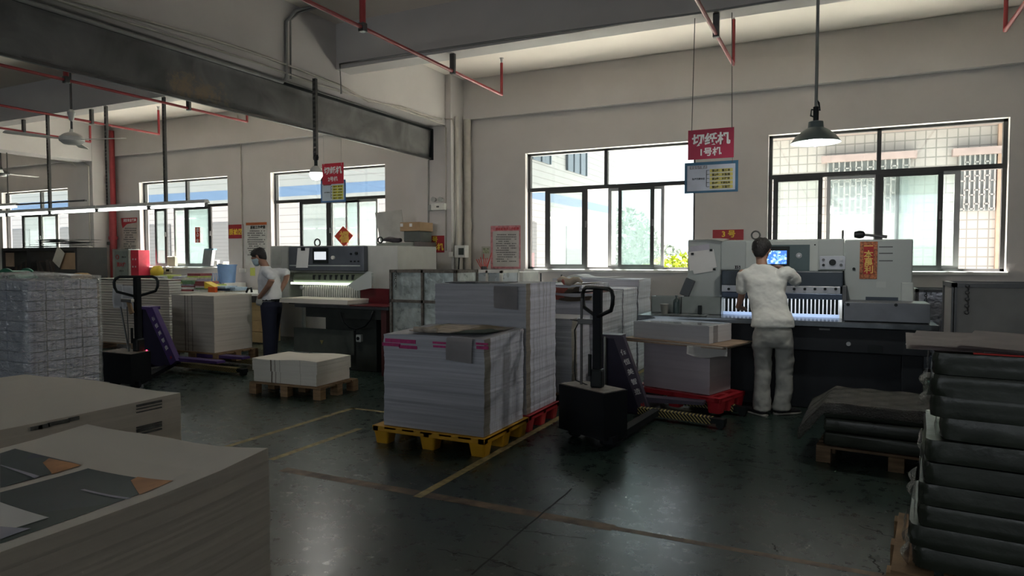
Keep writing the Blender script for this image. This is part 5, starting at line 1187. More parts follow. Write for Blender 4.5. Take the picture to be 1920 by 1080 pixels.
while x_ < 678: fg.fb(x_, 535, x_ + 1.8, 570 if x_ > 652 else 560, 7.62, .02); x_ += 4.2
part(fg, 'clamp_fingers', WHITEP, t, label='row of thin pale clamp fingers')
part(MB().prism([(W(p[0], p[1], 'y', 7.5).x, W(p[0], p[1], 'y', 7.5).z) for p in ((655, 535), (693, 509), (700, 512), (700, 540), (672, 545))], 7.46, 7.50), 'swing_guard', MG, t)
xa, xb = W(524, 571, 'z', .9).x, W(728, 575, 'z', .9).x
part(MB().box(xa, xb, Yt2, 8.6, .85, .9, .006), 'work_table', TBL, t)
part(MB().box(W(640, 574, 'z', .9).x, xb, Yt2 - .004, 7.75, .893, .903), 'red_table_top', mat('red_laminate', (.10, .008, .012), .3), t)
part(MB().fb(676, 541, 729, 568, 7.55, .03), 'red_side_guard', bpy.data.materials['red_laminate'], t)
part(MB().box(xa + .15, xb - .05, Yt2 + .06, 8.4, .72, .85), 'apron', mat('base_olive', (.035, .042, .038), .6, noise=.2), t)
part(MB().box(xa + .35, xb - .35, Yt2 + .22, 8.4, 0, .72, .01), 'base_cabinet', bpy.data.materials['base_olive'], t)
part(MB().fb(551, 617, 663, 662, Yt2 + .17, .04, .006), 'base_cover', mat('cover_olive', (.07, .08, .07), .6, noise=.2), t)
part(MB().box(xb - .12, xb - .04, Yt2 + .02, 8.0, 0, .86), 'support_leg', mat('rust_red_leg', (.08, .02, .02), .6), t)
q = W(675, 634, 'y', 7.28); part(MB().box(q.x - .04, q.x + .04, 7.24, 7.30, q.z - .05, q.z + .05, .01), 'power_socket', MG2, t); part(MB().cyl((q.x, 7.232, q.z), (q.x, 7.25, q.z), .024, n=16), 'socket_hole', BLACK, t)
tr_ = W(604, 642, 'y', 7.25); part(MB().prism([(tr_.x - .03, tr_.z + .03), (tr_.x + .03, tr_.z + .03), (tr_.x, tr_.z - .03)], 7.24, 7.246), 'warning_triangle', mat('warn_yellow', (.25, .22, .08), .6), t)
P0 = W(637, 585, 'y', 7.1); P1 = W(700, 583, 'y', 7.1); P2 = W(668, 617, 'y', 7.1)
part(MB().tube([P0, W(643, 603, 'y', 7.08), W(655, 614, 'y', 7.06), P2, W(684, 612, 'y', 7.06), W(694, 600, 'y', 7.08), P1], .013, 8), 'hose', BLACK, t, smooth='all')
q = W(555, 461, 'y', 8.2); part(MB().ring((W(595, 455, 'y', 8.2).x, 8.2, W(595, 455, 'y', 8.2).z), .055, .012, 'y', 16, 6), 'lifting_eye', DSTEEL, t, smooth='all')
q = W(566, 537, 'y', 7.5); part(MB().lathe((q.x, 7.5, q.z - .05), [(.01, 0), (.028, .01), (.034, .03), (.028, .055), (.01, .065)], 16), 'side_knob', STEEL, t, smooth=True)
solo(stack_mesh(W(524, 560, 'y', 7.1).x, W(651, 560, 'y', 7.1).x, 7.10, 7.55, .905, .965, seed=51, jit=.003), 'paper_stack', P_LOW, 'low stack of cream sheets fed on the rear cutter table', 'paper stack')

# ================================================================ PEOPLE
def remesh(o, vox, smooth_it=4):
    r = o.modifiers.new('remesh', 'REMESH'); r.mode = 'VOXEL'; r.voxel_size = vox; r.use_smooth_shade = True
    s = o.modifiers.new('smooth', 'SMOOTH'); s.iterations = smooth_it; s.factor = .5
    return o
def crease(o, strength, size):
    tx = bpy.data.textures.new('folds', 'CLOUDS'); tx.noise_scale = size; d = o.modifiers.new('folds', 'DISPLACE'); d.texture = tx; d.strength = strength; d.mid_level = .5; d.texture_coords = 'GLOBAL'
def frame(fwd, up=(0, 0, 1)):
    f = Vector(fwd).normalized(); r = f.cross(Vector(up)).normalized(); u = r.cross(f); return r, f, u
def head(b, c, fwd, up=(0, 0, 1)):
    r, f, u = frame(fwd, up); c = Vector(c); P = lambda x, y, z: c + r * x + f * y + u * z
    prof = [(-.112, .022, .020, .062), (-.100, .038, .040, .045), (-.075, .052, .066, .022), (-.045, .062, .082, .008), (-.01, .070, .092, .0), (.03, .074, .097, -.006), (.065, .068, .088, -.010), (.092, .048, .062, -.012), (.108, .022, .03, -.014)]
    b.loft([(P(0, oy, z), rx, ry, r, f, 2.1) for z, rx, ry, oy in prof], 24)
    b.loft([(P(0, .090 - .0, .022), .008, .006, r, f, 2), (P(0, .100, -.005), .011, .012, r, f, 2), (P(0, .106, -.022), .016, .014, r, f, 2), (P(0, .092, -.034), .010, .008, r, f, 2)], 12)   # nose
    for s in (-1, 1):
        b.loft([(P(s * .072, -.01, -.035), .006, .010, r, f, 2), (P(s * .080, -.014, -.01), .008, .018, r, f, 2), (P(s * .082, -.014, .015), .008, .020, r, f, 2), (P(s * .076, -.01, .032), .006, .012, r, f, 2)], 10)
        b.loft([(P(s * .032, .088, .002), .012, .008, r, f, 2), (P(s * .032, .092, .010), .014, .008, r, f, 2), (P(s * .032, .090, .024), .016, .01, r, f, 2)], 10)   # lids/brow
    b.loft([(P(0, .078, -.066), .018, .016, r, f, 2), (P(0, .086, -.060), .024, .014, r, f, 2), (P(0, .080, -.052), .018, .014, r, f, 2)], 12)   # lips
    return P
def hand(b, wr, d, n, thumb, curl=.35, s=1.0, spread=.10):
    """wr wrist, d finger direction, n back-of-hand normal, thumb +1/-1 side"""
    d = Vector(d).normalized(); n = Vector(n).normalized(); sd = d.cross(n).normalized(); wr = Vector(wr); n = sd.cross(d)
    b.loft([(wr - d * .01, .027 * s, .019 * s, sd, n, 2.4), (wr + d * .02 * s, .032 * s, .018 * s, sd, n, 2.6), (wr + d * .06 * s, .041 * s, .016 * s, sd, n, 2.8), (wr + d * .088 * s, .040 * s, .012 * s, sd, n, 2.6)], 16)
    for k, (o, ln) in enumerate(((-.031, .066), (-.0105, .076), (.0105, .072), (.031, .056))):
        o2 = o * thumb * -1; p = wr + d * .084 * s + sd * o2 * s; a = 0; pts = [p - d * .02 * s, p]; dd = (d + sd * o2 * spread * 18).normalized()
        for j, q in enumerate((.45, .30, .25)):
            a += curl * (1 + .25 * j); v = dd * math.cos(a) - n * math.sin(a); pts.append(pts[-1] + v * ln * q * s)
        b.limb(pts, [.0095 * s, .009 * s, .0085 * s, .0078 * s, .007 * s], 10, sub=2)
    o = thumb * .030 * s; p = wr + d * .022 * s + sd * o * .8
    v1 = (d * .70 + sd * thumb * .75 - n * .15).normalized(); v2 = (d * .95 + sd * thumb * .25 - n * .25).normalized()
    b.limb([p, p + v1 * .042 * s, p + v1 * .042 * s + v2 * .030 * s, p + v1 * .042 * s + v2 * .052 * s], [.015 * s, .012 * s, .0105 * s, .009 * s], 10, sub=2)
def hair(P, c, style, m, par):
    b = MB(); r = P(1, 0, 0) - P(0, 0, 0); f = P(0, 1, 0) - P(0, 0, 0); u = P(0, 0, 1) - P(0, 0, 0)
    rings = [(P(0, -.060, -.082), .040, .026, r, f, 2.2), (P(0, -.054, -.058), .056, .044, r, f, 2.2), (P(0, -.042, -.03), .066, .064, r, f, 2.2), (P(0, -.028, -.002), .084, .084, r, f, 2.2), (P(0, -.016, .03), .092, .100, r, f, 2.2), (P(0, -.010, .065), .090, .105, r, f, 2.2), (P(0, -.010, .100), .072, .084, r, f, 2.2), (P(0, -.010, .120), .034, .044, r, f, 2.2), (P(0, -.01, .126), .01, .012, r, f, 2)]
    b.loft(rings, 28); rnd = random.Random(3)
    for k in range(90):   # short tufts so the outline is not a cap
        a = rnd.uniform(0, 6.28); z = rnd.uniform(.0, .115); w_ = math.sqrt(max(.02, 1 - (z / .13) ** 2)); p = P(math.cos(a) * .080 * w_, -.012 + math.sin(a) * .094 * w_, z)
        if math.sin(a) > .75 and z < .06: continue
        o = (p - P(0, -.01, .03)).normalized(); q = (o + Vector((rnd.uniform(-.6, .6), rnd.uniform(-.6, .6), rnd.uniform(-.5, .7)))).normalized(); b.limb([p - o * .01, p + q * .014], [.010, .005], 6, sub=1)
    o = part(b, 'hair', m, par); return remesh(o, .006, 3)
SHIRT = mat('white_tee', (.66, .67, .64), .85, noise=.03, bump=.5, bscale=9); SHIRT2 = mat('white_shirt', (.74, .76, .80), .85, noise=.03, bump=.15, bscale=14)
PANTS = mat('grey_trousers', (.36, .365, .34), .85, noise=.06, bump=.4, bscale=10); NAVY = mat('navy_trousers', (.010, .014, .035), .8, bump=.2, bscale=12); SHOE = mat('black_canvas', (.012, .012, .014), .7); SOLE = mat('pale_sole', (.35, .34, .31), .6)
def shoe(c, fwd, par, m=SHOE):
    r, f, u = frame(fwd); c = Vector(c); P = lambda x, y, z: c + r * x + f * y + u * z
    b = MB().loft([(P(0, -.085, .045), .030, .035, r, u, 2.3), (P(0, -.05, .05), .038, .045, r, u, 2.3), (P(0, .03, .045), .042, .036, r, u, 2.3), (P(0, .11, .034), .044, .026, r, u, 2.4), (P(0, .165, .028), .030, .018, r, u, 2.3)], 18)
    s = part(b, 'shoe', m, par, smooth='all')
    part(MB().loft([(P(0, -.112, .011), .012, .011, r, u, 3), (P(0, -.10, .011), .035, .0105, r, u, 4), (P(0, .03, .011), .045, .0105, r, u, 4), (P(0, .12, .011), .046, .0105, r, u, 4), (P(0, .178, .012), .020, .0105, r, u, 3)], 18), 'sole', SOLE, s)

# --- man at the front cutter, seen from behind
J = {}
J['hip'] = W(1449, 618, 'y', 6.95); J['chest'] = W(1438, 540, 'y', 7.10); J['neck'] = W(1428, 497, 'y', 7.17); J['head'] = W(1428, 470, 'y', 7.215)
J['ls'] = W(1392, 512, 'y', 7.12); J['rs'] = W(1476, 508, 'y', 7.14); J['lh'] = W(1386, 580, 'y', 7.34); J['le'] = W(1393, 549, 'y', 7.16)
J['re'] = W(1496, 532, 'y', 7.24); J['rh'] = W(1466, 500, 'y', 7.46)
J['lk'] = W(1433, 692, 'y', 6.98); J['la'] = W(1428, 762, 'y', 6.92); J['rk'] = W(1469, 690, 'y', 7.02); J['ra'] = W(1466, 760, 'y', 7.03)
J['lhip'] = J['hip'] + Vector((-.09, 0, -.02)); J['rhip'] = J['hip'] + Vector((.09, 0.02, -.02))
FW = Vector((-.12, 1, 0)).normalized(); RT_ = Vector((1, .12, 0)).normalized()
man = thing('person', (J['hip'].x, J['hip'].y, 0), 'man in white tee and grey trousers leaning over the front cutter, back to us', 'person')
b = MB()
hf = Vector((.18, 1, -.32)); P = head(b, J['head'], hf)
b.limb([J['chest'] + Vector((0, 0, .06)), J['neck'], J['head'] + Vector((0, -.02, -.05))], [.055, .052, .052], 16)
def torso(rings, b): return b.loft(rings, 24)
torso([(J['hip'], .125, .085, RT_, FW, 2.3), (J['hip'].lerp(J['chest'], .5), .115, .075, RT_, FW, 2.3), (J['chest'], .125, .075, RT_, FW, 2.3), (J['chest'].lerp(J['neck'], .6), .12, .055, RT_, FW, 2.2), (J['neck'], .06, .055, RT_, FW, 2)], b)
lw = J['lh'] + Vector((.0, -.06, .035)); b.limb([J['ls'], J['le'], lw], [.042, .038, .026], 14); hand(b, lw, (.05, 1, -.25), (0, .2, 1), 1, .12, 1.0, .14)
rw = J['rh'] + Vector((.0, -.07, -.01)); b.limb([J['rs'], J['re'], rw], [.042, .038, .026], 14); hand(b, rw, (-.25, 1, .15), (.3, -.1, 1), -1, .3)
b.limb([J['lhip'], J['lk'], J['la'], J['la'] + Vector((0, 0, -.04))], [.068, .055, .038, .036], 16); b.limb([J['rhip'], J['rk'], J['ra'], J['ra'] + Vector((0, 0, -.04))], [.068, .055, .038, .036], 16)
remesh(part(b, 'body', SKIN, man), .0065, 2)
hair(P, J['head'], 0, HAIR, man)
b = MB(); H = J['hip']; C = J['chest']; Nk = J['neck']
rings = [(H + Vector((0, 0, .025)), .200, .135, RT_, FW, 2.3), (H + Vector((-.005, .0, .10)), .192, .130, RT_, FW, 2.3), (H.lerp(C, .5), .175, .122, RT_, FW, 2.3), (C + Vector((-.01, 0, -.03)), .178, .118, RT_, FW, 2.4), (C + Vector((-.01, .01, .07)), .190, .108, RT_, FW, 2.4), (C.lerp(Nk, .74) + Vector((.0, 0, .0)), .172, .090, RT_, FW, 2.1), (Nk + Vector((0, -.01, .004)), .078, .066, RT_, FW, 2)]
torso(rings, b)
e1 = J['ls'].lerp(J['le'], .82); b.limb([J['ls'].lerp(C, .3), J['ls'], e1 + Vector((-.012, -.01, 0))], [.075, .062, .066], 16)
e2 = J['rs'].lerp(J['re'], .9); b.limb([J['rs'].lerp(C, .3), J['rs'], e2 + Vector((-.01, -.01, .015))], [.075, .064, .060], 16)
o = part(b, 'tee_shirt', SHIRT, man); remesh(o, .010, 4); crease(o, .028, .10); 
b = MB()
hc = J['hip']
b.loft([(hc + Vector((0, 0, .03)), .165, .118, RT_, FW, 2.3), (hc + Vector((0, 0, -.05)), .183, .128, RT_, FW, 2.3), (hc + Vector((0, 0, -.11)), .186, .120, RT_, FW, 2.3), (hc + Vector((0, 0, -.17)), .165, .09, RT_, FW, 2.2)], 24)
for h_, k_, a_, s in ((J['lhip'], J['lk'], J['la'], -1), (J['rhip'], J['rk'], J['ra'], 1)):
    b.loft([(h_ + Vector((0, 0, -.04)), .096, .112, RT_, FW, 2.2), (h_ + RT_ * .006 * s + Vector((0, 0, -.14)), .097, .114, RT_, FW, 2.2), (h_.lerp(k_, .45) + RT_ * .012 * s, .090, .105, RT_, FW, 2.2), (k_ + RT_ * .012 * s, .078, .090, RT_, FW, 2.2), (k_.lerp(a_, .5) + RT_ * .010 * s, .076, .088, RT_, FW, 2.2), (a_ + Vector((0, 0, .03)), .080, .092, RT_, FW, 2.2), (a_ + Vector((0, .0, -.035)), .086, .105, RT_, FW, 2.2)], 20)
o = part(b, 'trousers', PANTS, man); remesh(o, .011, 4); crease(o, .035, .12)
g = W(1428, 776, 'z', 0); shoe(Vector((J['la'].x, J['la'].y, 0)) + Vector((-.03, -.02, 0)), (-.75, .65, 0), man); shoe(Vector((J['ra'].x, J['ra'].y, 0)) + Vector((.02, 0, 0)), (.75, .6, 0), man)
part(MB().limb([J['head'] + RT_ * .078 + FW * .0, J['head'] + RT_ * .080 + FW * .06 + Vector((0, 0, -.01))], [.0035, .0035], 6), 'mask_strap', WHITEP, man)

# --- masked man by the rear cutter, in profile
Y2 = 7.2; w2 = lambda px, py, d=0: W(px, py, 'y', Y2 + d)
F2 = Vector((-.93, -.36, 0)).normalized(); S2 = Vector((-.36, .93, 0)).normalized()   # S2 points to his far side
K = dict(hip=w2(509, 566), chest=w2(505, 524), neck=w2(499, 501), head=w2(485, 481), ls=w2(507, 509) - S2 * .15, rs=w2(510, 509) + S2 * .15)
K['le'] = w2(525, 522) - S2 * .27 - F2 * .04; K['lh'] = w2(498, 556) - S2 * .20
K['re'] = w2(532, 514) + S2 * .22; K['rh'] = w2(516, 552) + S2 * .10
man2 = thing('person', (K['hip'].x, K['hip'].y, 0), 'masked man in white shirt and navy trousers, hands at waist, by the rear cutter', 'person')
b = MB(); P = head(b, K['head'], F2 * 1 + Vector((0, 0, -.45)))
b.limb([K['chest'], K['neck'], K['head'] + Vector((0, 0, -.04)) - F2 * .03], [.06, .056, .055], 16)
b.loft([(K['hip'], .11, .085, S2, F2, 2.3), (K['chest'], .12, .08, S2, F2, 2.3), (K['neck'], .06, .055, S2, F2, 2)], 20)
for s, e, h, th in (('ls', 'le', 'lh', 1), ('rs', 're', 'rh', -1)): b.limb([K[s], K[e], K[h]], [.050, .044, .030], 14)
hand(b, K['lh'], (F2 * .15 + Vector((0, 0, -.8)) + S2 * .2), -S2, -1, .5); hand(b, K['rh'], (F2 * .3 + Vector((0, 0, -.8)) - S2 * .2), S2, 1, .5)
fl = Vector((K['hip'].x, K['hip'].y, 0)); A1 = fl - S2 * .09 + Vector((0, 0, .09)); A2 = fl + S2 * .09 + Vector((0, 0, .09)) + F2 * .06
for hh, aa in ((K['hip'] - S2 * .09, A1), (K['hip'] + S2 * .09, A2)): b.limb([hh, hh.lerp(aa, .48) + F2 * .015, aa], [.066, .055, .038], 14)
remesh(part(b, 'body', SKIN, man2), .0065, 2); hair(P, K['head'], 1, HAIR, man2)
b = MB(); r_, f_, u_2 = P(1, 0, 0) - P(0, 0, 0), P(0, 1, 0) - P(0, 0, 0), P(0, 0, 1) - P(0, 0, 0)
b.loft([(P(0, .060, -.112), .030, .03, r_, f_, 2.2), (P(0, .056, -.095), .052, .050, r_, f_, 2.4), (P(0, .040, -.06), .066, .074, r_, f_, 2.4), (P(0, .034, -.025), .072, .080, r_, f_, 2.4), (P(0, .070, -.004), .040, .046, r_, f_, 2.2)], 20)
part(b, 'face_mask', mat('pale_blue_mask', (.42, .55, .60), .7), man2, smooth='all')
b = MB(); H, C, Nk = K['hip'], K['chest'], K['neck']
b.loft([(H + Vector((0, 0, .01)), .168, .135, S2, F2, 2.3), (H.lerp(C, .5), .178, .145, S2, F2, 2.3), (C, .188, .135, S2, F2, 2.3), (C.lerp(Nk, .6), .17, .10, S2, F2, 2.2), (Nk + Vector((0, 0, -.005)), .075, .075, S2, F2, 2)], 24)
for s, e in (('ls', 'le'), ('rs', 're')): b.limb([K[s].lerp(C, .3), K[s], K[s].lerp(K[e], .68)], [.078, .066, .064], 16)
o = part(b, 'shirt', SHIRT2, man2); remesh(o, .012, 4); crease(o, .03, .12)
part(MB().loft([(Nk + Vector((0, 0, -.02)), .080, .078, S2, F2, 2), (Nk + Vector((0, 0, .015)) + F2 * .01, .066, .066, S2, F2, 2)], 20), 'collar', SHIRT2, man2, smooth='all')
b = MB(); b.loft([(H + Vector((0, 0, .03)), .160, .125, S2, F2, 2.3), (H + Vector((0, 0, -.07)), .172, .135, S2, F2, 2.3), (H + Vector((0, 0, -.16)), .170, .125, S2, F2, 2.2)], 24)
for hh, aa in ((H - S2 * .085, A1), (H + S2 * .085, A2)): b.loft([(hh + Vector((0, 0, -.05)), .09, .12, S2, F2, 2.2), (hh.lerp(aa, .5), .078, .092, S2, F2, 2.2), (aa + Vector((0, 0, -.05)), .070, .082, S2, F2, 2.2)], 20)
remesh(part(b, 'trousers', NAVY, man2), .012, 3)
for aa in (A1, A2): shoe(Vector((aa.x, aa.y, 0)), F2, man2)
for k_, s_, th in (('lh', -1, -1), ('rh', 1, 1)):
    b = MB(); hand(b, K[k_], (F2 * (.15 if s_ < 0 else .3) + Vector((0, 0, -.8)) - S2 * .2 * s_), S2 * s_, th, .5, 1.14); remesh(part(b, 'glove', mat('white_glove', (.55, .56, .52), .85), man2), .006, 2)
part(MB().loft([(H + Vector((0, 0, .018)), .172, .140, S2, F2, 2.3), (H + Vector((0, 0, .045)), .172, .140, S2, F2, 2.3)], 24), 'belt', BLACK, man2)
# ================================================================ SIGNS
def sign(name, px, Y, d, m, label, cat, group=None):
    t = thing(name, tuple(W((px[0] + px[2]) / 2, px[3], 'y', Y)), label, cat, group)
    part(MB().fb(*px, Y, d, .001), 'board', m, t); return t
def T(body, px, py, Y, w_px, m, par, bold=.0, size=.1, **k):
    a, c = W(px - w_px / 2, py, 'y', Y), W(px + w_px / 2, py, 'y', Y); return text(body, size, tuple(W(px, py, 'y', Y)), m, par, bold=bold * size, w=abs(c.x - a.x), **k)
def tsize(h_px, px, py, Y): return abs(W(px, py, 'y', Y).z - W(px, py + h_px, 'y', Y).z)
# hanging machine sign 1 and its instruction board
Y = 7.0; BLUB = mat('blue_board', (.035, .115, .20), .5); PALE = mat('pale_blue_board', (.46, .50, .58), .5); YCELL = mat('yellow_cell', (.52, .46, .13), .5)
def hang_sign(cx, cyt, wpx, hpx, num, Y, skew, label, lab2, bx, red, pale, cell, blu):
    t = thing('machine_sign', tuple(W(cx, cyt + hpx, 'y', Y)), label, 'sign')
    part(MB().fb(cx - wpx / 2, cyt, cx + wpx / 2, cyt + hpx, Y, .006, .001), 'board', red, t)
    T('切纸机', cx, cyt + hpx * .34, Y - .003, wpx * .84, WTXT, t, .035); T(num + '号机', cx, cyt + hpx * .76, Y - .003, wpx * .46, WTXT, t, .03)
    x0, y0, x1, y1 = bx; t2 = thing('instruction_board', tuple(W((x0 + x1) / 2, y1, 'y', Y)), lab2, 'sign')
    Yb_ = Y + .012
    part(MB().fb(x0, y0, x1, y1, Yb_, .006, .001), 'board', blu, t2); w_, h_ = x1 - x0, y1 - y0
    part(MB().fb(x0 + w_ * .05, y0 + h_ * .10, x1 - w_ * .055, y1 - h_ * .07, Yb_ - .002, .002), 'panel', pale, t2)
    part(MB().fb(x0 + w_ * .10, y0 + h_ * .14, x0 + w_ * .42, y0 + h_ * .24, Yb_ - .003, .001), 'heading_strip', mat('grey_strip', (.18, .15, .15), .6), t2)
    T('安全执行要点', x0 + w_ * .26, y0 + h_ * .19, Yb_ - .005, w_ * .30, RTXT if num == '2' else PALE, t2, .02)
    T('生产管理中正', x0 + w_ * .26, y0 + h_ * .56, Yb_ - .004, w_ * .24, BTXT, t2, .02)
    for k, s in enumerate(('看工单', '对版面', '对样张', '不要乱码', '互监管')):
        yy = y0 + h_ * (.28 + k * .133)
        part(MB().fb(x0 + w_ * .47, yy - h_ * .055, x1 - w_ * .10, yy + h_ * .055, Yb_ - .0035, .0015), 'step_cell', cell, t2)
        T('第%d步：%s' % (k + 1, s), x0 + w_ * .68, yy, Yb_ - .005, w_ * .34, BTXT, t2, .02)
        part(MB().fb(x0 + w_ * .41, yy - .4, x0 + w_ * .46, yy + .4, Yb_ - .004, .001), 'bracket_line', BTXT, t2)
    part(MB().fb(x0 + w_ * .405, y0 + h_ * .28, x0 + w_ * .415, y0 + h_ * .81, Yb_ - .004, .001), 'bracket_line', BTXT, t2)
    return t, t2
s1, s1b = hang_sign(1333, 241.5, 86, 56, '1', 7.0, 0, 'crimson hanging sign for machine number one', 'blue-bordered board with yellow steps hanging under the number one sign', (1283.5, 303, 1384, 361), mat('crimson_sign', (.40, .03, .075), .5), PALE, YCELL, BLUB)
for px0, px1 in ((1297, 1303), (1372.5, 1372.5)):
    a = W(px0, 246 if px0 < 1300 else 240, 'y', 6.995); c = W(px1, 26 if px0 < 1300 else 15, 'y', 6.995)
    part(MB().cyl(a, (c.x, 6.995, 3.9), .004, n=6), 'hanging_cord', DSTEEL, s1)
    part(MB().cyl(W(px0 + 1, 305, 'y', 7.01), W(px0 + 1, 294, 'y', 7.01), .002, n=6), 'hanging_cord', DSTEEL, s1b)
s2, _s = hang_sign(624, 306, 40, 39, '2', 8.45, 0, 'bright red hanging sign for machine number two, over the rear cutter', 'small blue-bordered board hanging under the number two sign', (601.5, 338, 648, 379), mat('crimson_sign_lit', (.60, .03, .06), .5), mat('pale_board_lit', (.58, .68, .78), .5), mat('yellow_cell_lit', (.72, .68, .06), .5), mat('blue_board_lit', (.05, .17, .40), .5))  # brighter copies of the number one board's colours, stronger light painted in
for px_ in (607, 640):
    a = W(px_, 310, 'y', 8.445); part(MB().cyl(a, (a.x, 8.445, ZC), .003, n=6), 'hanging_cord', STEEL, s2)
# pillar and wall signs
DRED = mat('deep_red_sign', (.36, .025, .035), .5)
t = sign('machine_sign', (793, 442, 833, 473.5), 9.494, .004, DRED, 'red square sign with yellow lettering on the white pillar', 'sign')
T('2 号', 811, 449.5, 9.490, 19, YELT, t, .03); T('切纸机', 813.5, 463, 9.490, 36, YELT, t, .035)
t = sign('machine_sign', (1336, 430.5, 1394, 476), 9.994, .004, DRED, 'red wall sign with yellow number three, half hidden behind the front cutter', 'sign')
T('3 号', 1366, 438.5, 9.990, 25, YELT, t, .03); T('切纸机', 1365, 458, 9.990, 50, YELT, t, .035)
t = sign('area_sign', (428, 421, 456, 447), 9.994, .004, DRED, 'red sign with yellow lettering between the two inspection windows', 'sign')
T('质检区', 442, 434.5, 9.990, 26, YELT, t, .03)
def textlines(n, x0, y0, x1, y1, Y, m, par, seed=1):
    b = MB(); r = random.Random(seed)
    for k in range(n):
        yy = y0 + (y1 - y0) * (k + .5) / n; x = x0 + (2 if k % 3 == 0 else 0)
        while x < x1 - 1:
            w_ = r.uniform(1.2, 3.2); 
            if r.random() < .88: b.fb(x, yy - (y1 - y0) / n * .22, min(x + w_, x1), yy + (y1 - y0) / n * .22, Y, .0006)
            x += w_ + .5
            if k % 4 == 3 and x > x0 + (x1 - x0) * .6: break
    return part(b, 'lettering', m, par)
GT = mat('grey_print', (.12, .12, .12), .6)
t = sign('poster', (920, 423, 976, 504), 9.994, .004, mat('poster_pink_edge', (.55, .22, .24), .6, noise=.3, scale=20), 'pink-bordered rules poster beside the big window', 'poster')
part(MB().fb(924, 433, 973, 500, 9.991, .003), 'paper', mat('poster_paper', (.50, .49, .47), .7), t); T('质检检验员工作职责', 951, 429, 9.988, 44, RTXT, t, .03); textlines(13, 930, 438, 968, 492, 9.989, GT, t, 4)
t = sign('poster', (226, 408, 258, 474), 9.994, .004, mat('poster_beige', (.48, .44, .39), .7), 'narrow rules poster with a crimson header over the hydrant cabinet', 'poster')
part(MB().prism([(W(p[0], p[1], 'y', 9.99).x, W(p[0], p[1], 'y', 9.99).z) for p in ((227, 409), (257, 408), (256, 417), (238, 420), (230, 428), (228, 421))], 9.990, 9.993), 'header_band', RTXT, t); T('消防安全管理', 243, 413, 9.987, 24, WTXT, t, .02); textlines(11, 232, 426, 256, 472, 9.989, GT, t, 6)
t = sign('poster', (460, 416, 501, 497), 9.994, .004, mat('poster_white', (.60, .60, .57), .7), 'white rules poster with a red-orange header behind the masked man', 'poster')
part(MB().fb(461, 417, 500, 422, 9.991, .003), 'header_band', mat('orange_header', (.50, .12, .03), .6), t); T('质检工作守则', 483, 426, 9.990, 28, BTXT, t, .03); textlines(12, 464, 431, 497, 480, 9.989, GT, t, 8)
t = sign('framed_notice', (903, 462, 919, 486), 9.99, .008, mat('frame_beige', (.42, .40, .35), .6), 'small beige notice frame beside the pink-bordered poster', 'notice'); part(MB().fb(905.5, 465, 916.5, 475, 9.986, .004), 'picture', mat('picture_green', (.30, .33, .22), .6, noise=.5, scale=25), t)
# window decorations
t = thing('paper_diamond', tuple(W(645, 462, 'y', 10.08)), 'red diamond paper with a gold character on the window behind the rear cutter', 'decoration')
dp = [(627, 443), (643, 424), (662, 442), (650, 460.5), (636, 460.5)]
part(MB().prism([(W(p[0], p[1], 'y', 10.07).x, W(p[0], p[1], 'y', 10.07).z) for p in ((627, 443), (643, 424), (662, 442), (645, 463))], 10.07, 10.074), 'paper', mat('lucky_red', (.62, .05, .02), .5), t); T('福', 645, 444, 10.066, 18, mat('lucky_gold', (.85, .50, .10), .4), t, .035)
t = thing('paper_strip', tuple(W(370, 455, 'y', 10.07)), 'narrow vertical red paper strip on the inspection window', 'decoration'); part(MB().fb(366, 426, 375, 455, 10.07, .003), 'paper', bpy.data.materials['lucky_red'], t)
for k, c_ in enumerate('出入平安'): T(c_, 370.5, 430.5 + k * 7, 10.066, 5, WTXT, t, .03)

# ================================================================ WALL EQUIPMENT
t = thing('emergency_light', tuple(W(821, 393, 'y', 9.42)), 'twin-headed emergency light box on the pillar', 'light')
part(MB().fb(808, 381, 833, 394, 9.42, .08, .006), 'battery_box', WHITEP, t); part(MB().fb(803, 384, 808, 395, 9.44, .06, .004), 'junction_box', GREYP, t)
for px_ in (813, 826): q = W(px_, 374, 'y', 9.42); part(MB().cyl((q.x, 9.40, q.z), (q.x, 9.47, q.z), .042, .03, n=20), 'lamp_head', mat('lamp_lens', (.45, .46, .44), .2), t, smooth=True)
part(MB().fb(818, 386, 823, 389, 9.417, .004), 'indicator_panel', DSTEEL, t)
t = thing('meter_box', tuple(W(862, 483, 'y', 9.35)), 'cream electric meter box with a dark window on the pillar pipes', 'meter'); part(MB().fb(852, 460, 872, 483, 9.45, .12, .006), 'case', WHITEP, t); part(MB().fb(859.5, 465, 869.5, 478, 9.446, .006), 'meter_window', mat('meter_dark', (.06, .07, .06), .3), t)
solo(MB().fb(841, 472.5, 849, 482, 9.46, .04, .004), 'wall_socket', WHITEP, 'white double socket on the pillar under the thin conduit', 'socket')
solo(MB().tube([W(861, 483, 'y', 9.45), W(860, 500, 'y', 9.45), W(859, 540, 'y', 9.45)], .012, 8), 'cable', BLACK, 'black cable dropping from the meter box', 'cable', smooth='all')
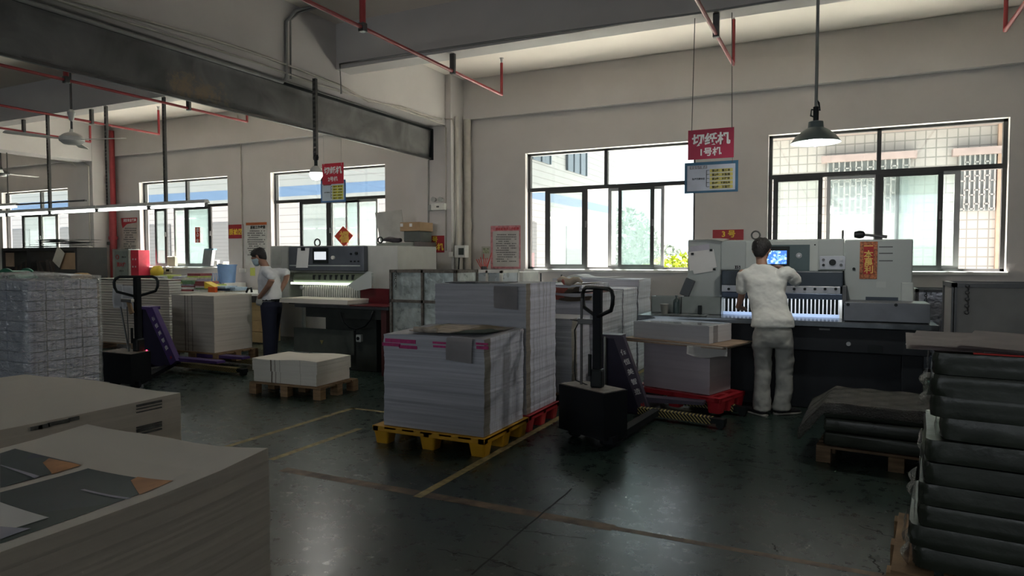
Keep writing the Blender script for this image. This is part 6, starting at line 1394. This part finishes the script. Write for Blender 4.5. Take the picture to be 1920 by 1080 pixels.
# hydrant cabinet with its red door swung open
t = thing('hydrant_cabinet', tuple(W(228, 520, 'y', 9.7)), 'silver fire hydrant cabinet with red lettering beside the red standpipe', 'cabinet')
part(MB().fb(211.5, 467, 241.5, 540, 9.72, .27), 'case', mat('cabinet_silver', (.36, .40, .39), .35, .4), t); part(MB().fb(215, 471, 239, 520, 9.715, .006), 'door', mat('cabinet_pane', (.30, .36, .36), .2), t)
T('消火栓', 227, 496, 9.71, 17, RTXT, t, .035); T('消防119', 232, 482, 9.71, 8, BTXT, t, .02); T('火警119', 227.5, 508, 9.71, 8, BTXT, t, .02); q = W(220, 482, 'y', 9.712); part(MB().ring((q.x, 9.712, q.z), .045, .008, 'y', 18, 5), 'fire_emblem', RTXT, t)
t = thing('extinguisher_box', tuple(W(251, 530, 'y', 9.6)), 'bright pink-red extinguisher box beside the silver hydrant cabinet', 'box')
part(MB().fb(243.5, 469, 260, 540, 9.72, .27, .004), 'case', mat('signal_red', (.75, .05, .09), .4), t); part(MB().fb(241.5, 469, 244, 540, 9.70, .03), 'white_edge', WHITEP, t)
for px_ in (249, 254):
    for py_ in (486, 500): q = W(px_, py_, 'y', 9.716); part(MB().cyl(q, q + Vector((0, .01, 0)), .02, n=12), 'rivet', WHITEP, t)
# far column gear
solo(MB().fb(148, 483, 160, 490, 9.44, .06, .005), 'red_switch_box', RED, 'small red switch box with white socket on the far column', 'switch box')
t = thing('switch_box', tuple(W(161, 475, 'y', 9.42)), 'pale breaker box on the far column under the conduits', 'switch box'); part(MB().fb(154, 462, 168, 477, 9.42, .08, .005), 'case', WHITEP, t); part(MB().fb(158, 466, 164, 470, 9.416, .005), 'cover', GREYP, t)
t = thing('socket_box', tuple(W(191, 494, 'y', 9.4)), 'white socket box with a dark grille beside the red standpipe', 'socket'); part(MB().fb(186, 486, 198, 495, 9.88, .12, .005), 'case', WHITEP, t); part(MB().fb(189, 488, 195, 493, 9.875, .006), 'grille', DSTEEL, t)
t = sign('warning_sign', (167, 492, 178.5, 520), 9.49, .004, YELT, 'yellow and black warning notice low on the far column', 'sign'); textlines(4, 168.5, 496, 177.5, 514, 9.486, BTXT, t, 11)
part(MB().fb(167.5, 491, 178, 494.5, 9.487, .003), 'header_band', RTXT, t)

# ================================================================ INSPECTION DESK AND ITS CLUTTER
DY = 8.75; a, c = W(292, 545, 'y', DY), W(500, 545, 'y', DY); DZ = W(350, 547, 'y', DY).z
t = thing('work_table', ((a.x + c.x) / 2, 9.3, 0), 'long white inspection table along the window wall, piled with books', 'table')
part(MB().box(a.x, c.x, DY, 9.9, DZ - .04, DZ, .004), 'table_top', WHITEP, t); part(MB().box(a.x + .05, c.x - .05, DY + .06, DY + .09, DZ - .16, DZ - .04), 'apron', DSTEEL, t)
for x_ in (a.x + .1, (a.x + c.x) / 2, c.x - .1):
    for y_ in (DY + .1, 9.75): part(MB().box(x_ - .025, x_ + .025, y_ - .025, y_ + .025, 0, DZ - .04), 'leg', GREYP, t)
BC = [mat('cover_%s' % n, c_, .5, noise=.15, scale=20) for n, c_ in (('white', (.62, .63, .64)), ('pale_blue', (.35, .45, .55)), ('cream', (.60, .57, .48)), ('green', (.16, .28, .16)), ('lime', (.45, .55, .15)), ('navy', (.05, .07, .13)), ('maroon', (.25, .06, .07)), ('lilac', (.45, .42, .55)))]
NM = ['white', 'pale blue', 'cream', 'green', 'lime', 'navy', 'maroon', 'lilac']
rnd = random.Random(77); piles = [(303, 7), (316, 8), (330, 6), (344, 8), (358, 7), (371, 9), (384, 5), (398, 4), (418, 3), (438, 3)]
POS = ['at the stacker end of the table', 'second pile along the table', 'third pile along the table', 'fourth pile along the table', 'under the red strip window half', 'tallest pile of the table', 'beside the yellow tray', 'behind the yellow tray', 'under the blue bin', 'beside the masked man']
for pi, (px_, n) in enumerate(piles):
    q = W(px_, 540, 'y', 8.95 + .1 * (pi % 2)); z = DZ + .001
    for k in range(n):
        h = rnd.uniform(.022, .05); w_ = rnd.uniform(.13, .17); ci = rnd.choice([0, 0, 0, 1, 2, 2, 3, 4, 5, 6, 7, 1, 0]); x_ = q.x + rnd.uniform(-.02, .02); y_ = 9.0 + .1 * (pi % 2) + rnd.uniform(-.02, .02)
        o = MB().box(x_ - w_, x_ + w_, y_ - .14, y_ + .14, z, z + h - .001, .003, R(rnd.uniform(-12, 12))).build('book', BC[ci])
        tag(o, f'{NM[ci]} booklet, {["lowest", "second", "third", "fourth", "fifth", "sixth", "seventh", "eighth", "ninth"][k]} up in the pile {POS[pi]}', 'book', 'booklets piled on the inspection table'); z += h
t = thing('document_tray', tuple(W(393, 530, 'y', 8.8)), 'yellow document tray standing slanted on the inspection table', 'tray')
q = W(394, 533, 'y', 8.8); part(MB().prism([(q.x - .13, DZ + .07), (q.x - .13, DZ + .19), (q.x + .14, DZ + .10), (q.x + .14, DZ + .07)], 8.78, 8.94), 'tray_shell', YELP, t)
q = W(398, 541, 'y', 8.78); solo(MB().box(q.x - .09, q.x + .09, 8.70 + .06, 8.82, DZ + .001, DZ + .10, .005), 'orange_box', mat('orange_plastic', (.70, .12, .02), .5), 'small orange box in front of the yellow document tray', 'box')
t = thing('wire_rack', tuple(W(403, 520, 'y', 9.2)), 'white wire rack with dark folders standing on the inspection table', 'rack'); q = W(398, 530, 'y', 9.2)
rk = MB()
for k in range(4): x_ = q.x - .12 + .08 * k; rk.tube([(x_ - .03, 9.25, DZ + .12), (x_, 9.25, DZ + .34), (x_ + .03, 9.25, DZ + .34), (x_ + .06, 9.25, DZ + .12)], .006, 6)
part(rk, 'wires', BLUEP, t); part(MB().box(q.x - .2, q.x + .25, 9.18, 9.32, DZ + .002, DZ + .12), 'base', WHITEP, t)
# blue bin hanging on the wall, yellow bag
def bucket(px0, px1, py0, py1, Y, taper, m, label, name, cat, r=.02):
    a, c = W(px0, (py0 + py1) / 2, 'y', Y), W(px1, (py0 + py1) / 2, 'y', Y); zt, zb = W((px0 + px1) / 2, py0, 'y', Y).z, W((px0 + px1) / 2, py1, 'y', Y).z; x_ = (a.x + c.x) / 2; rr = (c.x - a.x) / 2
    return solo(MB().lathe((x_, Y, zb), [(rr * taper, .0), (rr * (taper + .02), .01), (rr * .97, zt - zb - .02), (rr * 1.05, zt - zb - .02), (rr * 1.05, zt - zb), (rr * .93, zt - zb), (rr * taper * .95, .02)], 24), name, m, label, cat, smooth=True)
bucket(413, 438, 496, 530, 9.6, .82, mat('pale_blue_plastic', (.25, .42, .72), .45), 'pale blue waste bin standing at the end of the inspection table', 'waste_bin', 'bin')
solo(MB().box(W(412, 540, 'y', 9.6).x, W(440, 540, 'y', 9.6).x, 9.35, 9.88, DZ + .001, W(425, 530, 'y', 9.6).z, .004), 'storage_box', WHITEP, 'white box on the inspection table under the pale blue bin', 'box')
q = W(294, 508, 'y', 9.7)
b = MB().loft([((q.x, 9.7, W(294, 520, 'y', 9.7).z), .14, .08, (1, 0, 0), (0, 1, 0), 3), ((q.x, 9.7, q.z), .17, .09, (1, 0, 0), (0, 1, 0), 2.5), ((q.x + .02, 9.7, W(294, 500, 'y', 9.7).z), .13, .05, (1, 0, 0), (0, 1, 0), 2.2), ((q.x + .05, 9.7, W(294, 498, 'y', 9.7).z), .05, .02, (1, 0, 0), (0, 1, 0), 2)], 16)
t = thing('plastic_bag', tuple(q), 'yellow plastic bag hanging on the wall by the window sill', 'bag'); part(b, 'bag_body', YELP, t, smooth='all'); part(MB().cyl((q.x, 9.7, q.z), (q.x, 9.99, q.z + .1), .006, n=6), 'hook', DSTEEL, t)
part(MB().fb(282, 499, 296, 505, 9.62, .2, .004), 'white_label', WTXT, t) if False else None
# things on the sill
def sill_box(px0, py0, px1, py1, m, name, label, cat): return solo(MB().fb(px0, py0, px1, py1, 10.02, .07, .006), name, m, label, cat)
t = thing('poster_tube', tuple(W(390, 497, 'y', 10.0)), 'tall grey pack with blue band standing on the inspection window sill', 'package')
part(MB().prism([(W(p[0], p[1], 'y', 10.0).x, W(p[0], p[1], 'y', 10.0).z) for p in ((380, 498.5), (384, 467), (400, 467), (396, 498.5))], 9.98, 10.06), 'pack_body', mat('grey_pack', (.28, .30, .31), .6), t); part(MB().fb(384, 466, 400, 469, 9.975, .09), 'blue_band', mat('dusty_blue', (.20, .32, .40), .6), t)
sill_box(402, 488, 407, 499, WHITEP, 'white_cup', 'white cup on the sill beside the tall grey pack', 'cup'); sill_box(409, 494, 417, 499, DSTEEL, 'dark_box', 'small dark box on the sill over the blue bin', 'box'); sill_box(418, 491, 425, 499, WHITEP, 'white_box', 'small white box at the end of the sill over the blue bin', 'box')
sill_box(313, 481, 328, 499, mat('beige_card_box', (.55, .50, .40), .7), 'card_box', 'beige card box standing on the inspection window sill', 'box')
t = thing('wall_socket', tuple(W(312, 505, 'y', 9.98)), 'white socket with a black plug on the wall under the sill', 'socket'); part(MB().fb(309, 502, 321, 511, 9.97, .03, .004), 'plate', WHITEP, t); part(MB().fb(311, 504, 315, 509, 9.94, .03, .006), 'plug', BLACK, t)
solo(MB().fb(448, 503, 459, 511, 9.96, .035, .004), 'wall_socket', WHITEP, 'white wall socket at the foot of the conduit behind the masked man', 'socket')
q = W(467, 512, 'y', 9.99); solo(MB().fb(469, 502, 478, 517, 9.992, .003), 'wall_note', mat('lime_note', (.50, .55, .12), .7), 'small lime green note on the wall behind the masked man', 'note')
# boxes under and around
q = W(313, 610, 'y', 8.0); a, c = W(310, 600, 'y', 8.2), W(324, 600, 'y', 8.2)
solo(MB().box(a.x, c.x + .2, 8.2, 8.6, 0, W(316, 578, 'y', 8.2).z, .006), 'cardboard_box', CARD, 'plain cardboard box standing between the ribbed stack and the cream block', 'box')
a, c = W(300, 570, 'y', 8.75), W(322, 570, 'y', 8.75); solo(MB().box(a.x, c.x, 8.8, 9.2, .25, W(310, 553, 'y', 8.75).z, .006), 'file_cabinet', GREYP, 'grey cabinet under the stacker end of the inspection table', 'cabinet')
a, c = W(474, 590, 'y', 8.9), W(490, 590, 'y', 8.9); z = .02
for k in range(4):
    solo(MB().box(a.x - .1, c.x + .05, 8.9, 9.3, z, z + .19, .006), 'cardboard_box', mat('tan_card', (.52, .36, .17), .7, noise=.15), ['lowest tan box under the table end behind the masked man', 'second tan box under the table end behind the masked man', 'third tan box under the table end behind the masked man', 'topmost tan box under the table end behind the masked man'][k], 'box', 'tan boxes behind the masked man'); z += .195
a, c = W(458, 540, 'y', 8.5), W(488, 540, 'y', 8.5)
t = thing('carton', tuple(W(470, 550, 'y', 8.6)), 'open white carton with a black strap on the table edge beside the masked man', 'box'); part(MB().box(a.x, c.x, 8.8, 9.1, DZ + .001, W(470, 537, 'y', 8.8).z, .004), 'carton_body', mat('carton_white', (.50, .47, .43), .7), t)
part(MB().tube([W(462, 548, 'y', 8.79), W(465, 541, 'y', 8.78), W(471, 540, 'y', 8.78), W(472, 548, 'y', 8.79)], .02, 8), 'strap', BLACK, t, smooth='all')

# ================================================================ CABINET BEHIND THE REAR CUTTER
CY = 8.95; a, c = W(707, 500, 'y', CY), W(786, 500, 'y', CY); cz = W(740, 455, 'y', CY).z; xm = W(774, 500, 'y', CY).x
t = thing('storage_cabinet', ((a.x + c.x) / 2, CY + .3, 0), 'grey metal storage cabinet between the rear cutter and the pillar', 'cabinet')
part(MB().box(a.x, xm, CY, 9.48, 0, cz, .005), 'cabinet_body', mat('cabinet_grey_green', (.28, .30, .27), .5), t); part(MB().box(xm, c.x - .02, CY + .04, 9.48, 0, cz + .01, .004), 'side_door', mat('mauve_grey', (.15, .125, .12), .5), t)
part(MB().fb(749, 461, 771, 520, CY - .012, .01, .002), 'white_sheet', mat('cream_sheet', (.62, .62, .55), .7), t, label='big cream sheet taped to the cabinet front')
q0, q1 = W(757, 452, 'y', CY + .05), W(787, 433, 'y', CY + .05); solo(MB().box(q0.x, q1.x, CY + .05, CY + .4, cz + .012, q1.z, .012), 'device_case', mat('grey_plastic_case', (.10, .11, .10), .5), 'dark grey plastic case on the cabinet under the carton', 'case')
t = thing('carton', tuple(W(768, 430, 'y', CY)), 'flat brown carton with white labels, topmost on the grey cabinet', 'box'); za = q1.z + .001; q0, q1 = W(750, 430, 'y', CY + .02), W(787, 416, 'y', CY + .02); part(MB().box(q0.x, q1.x, CY + .02, CY + .4, za, q1.z, .004), 'carton_body', CARD, t)
for px_ in (753, 770): part(MB().fb(px_ - 2.5, 419, px_ + 2.5, 425, CY + .017, .003), 'label_sticker', WTXT, t)
t = thing('leaning_board', tuple(W(728, 450, 'y', 9.3)), 'large white sheet leaning against the wall on the grey cabinet', 'board')
part(MB().prism([(W(p[0], p[1], 'y', 9.3).x, W(p[0], p[1], 'y', 9.3).z) for p in ((703, 399), (752, 393), (760, 449), (713, 453))], 9.3, 9.31), 'sheet', mat('off_white_sheet', (.50, .50, .47), .7), t)
q = W(735, 446, 'y', 9.05); solo(MB().tube([(q.x - .22 + .06 * k, 9.1, cz + .05 + .012 * math.sin(k)) for k in range(7)], [.015, .03, .04, .045, .045, .04, .03], 12), 'rolled_paper', mat('dark_rolled_print', (.06, .05, .06), .5, noise=.5, scale=14), 'dark printed sheet rolled up on top of the grey cabinet', 'paper roll', smooth='all')
q = W(713, 454, 'y', 8.9); solo(MB().ring((q.x, 8.9, cz + .045), .045, .012, 'y', 18, 8), 'tape_roll', BLACK, 'black tape ring on the edge of the grey cabinet', 'tape', smooth='all')

# pencil-like red sticks in a holder under the pink poster
a, c = W(893, 510, 'y', 9.5), W(925, 510, 'y', 9.5)
solo(MB().box(a.x - .05, c.x + .6, 9.3, 9.9, 0, W(910, 509, 'y', 9.5).z, .006), 'side_cabinet', WHITEP, 'low white cabinet against the wall behind the tall white stacks', 'cabinet')
zc = W(910, 509, 'y', 9.5).z; q = W(908, 500, 'y', 9.5)
solo(MB().lathe((q.x, 9.5, zc), [(.05, 0), (.055, .08), (.05, .08), (.045, .01)], 16), 'pen_cup', DSTEEL, 'dark cup of red sticks under the pink-bordered poster', 'cup')
rnd = random.Random(4); W9 = ['first', 'second', 'third', 'fourth', 'fifth', 'sixth', 'seventh', 'eighth']
for k in range(8):
    x0 = q.x - .04 + .011 * k; dx = (k - 3.5) * .028; solo(MB().cyl((x0, 9.5, zc + .02), (x0 + dx, 9.5 + rnd.uniform(-.02, .02), zc + rnd.uniform(.18, .30)), .006, n=6), 'red_stick', REDB, f'thin red stick in the dark cup, {W9[k]} from the pillar side', 'stick', 'red sticks fanned out in the cup')

# ================================================================ FAR SHELF, REELS
SY = 8.2; a, c = W(4, 500, 'y', SY), W(145, 500, 'y', SY); zt = W(70, 470, 'y', SY).z
RKM = mat('rack_dark', (.045, .042, .04), .5, .3)
t = thing('storage_rack', ((a.x + c.x) / 2, SY + .4, 0), 'dark rack full of leaning folders under the farthest window', 'rack')
b = MB().box(a.x, c.x, SY, SY + .6, zt, zt + .06).box(a.x, c.x, SY, SY + .6, 1.10, 1.14).box(a.x, a.x + .06, SY, SY + .6, 0, zt).box(c.x - .06, c.x, SY, SY + .6, 0, zt)
m1, m2_ = W(54, 500, 'y', SY).x, W(108, 500, 'y', SY).x
part(b, 'frame', RKM, t); part(MB().box(m1 - .06, m1 + .06, SY, SY + .6, 1.14, zt), 'upright', RKM, t); part(MB().box(m2_ - .1, m2_ + .06, SY, SY + .6, 1.14, zt), 'upright', RKM, t)
part(MB().fb(112, 474, 144, 505, SY + .02, .03), 'brown_panel', mat('tan_panel', (.34, .22, .13), .6, noise=.1), t); part(MB().fb(6, 474, 24, 500, SY + .04, .03), 'brown_panel', mat('tan_panel_2', (.34, .24, .17), .6, noise=.1), t)
q = W(110, 480, 'y', SY - .03); b = MB().box(-.13, .13, -.004, .004, -.17, .17); b.xf(Matrix.Translation(W(110, 482, 'y', SY - .02)) @ Matrix.Rotation(R(32), 4, 'Y')); part(b, 'hanging_card', mat('cream_card', (.50, .46, .38), .7), t, label='cream card hanging askew')
rnd = random.Random(9)
for k in range(26):
    px_ = 22 + k * 3.1
    if 50 < px_ < 58: continue
    q = W(px_, 500, 'y', SY + .1); h = .36 * min(1, .55 + k * .06); tl = R(-8 - (k % 7) * 4 if px_ > 58 else 18 - k)
    b = MB().box(-.013, .013, 0, .36, 0, h, .002); b.xf(Matrix.Translation((q.x, SY + .12, 1.145)) @ Matrix.Rotation(tl, 4, 'Y'))
    o = b.build('folder', mat('folder_brown_%d' % (k % 3), [(.07, .055, .05), (.10, .075, .06), (.055, .05, .045)][k % 3], .6) if k < 3 else bpy.data.materials['folder_brown_%d' % (k % 3)])
    tag(o, 'thin dark brown folder leaning in the rack under the farthest window', 'folder', 'dark folders leaning in the rack')
rl = MB(); rnd = random.Random(13)
for k in range(5):
    b = MB(); z = zt + .085 + .034 * k; x0 = a.x + .5 + rnd.uniform(0, .5); x1 = c.x - rnd.uniform(0, .3)
    b.grid(lambda u, v: Vector((x0 + (x1 - x0) * u, SY + .05 + .5 * v, z + .010 * math.sin(u * (4 + k) + k))), 16, 3, .010)
    solo(b, 'tarp_sheet', mat('dark_green_black_tarp', (.02, .03, .028), .4) if k == 0 else bpy.data.materials['dark_green_black_tarp'], 'dark green-black sheet layered on top of the rack', 'tarpaulin', 'dark sheets layered on the rack', smooth='all')
# green reel
q = W(18, 545, 'y', 6.2); r0 = abs(q.z - W(18, 503, 'y', 6.2).z)
t = thing('strapping_reel', (q.x, 6.3, 0), 'green strapping reel showing over the shrink-wrapped books', 'reel')
GR = mat('reel_green', (.03, .20, .12), .45)
part(MB().cyl((q.x, 6.15, q.z), (q.x, 6.17, q.z), r0, n=40), 'flange', GR, t, smooth=True); part(MB().cyl((q.x, 6.45, q.z), (q.x, 6.47, q.z), r0, n=40), 'flange', GR, t, smooth=True); part(MB().cyl((q.x, 6.17, q.z), (q.x, 6.45, q.z), r0 * .9, n=40), 'strap_roll', mat('strap_green', (.10, .28, .20), .5), t, smooth=True)
part(MB().cyl((q.x, 6.13, W(18, 524, 'y', 6.14).z), (q.x, 6.15, W(18, 524, 'y', 6.14).z), .075, n=20), 'hub', BLACK, t); part(MB().box(q.x - .3, q.x + .3, 6.1, 6.5, 0, q.z - r0 * .6), 'stand', BLACKM, t)
q = W(153, 522, 'y', 7.4); r0 = .14
t = thing('wicker_basket', (q.x, 7.4, 0), 'round brown wicker lid peeking over the shrink-wrapped books', 'basket'); part(MB().lathe((q.x, 7.4, q.z - .1), [(.10, 0), (.16, .10), (.15, .16), (.09, .195), (.01, .20)], 24), 'basket_body', mat('wicker', (.28, .18, .08), .7, noise=.4, scale=30), t, smooth=True); part(MB().box(q.x - .2, q.x + .2, 7.2, 7.6, 0, q.z - .1), 'stool', WOODD, t)
bpy.context.view_layer.update()
